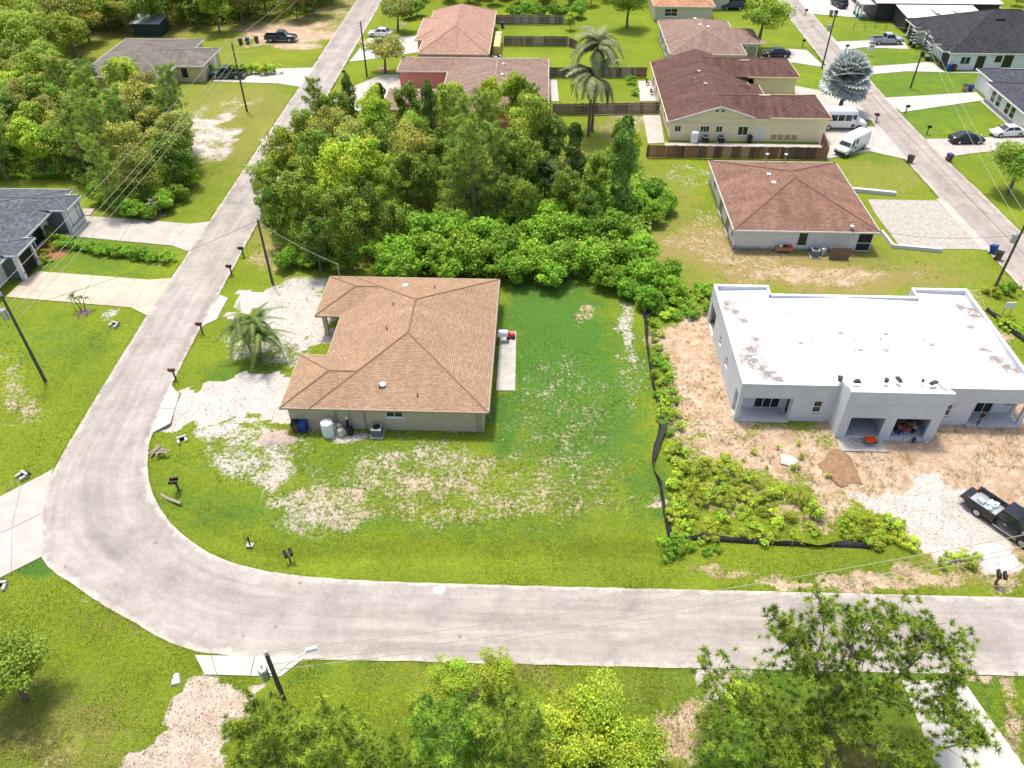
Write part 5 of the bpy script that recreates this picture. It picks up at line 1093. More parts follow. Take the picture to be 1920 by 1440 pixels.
def fan_mesh(L_=1.6, n=22, c0=(.22, .27, .26), c1=(.4, .45, .44)):
    V = []; cols = []
    for i in range(n):
        a_ = (i/(n-1)-.5)*4.2; l = L_*(.75+.25*math.cos(a_*.7)); d = np.array([math.cos(a_)*l, math.sin(a_)*l, .12*l-abs(a_)*.06]); s_ = np.array([-math.sin(a_), math.cos(a_), 0])*.19*L_
        o_ = np.array([.8, 0, .25]); mid = o_+d*.6+[0, 0, .08*(i % 2)]
        V += [o_, mid-s_, o_+d-[0, 0, .1*L_], mid+s_]; cols.append(np.array(c0)+(np.array(c1)-np.array(c0))*rng.random())
    V += [np.array([0, .04, 0]), np.array([0, -.04, 0]), np.array([.85, -.03, .25]), np.array([.85, .03, .25])]; cols.append(np.array((.3, .3, .2)))
    me = fast_mesh('frond', np.array(V), 4, np.array(cols)); me.materials.append(LEAF); return me
def palm(label, x, y, h, fr, nf, lean=(0, 0), r0=.14, dead=0, elev=(-.35, 1.2), sc=1., dmesh=None, name='palm_tree', tmat=BARK):
    t = thing(name, label, 'palm', (x, y, float(gz(x, y)))); top = (lean[0], lean[1], h)
    MB().tube([(0, 0, -.1), (lean[0]*.3, lean[1]*.3, h*.4), (lean[0]*.7, lean[1]*.7, h*.75), top], [r0*1.3, r0, r0*.9, r0*.8], 8).build('trunk', tmat, t)
    for k in range(nf):
        e = elev[0]+(elev[1]-elev[0])*(((k*37) % nf+.5)/nf)**1.1; o = link('frond', fr[k % len(fr)], t, (top[0], top[1], h+.05), (random.uniform(-.35, .35), -e+random.uniform(-.15, .15), k*2.399+random.uniform(-.3, .3))); o.rotation_mode = 'XYZ'; o.scale = (sc*random.uniform(.85, 1.1),)*3
    for k in range(dead):
        o = link('dead_frond', dmesh, t, (top[0], top[1], h-.1), (0, random.uniform(.9, 1.4), k*2.1)); o.scale = (sc*.9,)*3
    return t
DRYF = frond_mesh(3.0, .6, 30, .3, (.24, .16, .08), (.45, .33, .2), .9)
CO = [frond_mesh(4.2, .9, 46, .42, (.16, .21, .07), (.34, .36, .18)), frond_mesh(3.9, 1.2, 44, .42, (.17, .2, .06), (.38, .36, .2))]
x, y = P(1103, 255); hp = PZ(1105, 150, x, y); palm('tall coconut palm with browning skirt beside the fence', x, y, hp, CO, 30, r0=.2, dead=12, dmesh=DRYF)
hp2 = hp+3.6; palm('second coconut palm crown rising just behind the tall one', x+.6, y+1.8, hp2, CO, 24, r0=.18, dead=6, dmesh=DRYF)
AR = [frond_mesh(3.0, 1.9, 60, .42, (.10, .17, .035), (.21, .29, .07), 1.3, .07), frond_mesh(2.6, 2.3, 56, .42, (.10, .17, .035), (.21, .29, .07), 1.4, .07)]
x, y = P(482, 672); 
for k, (dx, dy, hq, lx, ly) in enumerate([(0, 0, 3.4, .3, .2), (-.4, .2, 3.0, -.7, .3), (.4, -.1, 2.6, .6, -.4), (.1, .5, 3.2, 0, .8)]): palm(['feathery palm clump on the lawn left of the tan roofed house, tallest stem', 'feathery palm stem leaning left beside the tan roofed house', 'short feathery palm stem leaning to the camera beside the tan house', 'feathery palm stem leaning away beside the tan roofed house'][k], x+dx, y+dy, hq, AR, 12, (lx, ly), .09, elev=(.1, 1.25), sc=.72)
x, y = P(1572, 213); hp = PZ(1583, 150, x, y); palm('silver blue fan palm at the edge of the right street', x, y, hp, [fan_mesh(2.2, 24, (.40, .45, .42), (.66, .70, .66)), fan_mesh(2.0, 22, (.36, .41, .38), (.60, .64, .60)), fan_mesh(2.3, 24, (.42, .47, .44), (.68, .72, .68))], 70, r0=.3, elev=(-.8, 1.35), sc=1.3, dead=5, dmesh=fan_mesh(1.4, 18, (.2, .14, .09), (.32, .25, .17)))
x, y = P(1030, 345, 0); palm('grey green fan palm inside the wood', *P(1022, 330, 4.5), 4.5, [fan_mesh(1.3, 20, (.10, .15, .07), (.2, .26, .13))], 26, elev=(-.6, 1.3))
SF = [frond_mesh(1.1, 1.6, 18, .35, (.10, .17, .03), (.2, .28, .06), .7, .06)]
x, y = P(157, 585); palm('young palm with arching fronds in a mulch ring on the left lawn', x-.15, y, 1.5, SF, 7, (-.5, .2), .05)
palm('second thin stem of the young palm in the mulch ring', x+.15, y+.1, 1.3, SF, 5, (.1, .3), .05)
x, y = P(295, 402); palm('small pale palm beside the left wood', x, y, 1.3, [frond_mesh(1.2, 1.2, 14, .35, (.14, .16, .08), (.25, .26, .15))], 12, r0=.07)
x, y = P(88, 442); palm('reddish bedding palm beside the left slate roofed house', x, y, 1.2, [frond_mesh(1.3, 1.0, 16, .4, (.16, .16, .03), (.28, .22, .05))], 14, r0=.08)
# ------------------------------------------------------------------ vehicles
TYRE = mat('tyre', (.02, .02, .021), .85, .2); RIM = mat('rim', (.45, .46, .47), .35, .1, metal=.7); LAMPW = mat('headlamp', (.7, .72, .72), .15, .05, spec=.6); LAMPR = mat('tail lamp', (.35, .02, .02), .25, .05); TRIMB = mat('car trim', (.02, .02, .022), .5, .1)
CG = mat('car glass', (.015, .02, .026), .06, .05, spec=.7)
def paint(n, c): return mat('car paint '+n, c, .22, .03, 1, spec=.55)
def wheel_mesh(r, w):
    t = MB().tube([(0, -w/2, 0), (0, -w/2+.02, 0), (0, w/2-.02, 0), (0, w/2, 0)], [r*.9, r, r, r*.9], 18).mesh('tyre'); t.materials.append(TYRE)
    m = MB().tube([(0, -w/2-.012, 0), (0, w/2+.012, 0)], [r*.6, r*.6], 14)
    for k in range(5):
        a_ = k*1.2566; c, s_ = math.cos(a_), math.sin(a_)
        for sg in (-1, 1): m.add([(c*r*.1-s_*.03, sg*(w/2+.02), s_*r*.1+c*.03), (c*r*.58-s_*.05, sg*(w/2+.02), s_*r*.58+c*.05), (c*r*.58+s_*.05, sg*(w/2+.02), s_*r*.58-c*.05), (c*r*.1+s_*.03, sg*(w/2+.02), s_*r*.1-c*.03)], [(0, 1, 2, 3)] if sg < 0 else [(3, 2, 1, 0)])
    m = m.mesh('rim'); m.materials.append(RIM); return t, m
def loft(mb, st):
    """st: list of (x, zlow, zbelt, half width low, half width belt) closed at both ends, rounded shoulders"""
    rings = []
    for x, z0, z1, w0, w1 in st:
        zm = z0+(z1-z0)*.45
        rings.append([(x, -w0*.92, z0), (x, -w0, z0+.08), (x, -w0*1.0, zm), (x, -w1, z1-.09), (x, -w1*.93, z1-.015), (x, 0, z1+.02), (x, w1*.93, z1-.015), (x, w1, z1-.09), (x, w0*1.0, zm), (x, w0, z0+.08), (x, w0*.92, z0)])
    n = len(rings[0]); vs = [p for r_ in rings for p in r_]; fs = []
    for i in range(len(rings)-1):
        for j_ in range(n): a_ = i*n+j_; b2 = i*n+(j_+1) % n; fs.append((a_, b2, b2+n, a_+n))
    fs.append(tuple(range(n))[::-1]); fs.append(tuple((len(rings)-1)*n+k for k in range(n))); mb.add(vs, fs); return mb
def cabin(parent, pm, xa, xb, xc, xd, zb, zr, wb, wr, xm=(.5,), roofm=None):
    """greenhouse: base xa..xb at zb, roof xc..xd at zr (x grows to the front)"""
    v = [(xa, -wb, zb), (xb, -wb, zb), (xb, wb, zb), (xa, wb, zb), (xc, -wr, zr), (xd, -wr, zr), (xd, wr, zr), (xc, wr, zr), ((xc+xd)/2, 0, zr+.05)]
    o = MB().add(v, [(0, 1, 5, 4), (1, 2, 6, 5), (2, 3, 7, 6), (3, 0, 4, 7), (4, 5, 8), (5, 6, 8), (6, 7, 8), (7, 4, 8)]).build('cabin', roofm or pm, parent)
    def pane(nm, q, u0, u1, v0, v1):
        q = [Vector(p) for p in q]; n_ = (q[1]-q[0]).cross(q[3]-q[0]).normalized()*.014
        f = lambda u, w_: (q[0].lerp(q[1], u)).lerp(q[3].lerp(q[2], u), w_)+n_
        MB().add([f(u0, v0), f(u1, v0), f(u1, v1), f(u0, v1)], [(0, 1, 2, 3)]).build(nm, CG, o)
    pane('windshield', (v[1], v[2], v[6], v[5]), .05, .95, .06, .92); pane('rear_window', (v[3], v[0], v[4], v[7]), .07, .93, .12, .9)
    cuts = [0.04, *xm, .96]
    for a_, b2 in zip(cuts[:-1], cuts[1:]):
        pane('side_window', (v[0], v[1], v[5], v[4]), a_+.02, b2-.02, .12, .88); pane('side_window', (v[2], v[3], v[7], v[6]), 1-b2+.02, 1-a_-.02, .12, .88)
    return o
def wheels(t, xs_, tw, r, w):
    tm, rm = wheel_mesh(r, w)
    for x in xs_:
        for s_ in (-1, 1):
            o = link('wheel', tm, t, (x, s_*tw, r)); link('rim', rm, o)
            MB().add([(x+math.cos(k*math.pi/10)*r*1.17, s_*(tw+w/2-.03), r+math.sin(k*math.pi/10)*r*1.17) for k in range(11)], [tuple(range(11)) if s_ < 0 else tuple(range(11))[::-1]]).build('wheel_arch', TRIMB, t)
def lamps(t, L_, w_, zf, zr_):
    for s_ in (-1, 1):
        MB().box(L_/2-.10, L_/2+.012, s_*w_*.72-.17, s_*w_*.72+.17, zf-.08, zf+.08).build('headlight', LAMPW, t); MB().box(-L_/2-.012, -L_/2+.10, s_*w_*.78-.13, s_*w_*.78+.13, zr_-.12, zr_+.12).build('taillight', LAMPR, t)
        MB().box(L_*.17, L_*.17+.14, s_*(w_+.02)-.0 if s_ > 0 else -w_-.2, s_*(w_+.2) if s_ > 0 else -w_-.02, 1.0, 1.15).build('mirror', TRIMB, t)
def car(label, x, y, rz, pm, kind='sedan', group=None, name=None, rear_open=False, z=.05):
    if kind == 'sedan': L_, w_ = 4.75, .9
    elif kind == 'suv': L_, w_ = 4.7, .94
    elif kind == 'pickup': L_, w_ = 5.7, .98
    elif kind == 'van': L_, w_ = 5.7, 1.0
    else: L_, w_ = 6.9, 1.12
    t = thing(name or {'sedan': 'sedan', 'suv': 'sport_utility_vehicle', 'pickup': 'pickup_truck', 'van': 'cargo_van', 'bus': 'shuttle_bus'}[kind], label, {'sedan': 'car', 'suv': 'car', 'pickup': 'pickup truck', 'van': 'van', 'bus': 'bus'}[kind], (x, y, z), rz, group)
    h = L_/2
    if kind == 'sedan':
        loft(MB(), [(-h, .35, .82, w_*.8, w_*.72), (-h+.15, .22, .95, w_*.95, w_*.88), (-h+.7, .2, .98, w_, w_*.94), (-.3, .2, .97, w_, w_*.95), (.9, .2, .95, w_, w_*.94), (h-.9, .2, .85, w_, w_*.9), (h-.2, .22, .72, w_*.93, w_*.8), (h, .35, .6, w_*.8, w_*.66)]).build('body', pm, t, True)
        cabin(t, pm, -1.75, 1.15, -.95, .35, .94, 1.44, w_*.9, w_*.68, (.5,)); wheels(t, (-1.42, 1.4), w_-.1, .33, .22); lamps(t, L_, w_, .66, .78)
    if kind == 'suv':
        loft(MB(), [(-h, .4, 1.0, w_*.85, w_*.8), (-h+.12, .28, 1.08, w_*.96, w_*.92), (-.5, .26, 1.08, w_, w_*.95), (1.0, .26, 1.06, w_, w_*.95), (h-.8, .26, .98, w_, w_*.9), (h-.15, .28, .85, w_*.95, w_*.82), (h, .4, .7, w_*.85, w_*.7)]).build('body', pm, t, True)
        cabin(t, pm, -2.2, 1.2, -1.95, .4, 1.05, 1.7, w_*.92, w_*.76, (.3, .62)); wheels(t, (-1.4, 1.42), w_-.1, .36, .24); lamps(t, L_, w_, .8, .95)
    if kind == 'pickup':
        loft(MB(), [(-.55, .4, 1.12, w_*.97, w_*.95), (.9, .4, 1.12, w_, w_*.96), (1.2, .4, 1.14, w_, w_*.95), (h-.5, .42, 1.08, w_*.98, w_*.9), (h-.08, .45, 1.0, w_*.94, w_*.84), (h, .5, .85, w_*.9, w_*.78)]).build('body', pm, t, True)
        cabin(t, pm, -.65, 1.35, -.45, .72, 1.10, 1.82, w_*.93, w_*.76, (.42,)); wheels(t, (-1.78, 1.72), w_-.12, .4, .27); lamps(t, L_, w_, .88, .95)
        bed = MB().box(-h, -.57, -w_, w_, .45, .72).box(-h+.0, -.57, -w_, -w_+.12, .721, 1.14).box(-h, -.57, w_-.12, w_, .721, 1.14).box(-.66, -.57, -w_+.121, w_-.121, .721, 1.14)
        bed = bed.build('bed', pm, t)
        MB().box(-h+.06, -.67, -w_+.125, w_-.125, .725, .74).build('bed_liner', GALV if rear_open else TRIMB, t)
        if rear_open: MB().box(-h-.52, -h-.005, -w_+.14, w_-.14, .66, .72).build('tailgate', pm, t)
        else: MB().box(-h-.0, -h+.055, -w_+.121, w_-.121, .721, 1.12).build('tailgate', pm, t)
        MB().box(-h-.16, -h-.003, -w_*.9, w_*.9, .42, .58).build('bumper', GALV, t); MB().box(h-.02, h+.1, -w_*.88, w_*.88, .42, .62).build('bumper', GALV, t)
        for s_ in (-1, 1): MB().box(-.5, 1.3, s_*w_-.06, s_*w_+.1, .36, .42).build('side_step', GALV, t); MB().box(.1, .3, s_*w_-.01, s_*w_+.02, .95, .99).build('door_handle', GALV, t)
        MB().box(h-.005, h+.02, -.5, .5, .66, .92).build('grille', TRIMB, t)
    if kind == 'van':
        loft(MB(), [(-h, .45, 2.3, w_*.94, w_*.86), (-h+.1, .35, 2.42, w_, w_*.9), (.9, .32, 2.45, w_, w_*.9), (1.25, .32, 2.38, w_, w_*.88)]).build('body', pm, t, True)
        loft(MB(), [(1.252, .32, 1.3, w_, w_*.97), (2.1, .34, 1.22, w_*.98, w_*.93), (h-.15, .38, 1.05, w_*.94, w_*.84), (h, .45, .8, w_*.86, w_*.74)]).build('hood', pm, t, True)
        v = [(1.26, -w_*.94, 1.28), (2.15, -w_*.9, 1.25), (2.15, w_*.9, 1.25), (1.26, w_*.94, 1.28), (1.2, -w_*.84, 2.36), (1.32, -w_*.8, 2.36), (1.32, w_*.8, 2.36), (1.2, w_*.84, 2.36)]
        cb = MB().add(v, [(0, 1, 5, 4), (1, 2, 6, 5), (2, 3, 7, 6), (4, 5, 6, 7)]).build('cab', pm, t); MB().add([(2.13, -w_*.82, 1.3), (2.13, w_*.82, 1.3), (1.36, w_*.74, 2.28), (1.36, -w_*.74, 2.28)], [(0, 1, 2, 3)]).build('windshield', CG, cb)
        for s_ in (-1, 1):
            q = [(.35, s_*(w_+.006), 1.35), (1.95, s_*(w_*.93), 1.3), (1.4, s_*(w_*.86), 2.15), (.4, s_*(w_*.965), 2.15)]; MB().add(q, [(0, 1, 2, 3)] if s_ < 0 else [(3, 2, 1, 0)]).build('side_window', CG, cb)
        wheels(t, (-1.75, 1.85), w_-.1, .36, .24); lamps(t, L_, w_, .85, 1.1); MB().box(h-.01, h+.1, -w_*.85, w_*.85, .38, .62).build('bumper', TRIMB, t)
    if kind == 'bus':
        loft(MB(), [(-h, .5, 2.75, w_*.95, w_*.86), (-h+.12, .42, 2.88, w_, w_*.9), (1.3, .42, 2.9, w_, w_*.9), (1.75, .42, 2.72, w_, w_*.86)]).build('body', pm, t, True)
        loft(MB(), [(1.752, .42, 1.45, w_*.9, w_*.88), (2.6, .42, 1.3, w_*.9, w_*.85), (h-.1, .46, 1.1, w_*.85, w_*.75), (h, .5, .9, w_*.8, w_*.68)]).build('hood', pm, t, True)
        MB().add([(2.35, -.86, 1.4), (2.35, .86, 1.4), (1.85, .8, 2.35), (1.85, -.8, 2.35)], [(0, 1, 2, 3)]).build('windshield', CG, t)
        MB().add([(1.76, -.95, 1.4), (2.36, -.9, 1.38), (2.36, .9, 1.38), (1.76, .95, 1.4), (1.76, -.9, 2.45), (1.86, -.85, 2.42), (1.86, .85, 2.42), (1.76, .9, 2.45)], [(0, 1, 5, 4), (1, 2, 6, 5), (2, 3, 7, 6), (4, 5, 6, 7)]).build('cab', pm, t)
        for s_ in (-1, 1):
            for k in range(4):
                xq = -3.0+k*1.02; q = [(xq, s_*(w_+.008), 1.45), (xq+.9, s_*(w_+.008), 1.45), (xq+.9, s_*(w_*.955+.02), 2.3), (xq, s_*(w_*.955+.02), 2.3)]; MB().add(q, [(0, 1, 2, 3)] if s_ < 0 else [(3, 2, 1, 0)]).build('side_window', CG, t)
            q = [(1.1, s_*(w_+.01), .55), (1.65, s_*(w_+.01), .55), (1.65, s_*(w_*.955+.02), 2.3), (1.1, s_*(w_*.955+.02), 2.3)]; MB().add(q, [(0, 1, 2, 3)] if s_ < 0 else [(3, 2, 1, 0)]).build('door_glass', CG, t)
        wheels(t, (-2.0, 2.35), w_-.12, .4, .26); lamps(t, L_, w_*.8, .95, 1.1); MB().box(h-.01, h+.12, -.9, .9, .42, .65).build('bumper', TRIMB, t)
    return t
BK = paint('black', (.012, .013, .016)); WT = paint('white', (.70, .70, .70)); SV = paint('silver', (.34, .36, .40)); NV = paint('navy', (.02, .035, .06)); GN = paint('dark green', (.02, .05, .045))
def mid(a_, b2): p, q = P(*a_), P(*b2); return ((p[0]+q[0])/2, (p[1]+q[1])/2), math.atan2(q[1]-p[1], q[0]-p[0])
(cx, cy), rz = mid((1828, 958), (1918, 1030)); 
p0 = Vector((*P(1829, 966), 0)); p1 = Vector((*P(1925, 1032), 0)); dv = (p1-p0).normalized(); nv = Vector((-dv.y, dv.x, 0)); c_ = p0+dv*1.78+nv*.86
bt = car('black pickup truck with open tailgate loaded with bags on the building lot', c_.x, c_.y, math.atan2(dv.y, dv.x), BK, 'pickup', rear_open=True, z=-.02)
BAG = mat('blue and white bag', (.45, .55, .62), .5, .3, 4)
for k in range(7):
    u = -2.5+random.random()*1.7; v_ = random.uniform(-.6, .6); q = c_+dv*u+nv*v_; o = MB().box(-.3, .3, -.2, .2, 0, .16, tap=.05).build('material_bag', BAG, None, loc=(q.x, q.y, .74+.02*(k % 3)), rot=(0, 0, k)); tag(o, 'blue and white material bag in the black pickup bed', 'bag', 'bags in the pickup bed')
car('dark blue pickup parked on the sandy track at the top left', *P(528, 77), R(2), NV, 'pickup'); car('dark green pickup beside the hedge of the left house', *P(427, 146), R(182), GN, 'pickup')
car('white sedan half hidden by the round garden tree', *P(715, 68), R(175), WT, 'sedan'); car('black sedan on the drive of the taupe roofed house', *P(1454, 106), R(180), BK, 'sedan')
car('dark blue minivan beside the off white annex', *P(1372, 17), R(183), NV, 'suv'); car('dark car behind the blue minivan at the top edge', *P(1392, 3), R(183), BK, 'suv')
car('silver pickup on the drive of the charcoal roofed house', *P(1661, 82), R(4), SV, 'pickup'); 
car('white shuttle bus parked beside the cream house', *P(1574, 240), R(0), WT, 'bus'); car('white cargo van parked in front of the shuttle bus', *P(1594, 283), R(222), WT, 'van')
car('black sedan on the right driveway beside the trash bins', *P(1810, 267), R(4), BK, 'sedan'); car('white sedan at the right edge behind the black sedan', *P(1886, 254), R(186), WT, 'sedan')
car('dark blue car at the top of the right street', *P(1572, 12), R(100), NV, 'suv')
# ------------------------------------------------------------------ poles and wires
def pole(label, base, top, extra=(), r=.15):
    x, y = P(*base); h = PZ(*top, x, y); h = min(max(h, 7.5), 13); t = thing('utility_pole', label, 'utility pole', (x, y, float(gz(x, y))))
    MB().tube([(0, 0, -.2), (0, 0, h)], [r, r*.7], 9).build('pole', WOODPOLE, t)
    MB().box(-.06, .06, -.06, .06, h, h+.35).build('insulator', mat('insulator', (.5, .5, .5), .3), t)
    if 'trans' in extra:
        MB().lathe([(.02, h-2.3), (.25, h-2.3), (.27, h-2.2), (.27, h-1.4), (.2, h-1.3), (.02, h-1.28)], 14, c=(-.5, -.1)).build('transformer', GALV, t)
        MB().tube([(-.5, -.1, h-1.3), (-.5, -.1, h-.9)], .05, 6).build('bushing', WHITE, t); MB().box(-.3, .0, -.05, .05, h-1.9, h-1.8).build('bracket', GALV, t)
    if 'arm' in extra: MB().box(-1.1, 1.1, -.05, .05, h-.5, h-.38).build('crossarm', WOODPOLE, t)
    return t, Vector((x, y, h))
p_left = pole('wooden utility pole with transformer at the left edge', (85, 715), (0, 555), ('trans',)); p_up = pole('wooden utility pole on the lawn beside the left house drive', (463, 208), (436, 82), ())
p_f = pole('wooden pole beside the round tree and the coral house', (688, 143), (677, 42)); p_s = pole('wooden service pole at the left corner of the wood', (511, 531), (472, 425))
p_r = pole('wooden utility pole with transformer at the right edge', (1862, 546), (1922, 415), ('trans',)); p_j = pole('leaning dark pole on the lawn before the charcoal roofed house', (1707, 165), (1742, 62)); p_t = pole('grey utility pole behind the silver fan palm', (1541, 128), (1568, 30), ('trans',))
bx_, by_ = P(548, 1352); p_b = pole('short dark utility pole with transformer and street light at the bottom', (548, 1352), (508, 1247), ('trans',), .17)
x, y, h = p_b[1]; tip = Vector((*P(584, 1216, h-.4), h-.4)); sl_ = thing('street_light', 'pale street light arm on the bottom utility pole', 'street light', (x, y, h-2.2)); d_ = tip-Vector((x, y, h-2.2))
MB().tube([(0, 0, 0), tuple(d_*.5+Vector((0, 0, .25))), tuple(d_)], .04, 6).build('arm', WHITE, sl_); MB().box(-.35, .35, -.15, .15, -.1, .08, tap=.06).build('lamp_head', WHITE, sl_, loc=tuple(d_), rot=(0, 0, math.atan2(d_.y, d_.x)))
WIRE = mat('wire', (.12, .115, .105), .6, .1); WIREL = mat('pale wire', (.36, .33, .26), .6, .1)
def wire(a_, b2, sag=.5, m=WIRE, r=.018, label='thin overhead power line', group='power lines', n=14):
    a_, b2 = Vector(a_), Vector(b2); pts = []
    for k in range(n+1): t = k/n; p = a_.lerp(b2, t); p.z -= sag*4*t*(1-t); pts.append(p)
    o = MB().tube([p-a_ for p in pts], r, 5).build('power_line', m, None, loc=tuple(a_)); return tag(o, label, 'wire', group)
A_, B_ = p_left[1], p_up[1]
for k, (dx, dz) in enumerate([(-.5, .3), (.25, -.9), (.45, -1.5), (.6, -2.2)]): wire(A_+Vector((dx, 0, dz)), B_+Vector((dx, 0, dz)), .5, WIREL, .02, 'pale overhead line running along the left street past the wood', 'lines along the left street')
for dz in (.3, -1.2): wire(B_+Vector((0, 0, dz)), B_+Vector((4, 62, dz)), .6, WIREL, .02, 'pale overhead line running on up the left street', 'lines along the upper left street')
for dz in (.2, -1.0): wire(A_+Vector((0, 0, dz)), A_+Vector((-12, -40, dz)), .5, WIREL, .02, 'pale overhead line leaving the left pole towards the camera', 'lines from the left pole')
wire(p_s[1]+Vector((0, 0, -.2)), MAST_A, .3, WIREL, .022, 'service line from the wood pole to the tan roofed house', None); wire(p_s[1], A_+Vector((0, 0, -1.5)), .6, WIRE, .02, 'line crossing the left street above the drives', None)
wire(p_f[1], B_+Vector((0, 0, -1)), .5, WIRE, .018, 'line crossing the left street near the coral house', None)
B2 = p_b[1]
for k, dz in enumerate((.3, -1.0, -1.6)): e = Vector((*P(1960, 1000-0*k, 8.5), 8.5+dz)); wire(B2+Vector((0, 0, dz)), e, .9, WIREL, .02, 'pale line from the bottom pole over the lower road to the right', 'lines over the lower road')
R_ = p_r[1]
for k, dz in enumerate((.3, -1.)): wire(R_+Vector((0, 0, dz)), p_j[1]+Vector((0, 0, dz)), .8, WIREL, .02, 'pale line above the right street lawns', 'lines along the right street')
for k, dz in enumerate((.3, -.8)): wire(p_j[1]+Vector((0, 0, dz)), p_t[1]+Vector((0, 0, dz)), .3, WIREL, .018, 'pale line between the two poles near the silver fan palm', 'lines near the fan palm')
wire(R_+Vector((0, 0, -1.5)), (36.5, 78, 2.9), .8, WIRE, .02, 'service line to the white house with reddish brown roof', None)
# ------------------------------------------------------------------ fences
def boardfence(label, a_, b2, h, cols, bw=.14, posts=2.4, rails=False, z=0., skip=1.):
    a_, b2 = Vector((*a_, 0)), Vector((*b2, 0)); d = b2-a_; L_ = d.length; d.normalize(); rz = math.atan2(d.y, d.x); t = thing('board_fence', label, 'fence', tuple(a_), rz)
    n = int(L_/bw); rr2 = random.Random(int(L_*10)); bms = []
    for c in cols:
        me = MB().box(0, bw-.012, -.012, .012, .03, h).mesh('board'); me.materials.append(mat('fence board %.2f %.2f %.2f' % c, c, .85, .25, 3, .3, 12)); bms.append(me)
    cur = 0
    for k in range(n):
        if rr2.random() < .4: cur = rr2.randrange(len(bms))
        o = link('board', bms[cur], t, (k*bw, rr2.uniform(-.006, .006), 0)); o.scale = (1, 1, rr2.uniform(.97, 1.02))
    pm = MB().box(-.05, .05, .015, .115, 0, h-.05).mesh('post'); pc = (.30, .25, .2) if rails else cols[0]; pm.materials.append(mat('fence post %.2f' % pc[0], pc, .85, .2))
    for k in range(int(L_/posts)+1): link('post', pm, t, (min(k*posts, L_), -.13 if rails else 0, 0))
    for zq in (.35, h-.35): MB().box(0, L_, (-.115 if rails else .015), (-.02 if rails else .07), zq, zq+.09).build('rail', mat('fence post %.2f' % pc[0], pc, .85, .2), t)
    return t
RED = [(0.17, 0.076, 0.051), (0.238, 0.111, 0.068), (0.102, 0.06, 0.048), (0.289, 0.145, 0.085), (0.357, 0.204, 0.136), (0.136, 0.085, 0.068)]; GREY = [(0.17, 0.128, 0.111), (0.272, 0.187, 0.153), (0.119, 0.085, 0.076), (0.34, 0.255, 0.204), (0.204, 0.119, 0.093)]
GB = [(0.272, 0.255, 0.255), (0.204, 0.187, 0.204), (0.34, 0.289, 0.272), (0.17, 0.128, 0.111), (0.255, 0.17, 0.136)]
boardfence('tall reddish brown board fence in front of the cream house', (15.0, 101.7), (39.4, 101.7), 1.8, RED, .3)
boardfence('short reddish fence return beside the white cargo van', (39.4, 101.8), (40.0, 106.6), 1.8, RED, .3)
boardfence('board fence with pale rails beside the tall coconut palm', P(1036, 216), P(1236, 213), 1.75, GREY, .3, 2.4, True)
boardfence('dark board fence behind the coconut palm', P(1030, 146), P(1214, 146), 1.75, GREY, .3)
boardfence('board fence with pale rails between the two bright lawns', P(945, 86), P(1066, 87), 1.75, GREY, .3, 2.4, True); boardfence('angled end of the fence between the two lawns', P(1066, 87), P(1082, 94), 1.6, GREY, .3)
boardfence('grey blue board fence at the far end of the bright lawn', P(930, 46), P(1078, 46), 1.8, GB, .3, 2.4, True)
t = thing('vinyl_fence', 'white vinyl panel fence at the top right corner', 'fence', (*P(1850, 22), 0)); pe = Vector((*P(1925, 62), 0))-Vector((*P(1850, 22), 0)); n = 7
for k in range(n):
    a_ = pe*(k/n); c2 = pe*((k+1)/n); rz = math.atan2(pe.y, pe.x); l = pe.length/n
    MB().box(.06, l-.06, -.02, .02, .05, 1.75).build('panel', WHITE, t, loc=tuple(a_), rot=(0, 0, rz)); MB().box(-.06, .06, -.06, .06, 0, 1.9).build('post', WHITE, t, loc=tuple(a_), rot=(0, 0, rz))
t = thing('wire_fence', 'thin dark wire fence across the lawn behind the silver pickup', 'fence', (*P(1600, 56), 0)); pe = Vector((*P(1700, 55), 0))-Vector((*P(1600, 56), 0))
for k in range(6): MB().box(-.03, .03, -.03, .03, 0, 1.2).build('post', BLACK, t, loc=tuple(pe*(k/5)))
for z in (.5, 1.15): MB().tube([(0, 0, z), (pe.x, pe.y, z)], .012, 4).build('strand', BLACK, t)
# silt fence
def silt(label, pts, h=.55, sag=0.):
    line = smooth_line([P(*p) for p in pts], .5); t = thing('silt_fence', label, 'silt fence', (*line[0], 0)); o0 = Vector((*line[0], 0)); mb = MB(); n = len(line); V = []
    for i, (x, y) in enumerate(line):
        d = Vector((line[min(i+1, n-1)][0]-line[max(i-1, 0)][0], line[min(i+1, n-1)][1]-line[max(i-1, 0)][1], 0)).normalized(); nn_ = Vector((-d.y, d.x, 0)); lean = .12+.3*mnoise.noise((i*.25, len(pts), 0))+sag*max(0, mnoise.noise((i*.12, 5, 0))); hh2 = h*(.75+.35*mnoise.noise((i*.4, 9, 1)))
        g_ = float(gz(x, y)); V.append([Vector((x, y, g_-.02))-o0, Vector((x, y, g_))+nn_*lean*.4+Vector((0, 0, hh2*.55))-o0, Vector((x, y, g_))+nn_*lean*1.3+Vector((0, 0, hh2))-o0])
    for i in range(n-1):
        for q in range(2): mb.add([V[i][q], V[i+1][q], V[i+1][q+1], V[i][q+1]], [(0, 1, 2, 3)])
    o = mb.build('fabric', mat('black silt fabric', (.022, .022, .024), .55, .3, 3), t)
    st = MB().box(-.025, .025, -.025, .025, 0, h+.12).mesh('stake'); st.materials.append(mat('stake wood', (.30, .22, .14)))
    for i in range(0, n, 5): link('stake', st, t, tuple(V[i][0]))
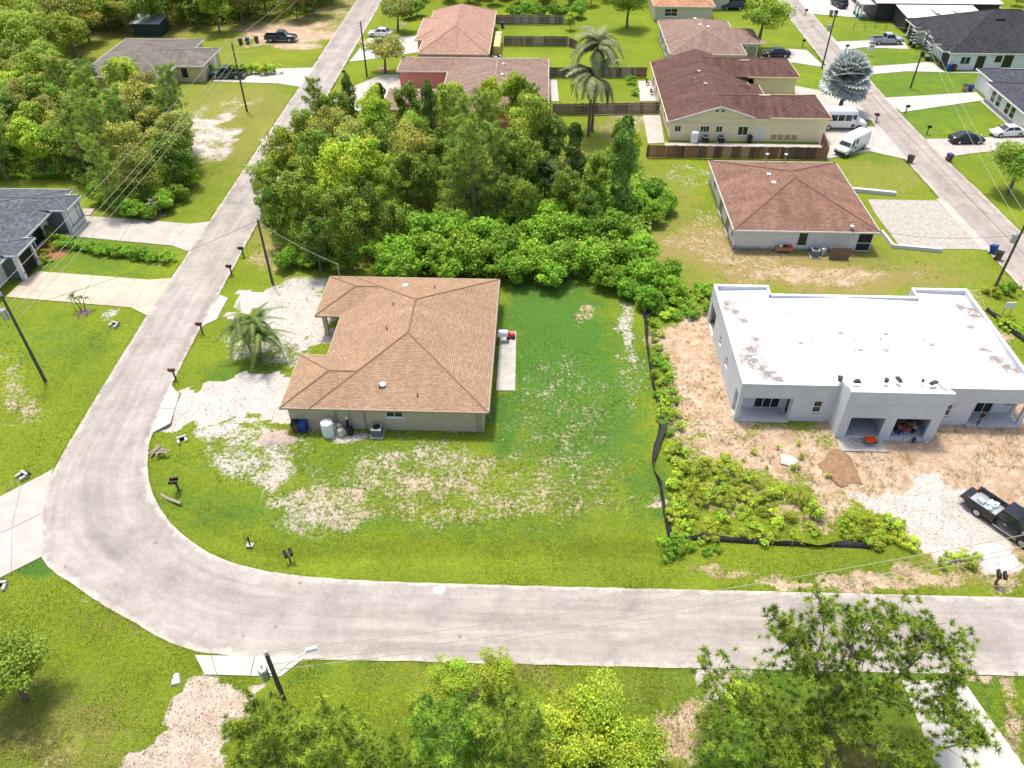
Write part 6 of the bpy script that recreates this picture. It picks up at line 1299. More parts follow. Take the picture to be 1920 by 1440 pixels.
silt('long black silt fence between the lawn and the building lot', [(1190, 565), (1205, 590), (1212, 650), (1222, 720), (1236, 790), (1222, 860), (1236, 915), (1244, 965), (1252, 1008)], .6, .8); silt('black silt fence along the road side of the building lot', [(1275, 1012), (1340, 1016), (1400, 1020), (1470, 1024), (1560, 1026), (1640, 1030)], .5, .3)
silt('short black silt fence behind the left corner of the duplex', [(1225, 552), (1270, 552), (1330, 553)], .6); silt('black silt fence right of the white roofed duplex', [(1848, 583), (1875, 605), (1900, 628), (1930, 650)], .6)
# ------------------------------------------------------------------ mailboxes
def mailbox(label, px, py, rz=0., col=BLACK, twin=False, postm=None, h=1.05):
    x, y = P(px, py); t = thing('mailbox', label, 'mailbox', (x, y, float(gz(x, y))), rz); MB().box(-.06, .06, -.06, .06, -.1, h).box(-.1, .35, -.05, .05, h-.12, h-.03).build('post', postm or WOODPOLE, t)
    for k in ((-.2, .2) if twin else (0,)):
        pr = [(k+.11*math.cos(a_), .13*math.sin(a_)+.14) for a_ in np.linspace(0, math.pi, 7)]; pr = [(k-.11, 0)]+[p for p in pr[::-1]]+[(k+.11, 0)]; n = len(pr)
        vs = [(-.2, u, h+v) for u, v in pr]+[(.42, u, h+v) for u, v in pr]; MB().add(vs, [tuple(range(n)), tuple(range(n, 2*n))[::-1]]+[(i, i+n, (i+1) % n+n, (i+1) % n) for i in range(n)]).build('box', col, t); MB().box(.1, .25, k+.112, k+.13, h+.12, h+.3).build('flag', mat('red flag', (.4, .02, .02)), t)
    return t
BRW = mat('brown mailbox', (.10, .04, .025), .6)
mailbox('brown mailbox beside the white drive of the tan roofed house', 330, 712, R(180), BRW); mailbox('brown mailbox beside the upper white drive', 380, 625, R(180), BRW); mailbox('dark mailbox at the road edge below the wood', 435, 516, R(180)); mailbox('dark mailbox beside the service pole', 457, 482, R(180))
mailbox('black mailbox near the wood pile on the road bend', 333, 914, R(190), BLACK, True); mailbox('black twin mailbox on the lawn strip of the lower road', 541, 1042, R(-60), BLACK, True); mailbox('dark twin mailbox beside the lower road at the right', 1866, 1094, R(250), BLACK, True)
mailbox('dark mailbox by the drive of the coral house', 647, 147, R(180)); mailbox('dark mailbox on the lawn before the low white house', 1737, 252, R(0)); mailbox('dark mailbox at the drive of the low white house', 1697, 213, R(0)); mailbox('wooden mailbox at the point of the cream house drive', 1642, 229, R(180), BRW, True); mailbox('dark mailbox near the oak on the right street', 1504, 88, R(0)); mailbox('small mailbox at the top of the right street', 1509, 30, R(0)); mailbox('dark mailbox behind the silver fan palm', 1585, 98, R(0))
MB_ = thing('marker_post', 'short black marker post with white base on the lawn bend', 'post', (*P(467, 1016), float(gz(*P(467, 1016))))); MB().tube([(0, 0, -.1), (0, 0, .95)], .06, 8).build('post', BLACK, MB_); MB().box(-.25, .25, -.2, .2, -.02, .06).build('base', CONC, MB_)
# ------------------------------------------------------------------ bins, tanks, units
BLUE = mat('blue bin', (.015, .05, .22), .45); BRB = mat('brown bin', (.11, .06, .04), .6)
def binn(label, x, y, m, rz=0., tilt=0., lid=BLACK):
    t = thing('wheeled_bin', label, 'bin', (x, y, 0), rz); t.rotation_euler = (tilt, 0, rz)
    MB().add([(-.24, -.28, .08), (.24, -.28, .08), (.24, .26, .08), (-.24, .26, .08), (-.31, -.36, .98), (.31, -.36, .98), (.31, .34, .98), (-.31, .34, .98)], [(0, 3, 2, 1), (0, 1, 5, 4), (1, 2, 6, 5), (2, 3, 7, 6), (3, 0, 4, 7)]).build('body', m, t); MB().box(-.33, .33, -.39, .38, .985, 1.05, tap=.04).build('lid', lid, t); MB().tube([(-.28, .43, .95), (.28, .43, .95)], .025, 6).build('handle', lid, t)
    for s_ in (-1, 1): MB().tube([(s_*.2-.03, .3, .12), (s_*.2+.03, .3, .12)], .12, 10).build('wheel', TYRE, t)
def W_(px, py): return P(px, py)
binn('dark bin with brown front at the left end of the tan roofed house', *W_(556, 808), BRB, .1); binn('blue bin beside the dark bin by the tan roofed house', *W_(571, 808), BLUE, -.1, lid=BLUE); binn('blue bin lying against the brown bin by the gravel drive', *W_(1862, 476), BLUE, .6, -.25, BLUE); binn('brown bin with open top beside the blue bin by the gravel drive', *W_(1870, 487), BRB, .9)
binn('dark brown bin on the verge of the right street', *W_(1705, 305), BRB, .5); binn('brown bin with blue lid at the right driveway', *W_(1778, 302), BRB, .3, lid=BLUE); binn('blue bin at the corner of the charcoal roofed house', *W_(1777, 133), BLUE, lid=BLUE); binn('brown bin at the corner of the charcoal roofed house', *W_(1787, 133), BRB); binn('blue bin at the corner of the low white house', *W_(1818, 171), BLUE, lid=BLUE); binn('tan bin at the corner of the low white house', *W_(1807, 171), mat('tan bin', (.36, .24, .15)))
binn('brown bin on the sandy track behind the dark blue pickup', *W_(452, 84), BRB); binn('blue bin on the sandy track behind the dark blue pickup', *W_(465, 82), BLUE, lid=BLUE); binn('brown bin nearest the dark blue pickup', *W_(482, 80), BRB); binn('blue bin beside the yellow house', *W_(942, 52), BLUE, lid=BLUE); binn('blue bin on the pale pad at the top of the right street', *W_(1566, 30), BLUE, lid=BLUE); binn('tan bin on the pale pad at the top of the right street', *W_(1557, 30), mat('tan bin', (.36, .24, .15))); binn('dark bin behind the cream house fence', 30.0, 107.1, BLACK)
def tank(label, x, y, r, h, m, cat='tank', name='water_tank'):
    t = thing(name, label, cat, (x, y, 0)); MB().lathe([(r*.96, 0), (r, .08), (r, h*.9), (r*.92, h*.97), (r*.5, h), (.02, h+.03)], 18).build('tank', m, t, True); MB().lathe([(r*.25, h-.01), (r*.25, h+.06), (.02, h+.08)], 10).build('lid', m, t); MB().tube([(r*.8, 0, h*.9), (r*1.25, 0, h*.85), (r*1.25, 0, .1)], .035, 6).build('pipe', WHITE, t)
tank('large white water tank against the tan roofed house', *W_(617, 815), .52, 1.55, WHITE); tank('short cream tank beside the large white tank', *W_(640, 816), .27, .75, mat('cream tank', (.58, .55, .42))); tank('narrow cream tank behind the short one', *W_(637, 808), .22, .85, mat('cream tank', (.58, .55, .42))); tank('white water tank behind the board fence of the cream house', 22.2, 107.0, .55, 1.6, WHITE)
tank('grey tank beside the white house with reddish roof', *W_(1541, 478), .3, .9, GALV); tank('grey tank beside the yellow house', *W_(935, 85), .55, 2.1, GALV)
t = thing('softener_unit', 'black water softener with tall resin column by the tan house', 'softener', (*W_(658, 814), 0)); MB().box(-.22, .22, -.2, .2, 0, .8, tap=.02).build('brine_box', BLACK, t); MB().lathe([(.1, 0), (.12, .1), (.12, 1.2), (.06, 1.3), (.06, 1.45)], 10, c=(-.25, .35)).build('column', BLACK, t); MB().box(-.33, -.17, .27, .43, 1.45, 1.65).build('valve', WHITE, t)
def acunit(label, x, y, m=mat('condenser grey', (.12, .14, .17), .5)):
    t = thing('condenser_unit', label, 'air conditioner', (x, y, 0)); MB().box(-.42, .42, -.42, .42, .1, .85).build('case', m, t); MB().box(-.45, .45, -.45, .45, .851, .92, tap=.03).build('top', GALV, t); MB().lathe([(.02, .921), (.34, .921), (.34, .935), (.02, .94)], 16).build('fan', BLACK, t); MB().box(-.55, .55, -.55, .55, -.05, .1).build('pad', CONC, t)
acunit('air conditioner unit in front of the tan roofed house', *W_(708, 815)); acunit('air conditioner unit beside the white house with reddish roof', *W_(1526, 480)); acunit('black air conditioner unit behind the cream house fence', 26.0, 107.0, BLACK); acunit('black box unit beside the white tank of the cream house', 23.8, 107.0, BLACK)
# grill and red cart on the patio
t = thing('gas_grill', 'white lidded gas grill on the patio of the tan roofed house', 'grill', (*P(943, 640), .05)); MB().box(-.5, .5, -.28, .28, .7, 1.0).build('firebox', WHITE, t); MB().box(-.5, .5, -.28, .28, 1.001, 1.2, tap=.08).build('hood', WHITE, t)
for a_ in (-.42, .42):
    for b2 in (-.22, .22): MB().box(a_-.03, a_+.03, b2-.03, b2+.03, 0, .7).build('leg', BLACK, t)
REDP = mat('red plastic', (.5, .03, .03), .4)
t = thing('ride_on_toy', 'bright red toy cart on the patio of the tan roofed house', 'toy', (*P(958, 634), .05)); MB().box(-.4, .4, -.25, .25, .2, .5, tap=.06).box(-.3, -.1, -.2, .2, .5, .75).build('body', REDP, t)
for a_ in (-.28, .28):
    for b2 in (-.26, .26): MB().tube([(a_, b2-.04, .14), (a_, b2+.04, .14)], .14, 10).build('wheel', TYRE, t)
# low walls, logs, planks, ladder pieces
LOWW = mat('white low wall', (.58, .57, .55), .85, .1)
def lowwall(label, a_, b2, w_=.25, h=.35, m=LOWW):
    p, q = Vector((*P(*a_), 0)), Vector((*P(*b2), 0)); d = q-p; t = MB().box(0, d.length, -w_/2, w_/2, -.05, h).box(.02, d.length-.02, -w_/2-.02, w_/2+.02, h+.001, h+.05).build('low_wall', m, None, loc=tuple(p), rot=(0, 0, math.atan2(d.y, d.x))); tag(t, label, 'wall')
lowwall('white low wall at the back of the gravel drive', (1598, 358), (1679, 366), .4, .4); lowwall('white low kerb wall beside the screened porch', (1652, 437), (1673, 464)); lowwall('white low kerb wall along the front of the gravel drive', (1673, 464), (1765, 472))
PLK = mat('grey plank', (.26, .22, .18), .9, .25, 3)
for k in range(11):
    a_ = random.uniform(-.25, .25)+(1.25 if k < 7 else .15); px, py = (288+k*2.2, 845+random.uniform(-5, 5)) if k < 7 else (306, 838+k*1.2); x, y = P(px, py); L_ = random.uniform(.35, .7)
    o = MB().box(-L_, L_, -.06, .06, 0, .045).build('plank', PLK, None, loc=(x, y, .03+.035*(k % 4)), rot=(0, random.uniform(-.03, .03), a_)); tag(o, 'weathered grey plank of the small pile at the road bend', 'plank', 'plank pile at the road bend')
LAD = mat('pale wood', (.42, .33, .2), .9, .15)
for k, (a_, b2) in enumerate([((1250, 714), (1257, 748)), ((1256, 760), (1262, 783))]):
    p, q = Vector((*P(*a_), 0)), Vector((*P(*b2), 0)); d = q-p; t = thing('wooden_ladder', ['longer pale wooden ladder lying by the silt fence', 'shorter pale wooden ladder piece lying by the silt fence'][k], 'ladder', (p.x, p.y, .08), math.atan2(d.y, d.x))
    for s_ in (-.3, .3): MB().box(0, d.length, s_-.03, s_+.03, 0, .07).build('side_rail', LAD, t)
    for i in range(int(d.length/.38)+1): MB().box(i*.38, i*.38+.07, -.42, .42, .071, .11).build('rung', LAD, t)
LOG = mat('log', (.3, .25, .2), .9, .2)
x, y = P(313, 930); o = MB().tube([(-1.1, .6, .1), (0, -.05, .12), (1.2, -.5, .1)], [.1, .13, .11], 8).build('fallen_log', LOG, None, loc=(x, y, float(gz(x, y)))); tag(o, 'short grey log lying on the road bend lawn', 'log')
# drainage ends
def headwall(label, px, py, rz, w_=.8):
    x, y = P(px, py); t = thing('culvert_headwall', label, 'culvert', (x, y, float(gz(x, y))), rz); MB().box(-w_/2, w_/2, -.1, .1, -.3, .35).box(-w_/2, -w_/2+.2, -.6, -.101, -.3, .25).box(w_/2-.2, w_/2, -.6, -.101, -.3, .25).build('headwall', CONC, t); MB().tube([(0, -.115, .02), (0, .3, .02)], .26, 14).build('pipe', BLACK, t)
headwall('concrete culvert end with dark pipe near the plank pile', 341, 823, R(30)); headwall('concrete culvert end on the left lawn near the young palm', 217, 607, R(-20)); headwall('concrete culvert end at the left edge above the lower lawn', 4, 1096, R(10)); headwall('small culvert end on the left lawn near the slab drive', 45, 886, R(-30)); 
x, y = P(330, 1278); o = MB().box(-.3, .3, -.25, .25, 0, .15, tap=.05).build('concrete_block', CONC, None, loc=(x, y, float(gz(x, y))), rot=(0, 0, .3)); tag(o, 'pale concrete block on the grass left of the gravel track', 'block'); x, y = P(331, 1268); o = MB().lathe([(.18, 0), (.18, .12), (.05, .16)], 12).build('valve_cap', WHITE, None, loc=(x, y, float(gz(x, y)))); tag(o, 'white round cap on the grass left of the gravel track', 'cap')
# mulch rings
def mound(label, px, py, r, h, m, cat, name, sy=1., seed=0):
    x, y = P(px, py); mb = MB(); n, k = 26, 9; V = [(0, 0, h)]
    for i in range(1, k+1):
        for j_ in range(n):
            a_ = 6.2832*j_/n; q = r*i/k*(1+.55*mnoise.noise((math.cos(a_)*1.5, math.sin(a_)*1.5, seed))); z = h*(1-(i/k)**1.6)+.7*h*(1-i/k)*mnoise.noise((q*math.cos(a_)*2, q*math.sin(a_)*2, seed+3)); V.append((q*math.cos(a_), q*math.sin(a_)*sy, z if i < k else -.06))
    fs = [(0, 1+j_, 1+(j_+1) % n) for j_ in range(n)]
    for i in range(k-1):
        for j_ in range(n): a_ = 1+i*n+j_; b2 = 1+i*n+(j_+1) % n; fs.append((a_, a_+n, b2+n, b2))
    o = mb.add(V, fs).build(name, m, None, True, loc=(x, y, float(gz(x, y)))); tag(o, label, cat)
MUL = mat('mulch', (.24, .17, .12), .95, .4, 8, .6, 20); DIRT = mat('brown dirt', (.24, .15, .085), .95, .4, 3, .9, 8); PALED = mat('pale debris', (.36, .29, .24), .95, .35, 4, .6, 12)
mound('brown dirt mound in front of the open garages', 1580, 878, 1.6, .22, DIRT, 'dirt mound', 'dirt_mound', 1.1); mound('mulch ring around the young palm on the left lawn', 157, 586, .8, .12, MUL, 'mulch', 'mulch_bed', .9, 2); mound('mulch ring around the small pale palm by the left wood', 298, 404, .9, .1, MUL, 'mulch', 'mulch_bed', .9, 3); mound('pale brown debris heap left of the dark bin', 515, 822, 1.5, .3, PALED, 'debris heap', 'debris_heap', .7, 4); mound('white lime patch heaped on the tan lot', 1478, 862, .8, .1, WHC, 'lime heap', 'lime_heap', .8, 5); mound('wide white sand heap beside the lower road', 1868, 1045, 2.0, .22, mat('white sand', (.44, .42, .40), .95, .25, 3, .8, 9), 'sand heap', 'sand_heap', .6, 6)
mound('red brown planting bed beside the slate roofed house', 92, 472, 2.4, .12, mat('red mulch', (.26, .12, .06), .95, .3, 6, .6, 16), 'planting bed', 'planting_bed', .8, 8)
for px, py in [(755, 45), (718, 130), (1430, 80)]: mound('mulch ring under a round garden tree beside %s' % {755: 'the white sedan', 718: 'the roadside pole', 1430: 'the black sedan'}[px], px, py, 1.1, .1, MUL, 'mulch', 'mulch_bed', 1, px)
# building-lot clutter
OR = mat('orange plastic', (.6, .10, .02), .45)
t = thing('wheelbarrow', 'orange wheelbarrow on the slab before the left open garage', 'wheelbarrow', (*P(1629, 832), 0), R(10)); MB().add([(-.35, -.22, .3), (.3, -.2, .3), (.3, .2, .3), (-.35, .22, .3), (-.55, -.36, .62), (.5, -.34, .55), (.5, .34, .55), (-.55, .36, .62)], [(0, 3, 2, 1), (0, 1, 5, 4), (1, 2, 6, 5), (2, 3, 7, 6), (3, 0, 4, 7)]).build('tray', OR, t)
MB().tube([(.55, -.05, .2), (.55, .05, .2)], .2, 12).build('wheel', TYRE, t)
for s_ in (-1, 1): MB().tube([(.55, s_*.08, .2), (-.3, s_*.24, .3), (-1.05, s_*.28, .6)], .02, 5).build('handle', BLACK, t); MB().tube([(-.25, s_*.2, .3), (-.35, s_*.22, 0)], .02, 5).build('leg', BLACK, t)
CL = [mat('bucket white', (.62, .62, .6)), mat('bucket blue', (.02, .06, .25)), mat('sack tan', (.4, .32, .22)), mat('sack red', (.32, .07, .05)), mat('bucket black', (.03, .03, .03)), mat('box grey', (.3, .3, .31))]
rr = random.Random(5)
for k in range(46):
    x = rr.uniform(30.2, 32.7); y = 47.95+rr.random()*2.6; kind = k % 3; m = CL[rr.randrange(6)]; z = .02+(.33 if k > 26 else 0)
    if kind == 0: o = MB().lathe([(.13, 0), (.16, .36), (.15, .36), (.12, .05)], 12).build('bucket', m, None, loc=(x, y, z))
    elif kind == 1: o = MB().box(-.28, .28, -.18, .18, 0, .17, tap=.05).box(-.2, .24, -.14, .14, .171, .24, tap=.05).build('sack', m, None, loc=(x, y, z), rot=(0, 0, rr.uniform(0, 3)))
    else: o = MB().box(-.2, .2, -.16, .16, 0, .3).box(-.21, .21, -.17, .17, .3, .34).build('carton', m, None, loc=(x, y, z), rot=(0, 0, rr.uniform(0, 3)))
    tag(o, {0: 'bucket in the cluttered right garage of the grey duplex', 1: 'sack in the cluttered right garage of the grey duplex', 2: 'carton in the cluttered right garage of the grey duplex'}[kind], {0: 'bucket', 1: 'sack', 2: 'carton'}[kind], 'clutter in the right garage')
for k, (x, y, i) in enumerate([(31.9, 47.3, 1), (32.9, 47.2, 0), (31.2, 47.35, 0)]): o = MB().lathe([(.13, 0), (.16, .36), (.15, .36), (.12, .05)], 12).build('bucket', CL[i], None, loc=(x, y, .0)); tag(o, ['blue bucket at the mouth of the right garage', 'white bucket beside the right garage pier', 'white bucket at the left of the right garage mouth'][k], 'bucket')
o = MB().box(25.6, 29.4, 46.0, 47.38, -.1, .012).build('garage_apron', DULLC, None); struct(o)
t = thing('notice_board', 'white permit board on posts behind the right corner of the duplex', 'sign', (*P(1886, 590), 0)); MB().box(-.45, .45, -.03, .03, .8, 1.5).build('panel', WHITE, t); [MB().box(s_*.35-.04, s_*.35+.04, .031, .1, 0, 1.5).build('post', LAD, t) for s_ in (-1, 1)]
t = thing('yard_sign', 'white real estate sign on the lawn beside the silver fan palm', 'sign', (*P(1630, 104), 0)); MB().box(-.5, .5, -.03, .03, .8, 1.9).build('panel', WHITE, t); MB().box(-.35, .35, -.036, -.031, 1.45, 1.6).build('dark_band', BLACK, t); [MB().box(s_*.45-.04, s_*.45+.04, .031, .1, 0, 2).build('post', WHITE, t) for s_ in (-1, 1)]
# wooden screen and bench beside the white house
t = thing('wood_screen', 'weathered board screen hiding tanks beside the white house', 'screen', (32.7, 76.0, 0)); bm_ = MB().box(0, .17, -.02, .02, 0, 1.5).mesh('board'); bm_.materials.append(mat('grey brown board', (.17, .12, .085), .9, .25))
for k in range(12): link('board', bm_, t, (k*.185, 0, 0))
for z in (.3, 1.2): MB().box(0, 2.2, .021, .08, z, z+.09).build('rail', mat('grey brown board', (.17, .12, .085), .9, .25), t)
t = thing('garden_bench', 'orange wooden cart with pots beside the white house wall', 'bench', (*P(1468, 472), 0)); MB().box(-.95, .95, -.3, .3, .5, .62).box(-.95, .95, -.32, -.3, .25, .62).build('seat', mat('orange wood', (.36, .17, .06)), t)
for a_ in (-.85, .85):
    for b2 in (-.22, .22): MB().box(a_-.04, a_+.04, b2-.04, b2+.04, 0, .5).build('leg', LAD, t)
for k, (dx, m) in enumerate([(.6, REDP), (.1, BLACK), (-.4, CL[0])]): x, y = P(1468, 472); o = MB().lathe([(.12, 0), (.2, .1), (.2, .22), (.1, .3)], 10).build('pot', m, None, loc=(x+dx, y, .62)); tag(o, ['red ball shaped pot on the orange cart', 'black pot in the middle of the orange cart', 'white pot at the left of the orange cart'][k], 'pot')
# clutter by the yellow house
for k in range(14):
    x, y = P(930, 112); o = MB().box(-.4, .4, -.3, .3, 0, .5, tap=.06).box(-.2, .3, -.15, .2, .5, .75).build('scrap_pile', [GALV, BLACK, CL[0], CL[5]][k % 4], None, loc=(-7.6+rr.uniform(-.7, .9), 137+k*.32, 0), rot=(0, 0, rr.uniform(0, 3))); tag(o, 'piece of metal scrap beside the yellow house', 'scrap', 'scrap beside the yellow house')
# patio chairs by the cream house and white A-frames by the left wood
def chair(label, x, y, rz, m):
    t = thing('patio_chair', label, 'chair', (x, y, .05), rz); MB().box(-.25, .25, -.25, .25, .4, .45).build('seat', m, t); MB().box(-.25, .25, .2, .25, .45, .95).build('backrest', m, t)
    for a_ in (-.22, .22):
        for b2 in (-.22, .22): MB().box(a_-.02, a_+.02, b2-.02, b2+.02, 0, .4).build('leg', m, t)
chair('dark patio chair on the bright patio of the maroon roofed house', *P(1214, 160), 1, BLACK); chair('dark patio chair nearer the fence on the bright patio', *P(1222, 178), 2, BLACK); chair('white chair on the lawn left of the small pale palm', *P(250, 402), .5, WHITE); chair('white chair nearest the small pale palm', *P(276, 404), .4, WHITE)
# kayak-like canoe and boat trailer at top right
t = thing('boat_hull', 'small white boat with blue rim behind the charcoal roof', 'boat', (*P(1800, 22), 0), .2); loft(MB(), [(-2.2, .3, .8, .7, .8), (0, .25, .85, .85, .95), (1.6, .3, .95, .6, .75), (2.5, .7, 1.05, .05, .1)]).build('hull', WHITE, t, True); MB().box(-1.8, .8, -.5, .5, .87, .95).build('deck', BLUE, t)
# ------------------------------------------------------------------ one worker
def person():
    x, y = P(1832, 797); t = thing('person', 'person in dark shirt and blue jeans walking beside the right porch', 'person', (x, y, 0), R(200)); me = bpy.data.meshes.new('body')
    J = {'pel': (0, 0, .95, .15), 'wst': (0, .02, 1.12, .14), 'chs': (0, .08, 1.36, .165), 'nck': (0, .14, 1.50, .065), 'hd0': (0, .18, 1.58, .085), 'hd1': (0, .2, 1.70, .095), 'hlL': (.1, 0, .9, .1), 'knL': (.12, .16, .5, .065), 'anL': (.12, .02, .09, .045), 'toL': (.13, .2, .04, .04), 'hlR': (-.1, 0, .9, .1), 'knR': (-.12, -.02, .5, .065), 'anR': (-.12, -.2, .09, .045), 'toR': (-.13, -.02, .04, .04), 'shL': (.19, .08, 1.4, .065), 'elL': (.27, .1, 1.12, .048), 'wrL': (.26, .3, .95, .035), 'haL': (.25, .38, .92, .042), 'shR': (-.19, .08, 1.4, .065), 'elR': (-.27, .04, 1.12, .048), 'wrR': (-.26, .22, .92, .035), 'haR': (-.25, .3, .88, .042)}
    E_ = [('pel', 'wst'), ('wst', 'chs'), ('chs', 'nck'), ('nck', 'hd0'), ('hd0', 'hd1')]+[(a_+s_, b2+s_) for s_ in 'LR' for a_, b2 in (('hl', 'kn'), ('kn', 'an'), ('an', 'to'), ('sh', 'el'), ('el', 'wr'), ('wr', 'ha'))]+[('pel', 'hlL'), ('pel', 'hlR'), ('chs', 'shL'), ('chs', 'shR')]
    ks = list(J); me.from_pydata([J[k][:3] for k in ks], [(ks.index(a_), ks.index(b2)) for a_, b2 in E_], []); o = link('body', me, t); md = o.modifiers.new('skin', 'SKIN')
    if not me.skin_vertices: me.skin_vertices.new()
    for i, k in enumerate(ks): me.skin_vertices[0].data[i].radius = (J[k][3],)*2; me.skin_vertices[0].data[i].use_root = (k == 'pel')
    o.modifiers.new('sub', 'SUBSURF').levels = 1
    dg = bpy.context.evaluated_depsgraph_get(); m2 = bpy.data.meshes.new_from_object(o.evaluated_get(dg)); o.modifiers.clear(); o.data = m2
    m2.materials.clear()
    for m in (mat('blue jeans', (.05, .09, .17)), mat('dark shirt', (.04, .025, .025)), mat('skin', (.35, .2, .13)), mat('boots', (.05, .035, .025))): m2.materials.append(m)
    for p in m2.polygons: z = p.center.z; p.material_index = 3 if z < .12 else 2 if (z > 1.5 or (abs(p.center.x) > .2 and z < 1.1 and p.center.y > .12)) else 0 if z < 1.02 else 1; p.use_smooth = True
    MB().lathe([(.09, 1.68), (.108, 1.72), (.1, 1.78), (.05, 1.82), (.01, 1.825)], 10, c=(0, .18)).build('hair', mat('dark hair', (.02, .015, .012)), t)
person()
# ------------------------------------------------------------------ grass blades, weeds and pebbles
ROADIN = [[(a_[0]+(b2[0]-a_[0])*.022, a_[1]+(b2[1]-a_[1])*.022) for a_, b2 in zip(u_, v_)]+[(b2[0]+(a_[0]-b2[0])*.022, b2[1]+(a_[1]-b2[1])*.022) for a_, b2 in zip(u_, v_)][::-1] for u_, v_ in ((RI, RO), (r2a, r2b))]
def blocked(x, y):
    k = np.zeros(len(x), bool)
    for p in ROADIN+PAVED+HOUSEPOLY: k |= inpoly(x, y, p)
    return k
N_ = 420000
v_ = rng.random(N_); py_ = 250+1250*np.sqrt(v_*.92+.08)*1.0; px_ = rng.uniform(-60, 1980, N_)
xx, yy = np.empty(N_), np.empty(N_)
x_ = (px_-960)/F; y_ = -(py_-720)/F; fy = math.cos(TH)+y_*math.sin(TH); fz = -math.sin(TH)+y_*math.cos(TH); tt = -H/fz
xx = (x_*math.cos(YAW)-fy*math.sin(YAW))*tt; yy = (x_*math.sin(YAW)+fy*math.cos(YAW))*tt
for ln in (RI, RO, r2a, r2b):      # grass creeping over the road edges
    l_ = np.array([p for p in ln if 20 < p[1] < 150 and p[0] < 75]); d_l = np.r_[0, np.cumsum(np.hypot(*np.diff(l_, axis=0).T))]; m_ = int(d_l[-1]*70); u_ = rng.random(m_)*d_l[-1]
    ex = np.interp(u_, d_l, l_[:, 0]); ey = np.interp(u_, d_l, l_[:, 1]); kk = vnoise(ex, ey, .8, 4) > .3; ex, ey = ex[kk], ey[kk]
    xx = np.r_[xx, ex+rng.normal(size=len(ex))*.13]; yy = np.r_[yy, ey+rng.normal(size=len(ey))*.13]
k = ~blocked(xx, yy); xx, yy = xx[k], yy[k]; sa, ta, lu, dr_ = zones(xx, yy)
cover = vnoise(xx, yy, 1.3, 5)*.5+vnoise(xx, yy, 4., 6)*.5; k = (cover*.9+.05 > sa) & (rng.random(len(xx)) < .9); k &= (sa < .95)
xx, yy, sa, ta, lu, dr_ = xx[k], yy[k], sa[k], ta[k], lu[k], dr_[k]; n = len(xx); zg = gz(xx, yy)-.015
hgt = rng.uniform(.025, .075, n)*(1+.8*(vnoise(xx, yy, .5, 7) > .6)); wd = rng.uniform(.035, .08, n)*np.clip(yy/45, .8, 2.2); an = rng.random(n)*6.283
lx, ly = rng.normal(size=n)*.07, rng.normal(size=n)*.07
Vg = np.stack([np.c_[xx-np.cos(an)*wd/2, yy-np.sin(an)*wd/2, zg], np.c_[xx+np.cos(an)*wd/2, yy+np.sin(an)*wd/2, zg], np.c_[xx+lx, yy+ly, zg+hgt]], 1).reshape(-1, 3)
lm = (vnoise(xx, yy, .11, 2) > .5)[:, None]; gc = np.where(lm, (.25, .33, .025), (.18, .27, .02)); gc = gc*(1-lu[:, None]*.8)+np.array((.085, .24, .035))*lu[:, None]*.8
dd = (rng.random(n) < dr_*.75+.08)[:, None]; gc = np.where(dd, (.34, .27, .12), gc)*rng.uniform(.65, 1.35, (n, 1))
gm = fast_mesh('grass', Vg, 3, np.clip(gc, 0, 1)); gm.materials.append(leafmat('grass blade', .7, .3, 0, 0)); go = link('grass', gm); go['kind'] = 'stuff'; go['label'] = 'short lime green lawn grass'

# loose stones and weeds on bare ground
def on_bare(n, seed):
    r = np.random.default_rng(seed); a_ = r.random(n); py_ = 250+1230*np.sqrt(a_); px_ = r.uniform(-40, 1960, n); x_ = (px_-960)/F; y_ = -(py_-720)/F; fy = math.cos(TH)+y_*math.sin(TH); fz = -math.sin(TH)+y_*math.cos(TH); t_ = -H/fz
    x = (x_*math.cos(YAW)-fy*math.sin(YAW))*t_; y = (x_*math.sin(YAW)+fy*math.cos(YAW))*t_; k = ~blocked(x, y); x, y = x[k], y[k]; z_ = zones(x, y); return x, y, z_, r
x, y, z_, r = on_bare(90000, 41); k = (z_[0] > .5) & (r.random(len(x)) < .5); x, y = x[k], y[k]; n = len(x); sz = r.uniform(.02, .06, n)*np.clip(y/45, .8, 2); zg = gz(x, y)+.0
oc = np.array([(1, 0, 0), (0, 1, 0), (-1, 0, 0), (0, -1, 0), (0, 0, .7)]); tri = [(0, 1, 4), (1, 2, 4), (2, 3, 4), (3, 0, 4)]
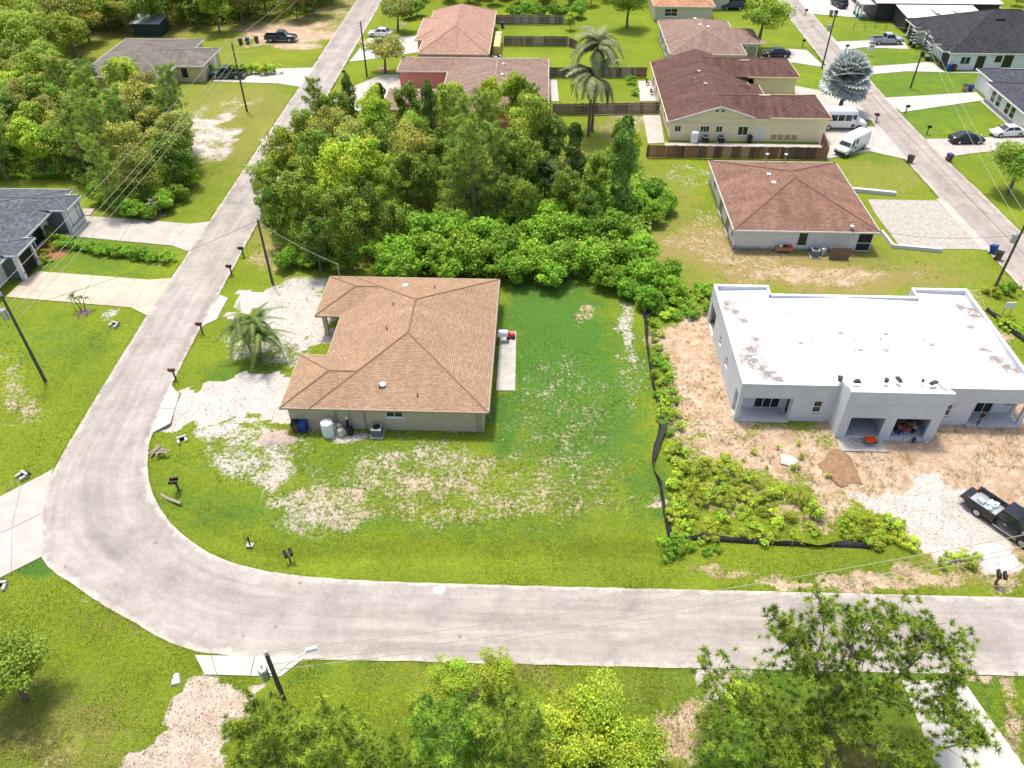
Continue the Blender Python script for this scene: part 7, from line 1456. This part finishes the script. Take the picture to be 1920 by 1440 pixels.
V_ = np.stack([np.c_[x, y, zg][:, None]+(oc[list(t_)][None]*(sz[:, None, None])) for t_ in tri], 1).reshape(-1, 3); cg = np.repeat(r.uniform(.12, .5, (n, 1))*np.array((1, .88, .75)), 4, 0)
sm = fast_mesh('loose_stones', V_, 3, cg); sm.materials.append(leafmat('stone', .9, 0., 0, 0)); so_ = link('loose_stones', sm); so_['kind'] = 'stuff'; so_['label'] = 'loose stones scattered over bare sand and dirt'
x, y, z_, r = on_bare(60000, 42); k = (z_[0] > .3) & (z_[0] < .97) & (vnoise(x, y, .6, 6) > .5) & (r.random(len(x)) < .55); x, y = x[k], y[k]; n = len(x); nb = 5; X_ = np.repeat(x, nb)+r.normal(size=n*nb)*.06; Y_ = np.repeat(y, nb)+r.normal(size=n*nb)*.06; zg = gz(X_, Y_)-.03
hb = r.uniform(.06, .2, n*nb); an = r.random(n*nb)*6.283; wd = r.uniform(.03, .06, n*nb)*np.clip(Y_/45, .8, 2.2)
V_ = np.stack([np.c_[X_-np.cos(an)*wd/2, Y_-np.sin(an)*wd/2, zg], np.c_[X_+np.cos(an)*wd/2, Y_+np.sin(an)*wd/2, zg], np.c_[X_+r.normal(size=n*nb)*.1, Y_+r.normal(size=n*nb)*.1, zg+hb]], 1).reshape(-1, 3)
tc_ = np.repeat(r.random(n), nb)[:, None]; cg = (np.array((.13, .2, .03))*(1-tc_)+np.array((.27, .27, .07))*tc_)*r.uniform(.7, 1.3, (n*nb, 1))
sm = fast_mesh('weeds', V_, 3, cg); sm.materials.append(MATS['grass blade']); so_ = link('weeds', sm); so_['kind'] = 'stuff'; so_['label'] = 'sparse weed tufts on the sandy ground'

x, y = P(823, 1107); mb = MB(); pts_ = [(.42*(1+.45*mnoise.noise((math.cos(a_)*1.7, math.sin(a_)*1.7, 3)))*math.cos(a_), .30*(1+.45*mnoise.noise((math.cos(a_)*1.7, math.sin(a_)*1.7, 3)))*math.sin(a_)) for a_ in np.linspace(0, 6.283, 21)[:-1]]
o = mb.prism(pts_, .03, .072).build('paint_splash', WHITE, None, loc=(x, y, 0)); struct(o)
